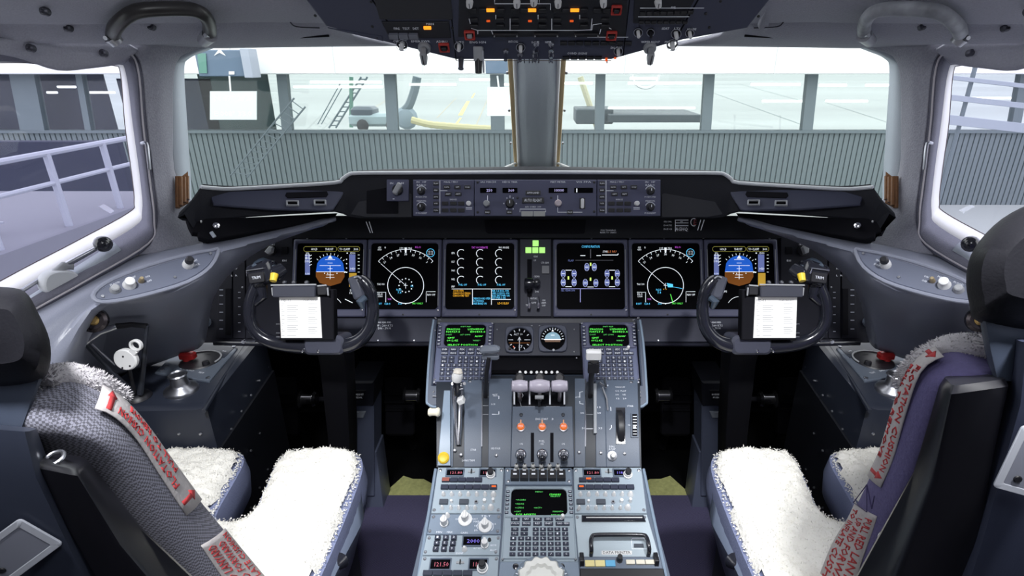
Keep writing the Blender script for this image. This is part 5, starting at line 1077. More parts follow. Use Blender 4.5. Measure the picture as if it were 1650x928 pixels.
def radio(dx, top, t, second):
    """the upper radio panels; dx shifts the left layout"""
    window(733.5 + dx, 763.5, 26, 8, '121.80', t); window(786 + dx - (5 if second else 0), 763.5, 24, 8, '118.10', t, glow('g_bluetext', (.15, .12, .5), .9) if second else None)
    q = MB(); f = PP.at(760 + dx, 762); k = PP.k(760, 762); q.rbox(f, 11 * k, 3 * k, Z, Z + .002, knobg, .001); q.rbox(f, 2 * k, 7 * k, Z + .002, Z + .006, black, .0005); O('transfer_switch', q, t)
    wknob(791 + dx, 768, 7.2, .012, t, white, 1.0, 'tuning_knob', False, 'white and black tuning knob', black)
    for i in range(5): button(PP, 719 + dx + i * 13, 776, 12.4, 7, keym, t, z0=Z, z1=Z + .006, top=None if i or second else mat('key_red', (.25, .07, .05), .5, emit=.2))
    if second: button(PP, 948, 775, 8, 3, gR, t, 'lit_legend', z0=Z + .006, z1=Z + .0065)
    for i in range(7): button(PP, 717 + dx + i * 13, 787.5, 12.4, 7.5, keym, t, z0=Z, z1=Z + .006)
    button(PP, (796 if not second else 936.5), 787.5, 7, 3, gR, t, 'lit_legend', z0=Z + .006, z1=Z + .0065)
    for i in range(7): tri(715 + dx + i * 13.4, 799, t, 1.0 if i < 6 else 1.4)
    button(PP, 715.5 + dx, 811, 14, 8.5, mat('btn_slate', (.06, .07, .09), .4), t, z0=Z, z1=Z + .005); button(PP, 748 + dx, 811, 15, 8.5, MATS['btn_slate'], t, z0=Z, z1=Z + .005)
    q = MB(); q.lathe(PP.at(728 + dx, 811), [(.003, Z), (.0026, Z + .009)], white, 10); q.lathe(PP.at(781 + dx, 810), [(.004, Z), (.0035, Z + .009)], white, 10); q.lathe(PP.at(795 + dx, 810), [(.0035, Z), (.003, Z + .012)], white, 10); O('white_toggle', q, t)
    q = MB(); q.lathe(PP.at(767.5 + dx, 811), [(.0045, Z), (.004, Z + .003)], steel, 12); q.lathe(PP.at(767.5 + dx, 811), [(.002, Z), (.002, Z + .004)], black, 8); O('jack', q, t)
    for x in (713, 727, 740, 753, 766, 779): tri(x + dx, 821, t, .9)
    tri(791 + dx, 820, t, 1.5)
    q = MB(); 
    for x in (735, 760): q.text(PP, x + dx, 816.5, 'VOL', 2.6, paint, Z + .0004, width=9)
    for x in (733, 786): q.text(PP, x + dx - (4 if second and x > 750 else 0), 757, 'ACT' if x < 750 else 'STBY', 2.4, paint, Z + .0004, width=8)
    O('marking', q, t)
ta = punit(706, 812, 754.5, 828.5, 695, 808, 'radio_panel', 'upper left radio and audio panel on the pedestal'); radio(0, 0, ta, False)
tb = punit(924, 1033, 754.5, 828.5, 926, 1042, 'radio_panel', 'upper right radio and audio panel on the pedestal, above the printer'); radio(220, 0, tb, True)
# weather radar
t = punit(695, 808, 829.5, 862.5, 688, 807, 'weather_radar_panel', 'left pedestal panel with three large white knobs', blue)
wknob(716.5, 846, 6.5, .022, t, white, 1.0, 'gain_knob', True, 'tall white knob'); wknob(750, 839, 7, .022, t, white, 1.6, 'mode_knob', True, 'flanged white knob'); wknob(782, 850, 7, .020, t, white, 1.55, 'tilt_knob', True, 'flanged white knob')
tri(721.5, 833, t, 1.2)
q = MB()
for x, y, s, w_ in ((708, 859, 'MIN', 9), (725, 859, 'MAX', 9), (748, 860, 'GAIN', 11), (738, 838, 'OFF', 8), (765, 838, 'WX+T', 10), (768, 842, 'MAP', 9), (783, 833, 'TILT', 16), (767, 849, 'UP', 5), (767, 856, 'DN', 5), (797, 846, '10', 5)): q.text(PP, x, y, s, 3, paint, Z + .0004, width=w_)
q.arc(PP, 782, 850, 13, -40, 200, .8, paint, Z + .0004, ry=10); O('marking', q, t)
# transponder
t = punit(688, 807, 863.5, 896, 681, 804, 'transponder_panel', 'left pedestal panel with nine black number keys and a white knob')
for j in range(3):
    for i in range(3): button(PP, 706 - j * 1.6 + i * 13, 869.5 + j * 9, 8.8, 7.2, keym, t, 'number_key', txt=str(j * 3 + i + 1), ts=3.4, z0=Z, z1=Z + .007)
window(761, 873.5, 28, 11, '2000', t, glow('g_bluetext', (.15, .12, .5), .9)); wknob(781.5, 881, 6, .020, t, white, 1.0, 'mode_knob', True, 'tall white knob')
tri(749, 887, t, 1.3); q = MB(); q.lathe(PP.at(789, 872), [(.0035, Z), (.003, Z + .005)], black, 10); O('black_button', q, t)
q = MB()
for x, y, s, w_ in ((770, 885, 'ALT RPT', 14), (741, 893, 'IDENT', 12), (795, 880, 'ABOVE', 10), (795, 888, 'BELOW', 10)): q.text(PP, x, y, s, 2.8, paint, Z + .0004, width=w_)
O('marking', q, t)
# lower radio
t = punit(681, 804, 897, 965, 664, 800, 'radio_panel', 'lowest left radio panel with a large white and black tuning knob')
window(710, 911, 31, 12, '121.50', t); window(771, 911, 28, 12, '118.25', t); q = MB(); f = PP.at(742, 908); k = PP.k(742, 908); q.rbox(f, 13 * k, 3.5 * k, Z, Z + .002, knobg, .001); q.rbox(f, 2 * k, 7 * k, Z + .002, Z + .006, black, .0005); O('transfer_switch', q, t)
wknob(778, 918, 9, .014, t, white, 1.0, 'tuning_knob', False, 'large white and black tuning knob', black)
for i in range(5): button(PP, 690 + i * 16, 926, 15, 8, keym, t, z0=Z, z1=Z + .006)
# centre top switch unit
t = punit(814, 921, 754.5, 782, 814, 922, 'lighting_switch_unit', 'switch row with six white capped toggles above six black keys', blue, 'switch panel')
for i in range(6):
    x = 832.5 + i * 13.2; f = PP.at(x, 758); k = PP.k(x, 758); q = MB(); q.lathe(f, [(4.3 * k, Z), (4.3 * k, Z + .003), (2.8 * k, Z + .005), (3.2 * k, Z + .016), (2 * k, Z + .018)], mat('cap_pearl', (.6, .6, .58), .4), 14); q.disc(PP, x, 757, 1.4, black, Z + .019, 8); O('pearl_knob', q, t)
    x = 830 + i * 14.8; bk = button(PP, x, 770, 13.8, 16, black, t, 'black_key', z0=Z, z1=Z + .012); q = MB(); f = PP.at(x, 770); q.rbox(f, 6 * k, 2.6 * k, Z + .012, Z + .0124, paint, .0002, .0001); q.rbox(f, 5 * k, 1.6 * k, Z + .012, Z + .0124, paint, .0002, .0001, v=.009); O('key_marking', q, bk)
# printer
tp = punit(926, 1042, 830, 899, 932, 1062, 'document_printer', 'pale blue printer panel with black carrying handle reading DATA PRINTER', mat('printer_pale', (.40, .47, .52), .55, bump=.15, scale=400), 'printer')
q = MB(); q.slab(PP, [(937, 833), (1036, 833), (1040, 843), (937, 843)], Z, Z + .006, blackg, .002); q.slab(PP, [(944, 837.2), (1034, 837.2), (1034, 838.8), (944, 838.8)], Z + .006, Z + .0075, mat('slot_pale', (.6, .6, .6), .4), .0004); O('paper_slot', q, tp)
q = MB(); q.tube([PP.px(x, y, h_) for x, y, h_ in smooth([(952, 896, .004), (952, 893, .020), (951, 882, .024), (953, 874, .024), (960, 871.5, .024), (996, 871, .024), (1032, 871.5, .024), (1039, 875, .024), (1042, 884, .024), (1044, 893, .020), (1044, 897, .004)], 4)], .0042, blackg, 10); O('carrying_handle', q, tp)
q = MB(); q.slab(PP, [(969, 889), (1018, 889), (1018, 895.5), (969, 895.5)], Z, Z + .001, mat('label_white', (.75, .75, .75), .5), .0003); q.text(PP, 993.5, 892.2, 'DATA PRINTER', 4.2, black, Z + .0014, width=44); O('name_label', q, tp)
q = MB(); q.line(PP, [(1017, 871), (1018, 886), (1043, 886), (1040, 869), (1019, 869)], 1.2, paint, Z + .0005, True); q.slab(PP, [(1021, 878), (1036, 878), (1037, 884), (1021, 884)], Z, Z + .002, MATS['btn_slate'], .0004); O('tape_patch', q, tp)
t = T('printer_key_row', 'row of yellow, blue and cream keys below the printer handle', 'control panel', PP.px(1000, 930)); q = MB(); q.slab(PP, [(934, 899), (1064, 899), (1068, 920), (934, 920)], -.002, .007, mat('keyrow_blue', (.12, .15, .2), .5), .002); q.slab(PP, [(934, 919), (1068, 919), (1074, 950), (933, 950)], -.002, .010, black, .002); O('base', q, t)
for x, c in ((950, (.75, .65, .3)), (966.5, (.75, .65, .3)), (983, (.12, .4, .65))): button(PP, x, 911, 15.5, 10, mat('key_%.2f' % c[0], c, .5), t, 'flat_key', 'yellow key' if c[0] > .5 else 'blue key', z0=.006, z1=.010)
for x in (1015, 1031, 1046): button(PP, x, 909.5, 14, 7, mat('key_cream', (.7, .66, .55), .5), t, 'cream_key', z0=.006, z1=.012)
wknob(997.5, 905, 5.2, .018, t, black, 1.0, 'black_knob', False)
for x in (937, 1056): q = MB(); q.box(PP.px(x, 906, .008), (.008, .02, .02), black); O('end_clamp', q, t)
# rudder trim dial
t = T('rudder_trim_dial', 'large white scalloped trim dial at the bottom end of the pedestal', 'dial', PP.px(873, 940)); q = MB(); q.slab(PP, [(806, 906), (932, 906), (938, 960), (800, 960)], -.006, .003, blue, .001); O('base_plate', q, t)
k = PP.k(872, 935); f = PP.at(872, 946); q = MB(); q.lathe(f, [(47 * k, .003), (47 * k, .008), (42 * k, .012)], mat('dial_skirt', (.16, .2, .25), .5), 40); O('skirt', q, t)
for i in range(-9, 10): a = R(90 + i * 9); q = MB(); q.line(PP, [(872 + 42 * math.cos(a), 946 - 36 * math.sin(a)), (872 + 46 * math.cos(a), 946 - 39 * math.sin(a))], 1.2, paint, .0125); O('scale_tick', q, t)
q = MB(); rr2 = [[f.loc(R_ * (1 + .05 * math.cos(14 * a)) * math.cos(a), R_ * (1 + .05 * math.cos(14 * a)) * math.sin(a), z) for a in [2 * PI * i / 112 for i in range(112)]] for R_, z in ((38 * k, .010), (39 * k, .022), (36 * k, .027), (26 * k, .029), (22 * k, .024))]; q.loft(rr2, mat('pearl_white', (.72, .72, .68), .35)); O('scalloped_wheel', q, t, 'white scalloped wheel')
for x in (831, 905): screw(PP, x, 914, t, 5, blackg, .003)
# levers under the flank: small white ball
# ================================================================ control wheels
PY = plane3(U(400, 570, 1.285), U(600, 570, 1.285), U(400, 420, 1.275))
for mir in (False, True):
    m_ = (lambda x: 1733 - x) if mir else (lambda x: x); sd = 'right' if mir else 'left'
    UM = lambda x, y, t: U(m_(x), y, t)
    col = T('control_column', 'black control column with glossy wheel and checklist clipboard on the %s' % sd, 'control wheel', (UM(530, 600, 1.33).x, 1.2, 0))
    top = UM(527, 572, 1.335); q = MB(); cx = top.x; s = 1 if not mir else -1
    L = lambda y, z, wx, wy, dx=0: [V((cx + dx * s + a * wx, y + b * wy, z)) for a, b in rr(2, 2, .5, 3)]
    q.loft([L(1.50, .0, .036, .045, -.17), L(1.37, .5, .036, .045, -.07), L(1.26, .80, .038, .04, -.01), L(1.22, .885, .04, .03)], mat('column_black', (.009, .009, .012), .6, spec=.2)); O('column', q, col)
    # wheel rim
    P = [(429, 432, 1.245), (420, 446, 1.248), (412, 462, 1.25), (404, 485, 1.255), (402, 508, 1.262), (407, 527, 1.268), (422, 543, 1.275), (446, 553, 1.28), (480, 557, 1.282), (525, 559, 1.282), (560, 556, 1.28), (582, 546, 1.275), (596, 527, 1.268), (601, 505, 1.262), (600, 485, 1.258), (596, 468, 1.25), (588, 455, 1.248), (580, 448, 1.246)]
    rad = [r_ * 1.15 for r_ in (.008, .010, .011, .0115, .0115, .012, .013, .014, .016, .017, .0155, .014, .0125, .012, .0115, .012, .012, .009)]
    PS_ = smooth([(a, b, c, r_) for (a, b, c), r_ in zip(P, rad)], 4)
    q = MB(); q.tube([UM(a, b, c) for a, b, c, r_ in PS_], [p[3] for p in PS_], blackg, 14); wh = O('wheel_rim', q, col)
    q = MB(); f = PY.at(m_(527), 554); q.loft([[f.loc(a, b * 1, z) for a, b in rr(w_, h_, .012, 5)] for w_, h_, z in ((.090, .046, -.04), (.090, .044, .018), (.080, .034, .024))], mat('hub_black', (.05, .053, .075), .35)); O('hub', q, col)
    for x in (494, 519): q = MB(); q.lathe(PY.at(m_(x), 563), [(.0035, .0), (.0035, .026), (.0015, .028)], chrome, 10); O('hub_bolt', q, col)
    # outboard horn switch head
    f = PY.at(m_(436), 440, R(20 if not mir else -20), .0)
    q = MB(); q.loft([[f.loc(s * (a + .0), b, z) if True else 0 for a, b in (rr(w_, h_, .010, 4) if not mir else rr(w_, h_, .010, 4))] for w_, h_, z in ((.050, .044, .0), (.056, .052, .02), (.054, .050, .048), (.044, .040, .055))] if not mir else [[f.loc(a, b, z) for a, b in rr(w_, h_, .010, 4)] for w_, h_, z in ((.050, .044, .0), (.056, .052, .02), (.054, .050, .048), (.044, .040, .055))], blackg); sh = O('switch_head', q, col)
    q = MB(); f2 = PY.at(m_(434), 446, R(8 if not mir else -8), .056); q.rbox(f2, .034, .022, -.004, .004, black, .003, .001); q.textm(f2, 'TRIM', .006, paint, .0045); q.tube([f2.loc(-.020, .006, .002), f2.loc(-.019, .018, .004), f2.loc(.019, .019, .004)], .0016, chrome, 6); q.rbox(f2, .038, .0022, .0, .0055, steel, .001, .0005, v=.018); O('trim_switch', q, sh)
    q = MB(); q.loft([US([(m_(410), 424, 1.235), (m_(424), 417, 1.255), (m_(441), 424, 1.26)], 3), US([(m_(406), 430, 1.22), (m_(424), 427, 1.225), (m_(444), 432, 1.24)], 3)], mat('head_slate', (.05, .07, .10), .3), closed=False); O('head_cover', q, sh, thick=.006)
    # inner grip with yellow button
    q = MB(); q.tube([UM(432, 446, 1.25), UM(445, 440, 1.24), UM(457, 432, 1.25)], [.014, .018, .013], blackg, 14); tg = O('thumb_grip', q, col)
    q = MB(); b0 = UM(440, 453, 1.215); q.tube([b0 + V((0, .012, .012)), b0], [.0085, .0070], mat('button_yellow', (.85, .6, .04), .4), 14); O('yellow_button', q, tg, 'yellow push button')
    q = MB(); q.tube([UM(420, 462, 1.25), UM(424, 478, 1.25), UM(412, 490, 1.255)], [.014, .010, .006], blackg, 10); O('finger_rest', q, col)
    # inboard horn end
    f = PY.at(m_(582), 462, R(16 if not mir else -16), .03)
    q = MB(); q.loft([[f.loc(a, b, z) for a, b in rr(w_, h_, .006, 4)] for w_, h_, z in ((.024, .05, -.03), (.026, .052, .004), (.018, .044, .008))], mat('grip_pad', (.06, .065, .09), .45)); O('grip_pad', q, col)
    q = MB(); q.tube([UM(571, 447, 1.235), UM(577, 445.5, 1.232), UM(582, 449, 1.232)], .0022, steel, 8); q.tube([UM(588, 480, 1.245), UM(580, 486, 1.235), UM(585, 496, 1.245)], [.008, .009, .005], MATS['head_slate'], 10); O('side_switch', q, col)
    # clipboard box
    cb_ = T('checklist_holder', 'black checklist box with a lit white chart clipped on the %s control wheel' % sd, 'clipboard', PY.px(m_(500), 545, .02))
    q = MB(); 
    def cuboid(x0, x1, y0, y1, h0, h1, m, r=.003, ch=.002):
        f = PY.at((m_(x0) + m_(x1)) / 2, (y0 + y1) / 2); k = PY.k(m_(x0), y0) * .97; q.rbox(f, abs(x1 - x0) * k, (y1 - y0) * k, h0, h1, m, r, ch)
    cuboid(460, 548, 464, 546, .012, .036, blackm); O('case', q, cb_)
    q = MB(); cuboid(456, 524, 459, 477, .030, .055, mat('box_slate', (.035, .038, .055), .5)); cuboid(524, 540, 459, 473, .028, .050, black); O('roller_box', q, cb_, 'slate roller box across the top')
    q = MB(); 
    for a, b, c, d in ((454, 458, 524, 457), (526, 459, 540, 458)): q.tube([PY.px(m_(a), b, .052), PY.px(m_(c), d, .052)], .0018, knobg, 6)
    for x in (455, 541): q.tube([PY.px(m_(x), 462, .05), PY.px(m_(x), 474, .046)], .002, knobg, 6)
    for x in (468, 483, 503): q.lathe(PY.at(m_(x), 454, 0, .03), [(.004, -.004), (.004, .004), (.002, .006)], steel, 8)
    O('bright_trim', q, cb_)
    for y in (520, 534, 540): q = MB(); q.tube([PY.px(m_(455), y, .03), PY.px(m_(462), y, .03)], .0018, steel, 6); q.tube([PY.px(m_(532), y - 12, .03), PY.px(m_(540), y - 12, .03)], .0014, steel, 6); O('side_pin', q, cb_)
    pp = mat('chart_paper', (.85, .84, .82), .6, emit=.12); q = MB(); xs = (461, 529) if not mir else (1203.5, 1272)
    q.slab(PY, [(xs[0] + 1, 477), (xs[1] - 3, 477), (xs[1], 541), (xs[0] + 4, 541)] if not mir else [(xs[0] + 3, 477), (xs[1], 477), (xs[1] - 2, 541), (xs[0], 541)], .036, .0385, pp, .0006)
    x0 = xs[0] + 4; ink = mat('chart_ink', (.25, .25, .27), .8); h = .0389
    q.text(PY, x0 + 8, 482, 'MD-11', 3.6, ink, h, width=14); q.text(PY, x0 + 47, 482, 'CHECKLIST', 2.6, ink, h, width=24)
    for j in range(17):
        y = 487 + j * 3.1
        for a, b in ((1, 7), (10, 28), (43, 58)):
            if (j * 7 + a) % 5: q.line(PY, [(x0 + a, y), (x0 + b - (j * 3 + a) % 6, y)], .55, ink, h)
    O('checklist_chart', q, cb_, 'white printed chart')
    # footwell: post, pedals, knobs
    t = T('pedal_post', 'blue grey post with rudder pedal placard left of the pedestal' if not mir else 'blue grey post with rudder pedal placard right of the pedestal', 'post', (s * -.5, 1.62, 0)); 
    A = lambda x, y, yy: AtY(m_(x), y, yy)
    pm = mat('post_blue', (.12, .14, .21), .45)
    q = MB(); pf = Plane(A(583, 700, 1.56), (0, 0, 1)); pxs = [(566, 650), (602, 650), (603, 800), (569, 800)]; q.slab(pf, [(m_(a), b) for a, b in pxs], -.10, 0, pm, .004); q.slab(pf, [(m_(a), b) for a, b in [(562, 612), (604, 612), (602, 652), (564, 652)]], -.12, .012, mat('post_dark', (.02, .022, .032), .5), .006); q.box((pf.o.x + s * .0, 1.62, .13), (.075, .1, .26), pm); O('post_body', q, t)
    q = MB(); q.slab(pf, [(m_(a), b) for a, b in [(558, 625), (592, 625), (588, 641), (560, 641)]], .012, .014, black, .001)
    for y, tx, w_ in ((632, 'RUDDER ADJUST', 28), (636.5, 'PUSH PEDAL', 24)): q.text(pf, m_(574), y, tx, 3, paint, .0145, width=w_)
    O('placard', q, t); q = MB(); q.slab(pf, [(m_(a), b) for a, b in [(568, 662), (590, 662), (586, 672), (570, 672)]], 0, .006, pale, .002); O('scuff_plate', q, t)
    for i, (x, y) in enumerate(((496, 643), (664, 637))):
        q = MB(); yy = 1.55; q.tube([A(x - 14, y, yy), A(x - 11, y, yy), A(x - 9, y, yy), A(x + 9, y, yy), A(x + 10, y, yy), A(x + 14, y, yy)], [.018, .03, .018, .018, .026, .02], mat('knob_gun', (.10, .10, .11), .2, .9), 16)
        cr = O('adjust_crank', q, t, 'dark shiny pedal adjust crank')
        q = MB(); q.tube([A(x + 9, y, yy), A(x + 12, y, yy)], [.022, .022], chrome, 14); O('chrome_collar', q, cr)
        if i == 0: q = MB(); q.tube([A(x + 10, y, yy + .02), A(580, y, yy + .06)], .008, blackm, 8); O('crank_shaft', q, t)
    for i, x in enumerate((450, 640)):
        t = T('rudder_pedal', 'black rudder pedal in the dark footwell, %s one of the %s pair' % ('outboard' if i == 0 else 'inboard', sd), 'pedal', AtY(m_(x), 640, 1.75)); c = AtY(m_(x), 610, 1.78); c.z = .30
        q = MB(); q.box(c, (.11, .03, .22), blackm, Matrix.Rotation(R(-20), 3, 'X'), bev=.01); pd_ = O('pad', q, t)
        q = MB()
        for j in range(5): q.box(c + V((0, -.022 - .0 * j, -.07 + j * .035)), (.10, .008, .008), blackm, Matrix.Rotation(R(-20), 3, 'X'))
        O('tread', q, pd_); q = MB(); q.tube([c + V((0, .02, 0)), c + V((0, .12, -.28))], .015, blackm, 8); O('arm', q, t)
    # knob hanging at the panel's lower edge
    q = MB(); q.tube([UM(392, 550, 1.42), UM(412, 550, 1.42)], .003, chrome, 8); q.lathe(Plane(UM(393, 550, 1.42), (0, 0, 1)), [(.005, -.004), (.005, .004)], chrome, 10); O('panel_edge_latch', q, None, 'small chrome latch under the %s end of the instrument panel' % sd, 'latch')

    # ------------------------------------------------------------ side console
    ZC = .77; PCn = Plane((0, 0, ZC), (0, 1, 0))
    t = T('side_console', 'blue grey riveted side console beside the %s seat' % sd, 'console', (-.93, 1.2, 0), mirror=mir)
    c_ = lambda x, y: AtZ(x, y, ZC)
    a, b, c, d = c_(392, 556), c_(322, 662), c_(120, 640), c_(250, 545); b2 = c_(240, 650)
    q = MB(); inn = [(a.x, a.y), (b.x, b.y)]
    b.y += .025; outl = [(a.x + .01, 1.46), (b.x - .012, b.y + .012), (b.x - .03, b.y), (-1.04, b.y - .01), (-1.04, 1.46)]
    P3 = lambda z, d=0: [V((x + (d if x > -1 else 0), y + (-d if y < 1.3 else 0), z)) for x, y in outl]
    cbm = mat('console_blue', (.018, .022, .035), .38); q.loft([P3(ZC - .125, .014), P3(ZC - .03, .012), P3(ZC - .008, .010), P3(ZC, 0)], cbm); q.loft([P3(.02, .02), P3(ZC - .126, .02)], mat('console_shaded', (.008, .009, .013), .5, spec=.2)); O('cabinet', q, t, mirror=mir)  # lower cabinet gets a darker copy, its shade put into the colour
    random.seed(5)
    for i in range(26):
        z = .15 + .62 * (i % 5) / 5 + .02; y = b.y + .05 + (i // 5) * .075; f_ = (y - b.y) / (1.46 - b.y); x = b.x + (a.x - b.x) * f_ + .021; q = MB(); q.lathe(Plane((x, y, z), (0, 0, 1), (0, 1, 0)), [(.003, -.003), (.003, .001), (.001, .002)], steel, 6); O('rivet', q, t, mirror=mir)
    for i in range(5): q = MB(); q.lathe(Plane((b.x - .02 - i * .05, b.y - .014, ZC - .07), (0, 0, 1)), [(.004, 0), (.003, .003)], steel, 6); O('rivet', q, t, mirror=mir)
    q = MB(); q.box((b.x - .06, b.y - .03, ZC - .145), (.13, .012, .022), steel); O('edge_catch', q, t, mirror=mir)
    q = MB(); P = [c_(x, y) for x, y in ((395, 552), (355, 610), (325, 660))]; q.tube([p + V((.004, 0, -.004)) for p in P], .005, mat('console_blue', (.018, .022, .035), .38), 8); O('edge_roll', q, t, mirror=mir)
    # oxygen panel
    ox = T('oxygen_panel', 'grey oxygen control panel with red knob on the %s side console' % sd, 'control panel', c_(320, 590), mirror=mir)
    q = MB(); q.slab(PCn, [(300, 553), (383, 563), (338, 617), (250, 603)], .0, .006, mat('oxygen_grey', (.10, .12, .155), .5), .002); q.slab(PCn, [(306, 555), (378, 564), (362, 580), (290, 570)], .006, .008, mat('oxygen_dark', (.025, .03, .045), .5), .001); O('faceplate', q, ox, mirror=mir)
    q = MB(); f = PCn.at(324, 584); q.lathe(f, [(.050, .006), (.048, .009), (.03, .008)], black, 28); q.tube([f.loc(.05 * math.cos(R(a)), .045 * math.sin(R(a)), .011) for a in range(-20, 181, 12)], .0022, knobg, 6); O('round_well', q, ox, mirror=mir)
    q = MB(); f2 = PCn.at(303, 584); q.lathe(f2, [(.011, .008), (.010, .014), (.010, .022)], red, 14); q.rbox(f2, .040, .022, .014, .030, red, .006, .005, u=.004); O('red_knob', q, ox, 'red knob', mirror=mir)
    q = MB(); q.tube([f2.loc(.0, .024, .02), f2.loc(.002, .03, .04)], [.004, .002], white, 8); q.lathe(PCn.at(333, 591), [(.009, .008), (.008, .016), (.005, .018)], black, 12); O('small_stud', q, ox, mirror=mir)
    q = MB()
    for x, y in ((262, 600), (378, 562), (268, 594), (336, 613)): q.lathe(PCn.at(x, y), [(.005, .006), (.005, .009), (.003, .010)], steel, 8)
    O('panel_studs', q, ox, mirror=mir)
    q = MB(); PCm = PCn if not mir else PCn
    for x, y, tx in ((303, 599, 'EMERGENCY'), (325, 604, 'TEST'), (362, 570, 'ON')):
        q.text(PCn, 1730 - x if mir else x, y, tx, 3.4, paint, .0066 + (.002 if tx == 'ON' else 0), ang=R(-20 if not mir else 20))
    O('marking', q, ox)
    # cup holder
    q = MB(); f = PCn.at(293, 630); k = .0375; q.lathe(f, [(k, .0), (k, .005), (k * .93, .010), (k * .60, .016), (k * .52, .022), (k * .48, .040), (k * .56, .044), (k * .50, .047), (k * .43, .044), (k * .40, .01)], steel, 32)
    O('cup_holder', q, None, 'round flanged metal cup holder on the %s side console' % sd, 'cup holder', mirror=mir)
    # panel in the ledge
    lp = plane3(U(158, 482, 1.072), U(345, 412, 1.232), U(200, 448, 1.112)); 
    t = T('ledge_panel', 'almond shaped grey panel with three knobs in the %s ledge' % sd, 'control panel', U(240, 470, 1.16), mirror=mir)
    q = MB(); q.slab(lp, smooth([(348, 408), (338, 408), (300, 416), (240, 434), (185, 455), (156, 474), (158, 484), (185, 484), (240, 472), (300, 453), (335, 430)], 3, True), -.01, .007, mat('ledge_panel', (.12, .135, .19), .5), .0015); O('faceplate', q, t, mirror=mir)
    q = MB(); q.tube([lp.px(x, y, .007) for x, y in smooth([(351, 405), (338, 406), (300, 413), (240, 430), (182, 452), (152, 473), (156, 487), (186, 487), (242, 475), (302, 456), (338, 432)], 3, True)], .0042, ledge, 8, closed=True); O('rim', q, t, mirror=mir)
    for x, y, r, h_, mm in ((185, 469, 7, .012, knobg), (208, 461, 8.5, .020, white), (227, 455, 4, .014, mat('brass', (.45, .36, .22), .4, .6))):
        f = lp.at(x, y); k = lp.k(x, y); k = .0011; q = MB(); q.lathe(f, [(r * 1.25 * k, .007), (r * 1.2 * k, .010), (r * k, .013), (r * .9 * k, .007 + h_), (r * .6 * k, .009 + h_)], mm, 16); O('knob', q, t, mirror=mir)
    f = lp.at(302, 429); q = MB(); q.lathe(f, [(.011, .007), (.010, .018), (.007, .026)], white, 14); q.lathe(f, [(.0085, .026), (.008, .034), (.005, .037)], black, 14); O('press_switch', q, t, 'white and black press switch', mirror=mir)
    for x, y in ((281, 449), (338, 411), (165, 480)): q = MB(); q.lathe(lp.at(x, y), [(.003, .007), (.0028, .010)], steel, 8); O('panel_screw', q, t, mirror=mir)
    lq = lp
    if mir:
        lq = Plane.__new__(Plane); lq.o = MX(lp.o); lq.u = V((lp.u.x, -lp.u.y, -lp.u.z)); lq.v = MX(lp.v); lq.n = lq.u.cross(lq.v)
    q = MB()
    for x, y, tx in ((185, 459, 'FLOOD'), (214, 449, 'MAP'), (237, 448, 'ON'), (240, 455, 'OFF'), (314, 422, 'INT'), (316, 429, 'SPKR')): q.text(lq, 1730 - x if mir else x, y, tx, 3, paint, .0075)
    O('marking', q, t)
    # reading spotlight at the ledge
    t = T('reading_spotlight', 'small round gunmetal spotlight under the %s ledge' % sd, 'lamp', U(152, 518, 1.1), mirror=mir); f = Plane(U(152, 516, 1.105), (.0, .35, .93), (.93, .35, 0)); q = MB(); q.lathe(f, [(.016, -.02), (.024, -.005), (.024, .006), (.019, .010), (.017, .004), (.004, .003)], mat('gunmetal', (.07, .06, .065), .25, .8), 20); O('housing', q, t, mirror=mir)
    q = MB(); q.lathe(f, [(.010, .005), (.007, .009)], mat('lens_gold', (.6, .4, .15), .2, .5), 12); O('lens', q, t, mirror=mir)
# ---- window crank on both sides
for mir in (False, True):
    sd = 'right' if mir else 'left'
    t = T('window_latch_gear', 'pale window slide mechanism with a black ball crank below the %s side window' % sd, 'window mechanism', U(100, 450, 1.13), mirror=mir)
    q = MB(); q.loft([[U(x, y, tt) for x, y, tt in l] for l in (((30, 490, 1.06), (185, 392, 1.2)), ((46, 502, 1.05), (194, 402, 1.19)), ((52, 510, 1.07), (198, 410, 1.21)))], pale, closed=False); O('rail_plate', q, t, mirror=mir, thick=.006)
    f = Plane(U(95, 455, 1.105), (.25, .5, .8), (.4, .85, -.3)); q = MB(); q.loft([[f.loc(a, b, z) for a, b in rr(.062, .05, .022, 5)] for z in (-.01, .012)] + [[f.loc(a * .9, b * .9, .016) for a, b in rr(.062, .05, .022, 5)]], mat('latch_pale', (.7, .72, .74), .5)); O('gear_cover', q, t, mirror=mir)
    q = MB(); q.tube([U(104, 428, 1.11), U(130, 414, 1.12), U(152, 402, 1.135), U(160, 397, 1.14)], [.006, .0055, .0045, .004], steel, 10); q.tube([U(88, 442, 1.095), U(104, 428, 1.11), U(118, 428, 1.12)], .009, knobg, 10); O('crank_arm', q, t, mirror=mir)
    c_ = U(166, 393, 1.13); q = MB(); q.lathe(Plane(c_, (0, 0, 1)), [(.0165 * math.sin(PI * j / 10) + .0001, -.0165 * math.cos(PI * j / 10)) for j in range(11)], blackg, 18); O('ball_knob', q, t, 'glossy black ball', mirror=mir)
    q = MB(); q.tube([U(154, 396, 1.15), U(160, 389, 1.15), U(170, 385, 1.155)], [.006, .010, .008], chrome, 10); O('ball_collar', q, t, mirror=mir)
    q = MB(); q.tube([U(36, 468, 1.06), U(80, 440, 1.1), U(100, 428, 1.12)], .0045, steel, 8); O('push_rod', q, t, mirror=mir)
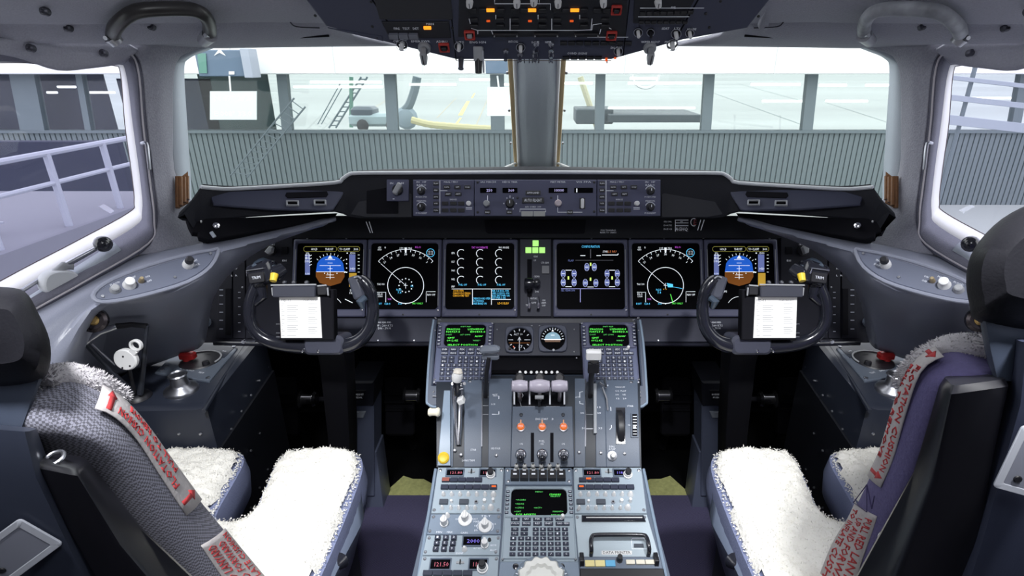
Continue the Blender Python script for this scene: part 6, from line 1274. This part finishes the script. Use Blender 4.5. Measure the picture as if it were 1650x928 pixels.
# ---- tiller
t = T('steering_tiller', 'triangular steering tiller handle with white disc on the left side console', 'steering handle', AtZ(222, 640, .77)); tm_ = mat('tiller_dark', (.04, .045, .06), .3, .3)
q = MB(); q.tube([U(137, 552, 1.165), U(160, 535, 1.175), U(187, 526, 1.19)], [.0062, .0075, .007], steel, 10); q.tube([U(187, 526, 1.19), U(212, 523, 1.20), U(237, 525, 1.205)], [.0065, .0058, .0055], black, 10); O('top_grip', q, t)
q = MB(); q.tube([U(137, 552, 1.165), U(180, 600, 1.22), U(216, 632, 1.285)], .0048, tm_, 8); q.tube([U(148, 554, 1.165), U(185, 588, 1.2)], .002, steel, 6); q.tube([U(237, 524, 1.205), U(231, 590, 1.255), U(226, 634, 1.29)], [.0045, .0055, .0065], tm_, 8); q.tube([U(207, 590, 1.235), U(217, 632, 1.285)], .004, black, 8); O('frame_bars', q, t)
fd = plane3(U(188, 595, 1.205), U(222, 595, 1.205), U(188, 560, 1.19))
q = MB(); q.lathe(fd.at(203, 579), [(.024, -.006), (.0245, .002), (.022, .005)], white, 28); q.frame(fd.at(219.5, 556), .026, .026, .0125, .017, .017, .0083, -.003, .005, white, n=6); q.slab(fd, [(206, 570), (213, 560), (223, 567), (213, 578)], -.003, .004, white, .001); wd = O('white_disc', q, t, 'white disc with ring tab')
q = MB()
for x, y in ((201, 573), (200, 591), (212, 588)): q.disc(fd, x, y, 1.7, black, .0055, 8)
O('disc_holes', q, wd)
q = MB(); q.lathe(Plane(AtZ(222, 640, .771), (0, 1, 0)), [(.03, 0), (.026, .008), (.015, .014)], black, 16); O('base', q, t)

# ================================================================ seats
flc = mat('sheepskin', (.86, .84, .78), .95, bump=1.0, scale=160, spec=.05); fab = mat('seat_blue', (.22, .25, .40), .9, bump=.4, scale=250)
def in_poly(x, y, P):
    c = False; n = len(P)
    for i in range(n):
        a, b = P[i - 1], P[i]
        if (a[1] > y) != (b[1] > y) and x < (b[0] - a[0]) * (y - a[1]) / (b[1] - a[1]) + a[0]: c = not c
    return c
def dist(x, y, P):
    m = 9
    for i in range(len(P)):
        a, b = P[i - 1], P[i]; dx, dy = b[0] - a[0], b[1] - a[1]; l = dx * dx + dy * dy
        f = max(0, min(1, ((x - a[0]) * dx + (y - a[1]) * dy) / l)); m = min(m, math.hypot(x - a[0] - f * dx, y - a[1] - f * dy))
    return m
ZS = .68
def seat_pan(par, outline, mir, lab):
    P = smooth(outline, 4, True)
    base = MB(); pl = Plane((0, 0, 0), (0, 1, 0))
    ar = sum(P[i - 1][0] * P[i][1] - P[i][0] * P[i - 1][1] for i in range(len(P))); P = P if ar > 0 else P[::-1]
    lp = lambda d, z: [V((a, b, z)) for a, b in inset(P, d)]
    base.loft([lp(.02, ZS - .15), lp(-.006, ZS - .12), lp(-.012, ZS - .07), lp(-.006, ZS - .03), lp(.015, ZS - .015)], fab)
    O('cushion', base, par, 'lavender blue cushion side', mirror=mir)
    q = MB(); st = .0065; xs = [p[0] for p in P]; ys = [p[1] for p in P]; idx = {}; vs = []; fs = []; RR = .032
    nx, ny = int((max(xs) - min(xs)) / st) + 2, int((max(ys) - min(ys)) / st) + 2
    ok = {}
    for i in range(nx):
        for j in range(ny):
            x, y = min(xs) + i * st, min(ys) + j * st
            if in_poly(x, y, P):
                d = dist(x, y, P); e = max(0, 1 - d / RR); z = ZS - RR * (1 - math.sqrt(max(0, 1 - e * e))) + .006 * noise.noise(V((x * 60, y * 60, 1))) + .004 * noise.noise(V((x * 150, y * 150, 4))) + .010 * noise.noise(V((x * 9, y * 9, 2)))
                idx[i, j] = len(vs); vs.append(V((x, y, z)))
    for i in range(nx):
        for j in range(ny):
            c = [(i, j), (i + 1, j), (i + 1, j + 1), (i, j + 1)]
            if all(k in idx for k in c): fs.append(tuple(idx[k] for k in c))
    q.add(vs, fs, flc); n0 = len(vs); random.seed(11)
    tv, tf = [], []
    for v in vs:
        for rep in range(2):
            if v.y < .62 and rep: continue
            p = v + V((random.uniform(-.004, .004), random.uniform(-.004, .004), -.001)); a = random.uniform(0, 6.28); w_ = .0013; l = random.uniform(.003, .006); d = V((random.gauss(0, .6), random.gauss(0, .6), 1)).normalized() * l
            dd = min(.03, dist(v.x, v.y, P))
            b = len(tv); tv += [p + V((math.cos(a) * w_, math.sin(a) * w_, 0)), p - V((math.cos(a) * w_, math.sin(a) * w_, 0)), p + d]; tf.append((b, b + 1, b + 2))
    # fringe around the rim
    for i in range(len(P)):
        a, b = P[i - 1], P[i]; n = int(math.hypot(b[0] - a[0], b[1] - a[1]) / .0011)
        for k in range(n):
            f = k / n; x, y = a[0] + (b[0] - a[0]) * f, a[1] + (b[1] - a[1]) * f; no = V((b[1] - a[1], a[0] - b[0], 0)).normalized()
            p = V((x, y, ZS - .016 - random.random() * .014)) + no * random.uniform(-.004, .003); w_ = .0022; d = (no * random.uniform(.2, 1) + V((random.gauss(0, .4), random.gauss(0, .4), random.gauss(-.6, .4)))).normalized() * random.uniform(.0025, .0055); tn = V((-no.y, no.x, 0)) * w_
            m = len(tv); tv += [p + tn, p - tn, p + d]; tf.append((m, m + 1, m + 2))
    q.add(tv, tf, flc)
    O('sheepskin_cover', q, par, 'thick white sheepskin cover', mirror=mir)
def hexa(q, secs, m, r=.25):
    """loft of quads with rounded corners; secs: lists of four points"""
    loops = []
    for s in secs:
        s = [V(p) for p in s]; L = []
        for i in range(4):
            a, b, c = s[i - 1], s[i], s[(i + 1) % 4]
            p0, p1 = b + (a - b).normalized() * min(r_ := .012 if r is None else r, (a - b).length * .45), b + (c - b).normalized() * min(r, (c - b).length * .45)
            L += [p0, (p0 + p1) / 4 + b / 2, p1]
        loops.append(L)
    return q.loft(loops, m)
def backrest(rows, w_, m, q, edge=1.0):
    """rows: (front px, rear px) with t; outboard points are w_ further out. cage for subdivision"""
    loops = []
    for (fx, fy, ft), (rx, ry, rt), k in rows:
        A, B = U(fx, fy, ft), U(rx, ry, rt); out = V((w_ * k, 0, 0)); mid = (A + B) / 2; d = (B - A)
        inn = V((.010 if w_ < 0 else -.010, 0, 0))
        loops.append([A + out * .5, A + out * .04, A + d * .08 + inn, A + d * .35 + inn * 1.8, A + d * .65 + inn * 1.8, A + d * .92 + inn, B + out * .04, B + out * .5, B + out, A + out])
    return loops
labm = mat('label_cloth', (.46, .43, .43), .9, bump=.4, scale=200, var=.12); redt = mat('label_red', (.42, .03, .035), .8)
class Skin:
    """surface strip between two pixel polylines with depth, s along, c across (0..1)"""
    def __init__(s, A, B, n=8, lift=.0): s.a = [U(*p) for p in smooth(A, n)]; s.b = [U(*p) for p in smooth(B, n)]; s.lift = lift
    def pt(s, u, c, h=0.0):
        f = u * (len(s.a) - 1); i = min(int(f), len(s.a) - 2); f -= i; a = s.a[i].lerp(s.a[i + 1], f); b = s.b[i].lerp(s.b[i + 1], f)
        t = (s.a[i + 1] - s.a[i]).normalized(); w_ = (b - a).normalized(); n = t.cross(w_).normalized()
        if n.dot(C0 - a) < 0: n = -n
        return a.lerp(b, c) + n * (h + s.lift + .012 * 4 * c * (1 - c))
def label_patch(par, sk, u0, u1, c0, c1, lines, arrows, flip, lab, mirror_read=1):
    q = MB(); N, M_ = 14, 4; rag = lambda i: .0
    g = [[sk.pt(u0 + (u1 - u0) * i / N, c0 + (c1 - c0) * j / M_, .0035) for j in range(M_ + 1)] for i in range(N + 1)]
    q.add([p for r in g for p in r], [(i * (M_ + 1) + j, i * (M_ + 1) + j + 1, (i + 1) * (M_ + 1) + j + 1, (i + 1) * (M_ + 1) + j) for i in range(N) for j in range(M_)], labm)
    def put(vs, fs, m):
        P = [sk.pt(u0 + (u1 - u0) * (1 - a if flip and m is redt and len(vs) != 7 else a), c0 + (c1 - c0) * (1 - b if flip and len(vs) != 7 else b), .0046) for a, b in vs]; q.add(P, fs, m)
    for st, b0, b1, a0, a1 in lines:      # text runs from a0 to a1 along u; glyph height from b0 to b1
        vs, fs, w_, h_ = glyphs(st)
        vs2 = []
        for x, y in vs: vs2.append((a0 + (a1 - a0) * (x / w_ + .5), b0 + (b1 - b0) * (y / h_ + .5)))
        put(vs2, fs, redt)
    for a, w0 in arrows:
        put([(a - w0, .10), (a + w0, .10), (a + w0, .6), (a + w0 * 2.4, .6), (a, .92), (a - w0 * 2.4, .6), (a - w0, .6)], [(0, 1, 2, 6), (3, 4, 5)], redt)
    O('sewn_label', q, par, lab, thick=.0015)
# left seat
weave = mat('weave_grey', (.17, .17, .21), .95, bump=1.0, scale=330, kind='weave', var=.45)
purple = mat('seat_purple', (.115, .10, .23), .9, bump=.7, scale=200, var=.15)
shellm = mat('seat_shell', (.028, .034, .055), .45); postm = mat('seat_post', (.010, .010, .014), .3)
sl = T('pilot_seat', 'left pilot seat with grey woven back cover and white sheepskin cushion', 'seat', (-.65, .75, .0))
OUT = [(-.43, .45), (-.41, .75), (-.412, 1.0), (-.425, 1.085), (-.455, 1.115), (-.53, 1.125), (-.60, 1.12), (-.618, 1.09), (-.607, 1.0), (-.60, .94), (-.61, .905), (-.64, .895), (-.675, .9), (-.69, .93), (-.70, 1.02), (-.712, 1.09), (-.745, 1.12), (-.85, 1.125), (-.92, 1.11), (-.94, 1.06), (-.94, .9), (-.94, .45)]
OUT = [(a * .953, b * .953) for a, b in OUT]
seat_pan(sl, OUT, False, '')
FRT = [(62, 600, .665), (118, 600, .685), (172, 628, .715), (215, 668, .755), (268, 735, .81), (330, 812, .88), (378, 868, .93), (440, 935, .99), (520, 1030, 1.05)]
REA = [(62, 640, .60), (78, 700, .60), (142, 712, .625), (180, 742, .655), (218, 800, .695), (262, 870, .745), (290, 915, .78), (330, 975, .83), (390, 1070, .90)]
def cushion_back(par, FRT, REA, w_, m, name, subd=2):
    rows = [(a, b, k) for a, b, k in zip(FRT, REA, [.75, .9, 1, 1, 1, 1, 1, 1, 1])]; q = MB(); q.loft(backrest(rows, w_, m, q), m); return O(name, q, par, None, sub=subd)
cushion_back(sl, FRT, REA, -.44, weave, 'back_cushion')
skL = Skin(REA, FRT, 8, .004)
label_patch(sl, skL, .22, .60, .33, .80, [('FLOTATION CUSHION', .60, .86, .16, .86), ('PULL TO REMOVE', .16, .42, .22, .76)], [(.07, .013), (.93, .013)], 1, 'white label with red FLOTATION CUSHION lettering and arrows')
label_patch(sl, skL, .70, .92, .28, .84, [('PULL RED LANYARD', .70, .92, .08, .92), ('UP AND FORWARD', .39, .61, .1, .9), ('TO INFLATE CUSHION', .08, .30, .04, .96)], [], 1, 'white label with three red lines')
# fleece roll along the top edge of the backrest
def fleece_tube(par, P, rad, name='fleece_roll'):
    q = MB(); C = US(P, 6); rad_ = [rad * (.6 + .4 * math.sin(PI * min(1, .15 + i / len(C)))) for i in range(len(C))]; q.tube(C, rad_, mat('fleece_grey', (.50, .48, .50), .95, bump=1, scale=140), 10); random.seed(4); tv, tf = [], []
    for i in range(5000):
        c = C[random.randrange(len(C))]; d = V((random.gauss(0, 1), random.gauss(0, 1), random.gauss(0, 1))).normalized(); p = c + d * rad * .85; e = V((random.gauss(0, 1), random.gauss(0, 1), random.gauss(0, 1))).normalized() * .0012; b = len(tv); tv += [p + e, p - e, p + d * random.uniform(.002, .005)]; tf.append((b, b + 1, b + 2))
    q.add(tv, tf, MATS['fleece_grey']); return O(name, q, par, 'woolly fleece edge')
fleece_tube(sl, [(66, 622, .64), (85, 608, .66), (120, 606, .68), (160, 620, .70), (190, 640, .725)], .016)
# side post and shell
q = MB(); hexa(q, [[U(52, 742, .57), U(90, 728, .615), U(140, 738, .64), U(125, 757, .585)], [U(50, 752, .565), U(90, 736, .62), U(150, 748, .65), U(128, 768, .58)], [U(105, 850, .60), U(150, 830, .67), U(232, 850, .70), U(195, 880, .64)], [U(190, 1000, .68), U(240, 980, .77), U(400, 1010, .82), U(330, 1040, .74)]], postm, .008); O('side_post', q, sl)
f = Plane(U(90, 741, .592), (.1, 1, .3)); q = MB(); q.tube([f.loc(.0085 * math.cos(R(a)), .0085 * math.sin(R(a)), .003) for a in range(0, 360, 24)], .0022, steel, 8, closed=True); O('ring_bolt', q, sl)
q = MB(); hexa(q, [[U(-420, 660, .52), U(-380, 650, .58), U(62, 690, .60), U(44, 696, .545)], [U(-420, 760, .53), U(-380, 740, .6), U(88, 760, .62), U(62, 770, .555)], [U(-380, 1000, .60), U(-330, 980, .68), U(215, 1000, .74), U(180, 1020, .665)], [U(-330, 1200, .68), U(-280, 1180, .76), U(330, 1200, .86), U(280, 1230, .78)]], shellm, .012); O('seat_shell', q, sl)
pd = plane3(U(-20, 900, .573), U(60, 900, .590), U(-20, 860, .565))
q = MB(); f = pd.at(20, 890, R(-38)); q.frame(f, .050, .072, .004, .036, .056, .002, .0, .002, mat('plate_rim', (.48, .5, .56), .4), ch=.0006); q.rbox(f, .036, .056, 0, .001, mat('plate_grey', (.22, .23, .28), .4), .002); q.lathe(f, [(.004, .003), (.003, .004)], black, 12, u=.008, v=-.02); O('data_plate', q, sl, 'grey rimmed metal plate')
# headrest
q = MB(); c = [[(-90, 470), (-50, 452), (10, 455), (50, 468), (72, 520), (82, 560), (70, 600), (40, 605), (-20, 600), (-90, 600)]]
def blob(par, name, outl, t0, t1, m, lab=None):
    q = MB(); cx = sum(p[0] for p in outl) / len(outl); cy = sum(p[1] for p in outl) / len(outl); S_ = smooth(outl, 4, True); loops = []
    for k, s_ in ((0, .55), (.12, .82), (.3, .96), (.5, 1), (.7, .96), (.88, .82), (1, .55)): loops.append([U(cx + (x - cx) * s_, cy + (y - cy) * s_, t0 + (t1 - t0) * k) for x, y in S_])
    q.loft(loops, m); return O(name, q, par, lab)
hr = mat('headrest_black', (.007, .007, .010), .6, bump=.15, scale=300, spec=.2)
blob(sl, 'headrest', [(-150, 480), (-60, 462), (0, 462), (40, 470), (62, 505), (80, 548), (80, 590), (62, 615), (0, 625), (-90, 620), (-170, 560)], .56, .68, hr)
q = MB(); hexa(q, [[U(-60, 590, .60), U(-55, 590, .65), U(72, 600, .65), U(70, 600, .60)], [U(-60, 700, .60), U(-55, 700, .65), U(42, 690, .65), U(38, 690, .60)]], mat('support_slate', (.035, .045, .07), .5), .01); O('headrest_support', q, sl)
# armrest frame with knob at the inboard side
def side_frame(par, mir):
    MM = (lambda x: 1730 - x) if mir else (lambda x: x)
    q = MB(); q.loft([US([(MM(x), y, t) for x, y, t in r], 4) for r in ([(578, 790, 1.22), (562, 790, 1.19), (530, 845, 1.10), (495, 900, 1.02), (430, 990, .93)], [(584, 830, 1.215), (577, 850, 1.17), (548, 905, 1.07), (520, 960, 1.0), (470, 1040, .92)], [(570, 880, 1.25), (565, 905, 1.2), (545, 960, 1.12), (520, 1000, 1.04), (480, 1080, .95)])], mat('frame_blue', (.15, .18, .25), .4), closed=False); O('side_frame', q, par, 'blue grey side frame', thick=.008)
    q = MB(); q.lathe(Plane(U(MM(546), 905, 1.075), (0, .3, 1)), [(.012, -.01), (.019, 0), (.012, .012), (.006, .02)], blackg, 16); q.lathe(Plane(U(MM(535), 885, 1.07), (0, .3, 1)), [(.004, 0), (.004, .01)], steel, 8); O('adjust_knob', q, par)
side_frame(sl, False)
q = MB(); q.box((-.67, .76, .36), (.46, .60, .22), mat('seat_base', (.02, .022, .03), .6), bev=.03); q.box((-.67, .76, .13), (.30, .45, .23), MATS['seat_base'], bev=.02); O('seat_base', q, sl)
# right seat
sr = T('pilot_seat', 'right pilot seat with purple back cover and white sheepskin cushion', 'seat', (.65, .75, .0))
seat_pan(sr, OUT, True, '')
FR2 = [(1580, 548, .67), (1530, 556, .68), (1480, 590, .71), (1452, 640, .755), (1425, 720, .82), (1400, 770, .87), (1370, 830, .92), (1335, 880, .97), (1290, 990, 1.05)]
RE2 = [(1600, 600, .60), (1570, 612, .60), (1535, 620, .615), (1510, 690, .655), (1490, 760, .70), (1465, 820, .745), (1455, 870, .78), (1430, 950, .83), (1400, 1060, .90)]
cushion_back(sr, FR2, RE2, .44, purple, 'back_cushion')
skR = Skin(FR2, RE2, 8, .004)
label_patch(sr, skR, .16, .60, .18, .62, [('FLOTATION CUSHION', .62, .90, .18, .88), ('PULL TO REMOVE', .12, .38, .2, .8)], [(.06, .016), (.93, .014)], 0, 'frayed white label with red FLOTATION CUSHION lettering')
label_patch(sr, skR, .70, .97, .15, .70, [('PULL RED LANYARD', .70, .92, .08, .9), ('UP AND FORWARD', .40, .62, .12, .9), ('TO INFLATE CUSHION', .10, .32, .05, .95)], [], 0, 'crumpled white label with small red lines')
q = MB(); P = [skR.pt(.62 + a * .05, b, .006) for a, b in ((0, .35), (1.6, .55), (1.6, .15), (0, .35), (1.2, .62), (.3, .6))]; q.tube(P, .0008, mat('stitch', (.05, .04, .12), .9), 5); O('stitched_letter', q, sr)
fleece_tube(sr, [(1600, 560, .63), (1560, 556, .655), (1520, 562, .68), (1480, 585, .70), (1458, 615, .73)], .015)
q = MB(); hexa(q, [[U(1625, 610, .565), U(1588, 602, .61), U(1520, 606, .625), U(1535, 622, .575)], [U(1630, 622, .56), U(1588, 612, .615), U(1512, 618, .63), U(1530, 636, .57)], [U(1600, 760, .60), U(1560, 745, .66), U(1468, 760, .69), U(1500, 780, .64)], [U(1560, 1000, .70), U(1500, 980, .78), U(1330, 1010, .84), U(1400, 1040, .76)]], postm, .008); O('side_post', q, sr)
q = MB(); hexa(q, [[U(2100, 520, .50), U(2060, 510, .56), U(1632, 545, .585), U(1650, 552, .53)], [U(2080, 660, .52), U(2040, 650, .59), U(1618, 640, .61), U(1640, 652, .55)], [U(2050, 900, .58), U(1990, 890, .66), U(1545, 860, .70), U(1578, 880, .635)], [U(2000, 1200, .68), U(1950, 1180, .76), U(1420, 1180, .86), U(1470, 1210, .78)]], mat('seat_shell_blue', (.035, .042, .075), .5, bump=.1, scale=400), .012); O('seat_shell', q, sr)
pd = plane3(U(1600, 780, .567), U(1700, 780, .552), U(1600, 700, .556)); q = MB(); f = pd.at(1662, 745, R(-20)); q.frame(f, .044, .072, .004, .030, .058, .002, .0, .002, MATS['plate_rim'], ch=.0006); q.rbox(f, .030, .058, 0, .001, MATS['plate_grey'], .002); q.lathe(f, [(.004, .003), (.003, .004)], black, 12, u=-.006, v=-.02); O('data_plate', q, sr, 'grey rimmed metal plate')
blob(sr, 'headrest', [(1900, 400), (1850, 330), (1760, 312), (1680, 322), (1615, 352), (1570, 400), (1557, 445), (1562, 490), (1580, 520), (1700, 540), (1850, 530)], .53, .66, hr)
q = MB(); hexa(q, [[U(1720, 480, .57), U(1720, 480, .63), U(1572, 480, .63), U(1578, 480, .57)], [U(1700, 560, .57), U(1700, 560, .63), U(1585, 560, .63), U(1592, 560, .57)], [U(1690, 620, .58), U(1690, 620, .64), U(1596, 612, .64), U(1604, 612, .58)]], MATS['support_slate'], .01); O('headrest_support', q, sr)
side_frame(sr, True)
q = MB(); q.box((.67, .76, .36), (.46, .60, .22), MATS['seat_base'], bev=.03); q.box((.67, .76, .13), (.30, .45, .23), MATS['seat_base'], bev=.02); O('seat_base', q, sr)
for i, (x, y) in enumerate(((1423, 866), (1433, 884))): q = MB(); f = Plane(U(x, y, .80), (0, .3, 1)); q.tube([f.loc(.006 * math.cos(R(a)), .008 * math.sin(R(a)), 0) for a in range(0, 360, 24)], .002, steel, 8, closed=True); O('eyelet', q, sr)
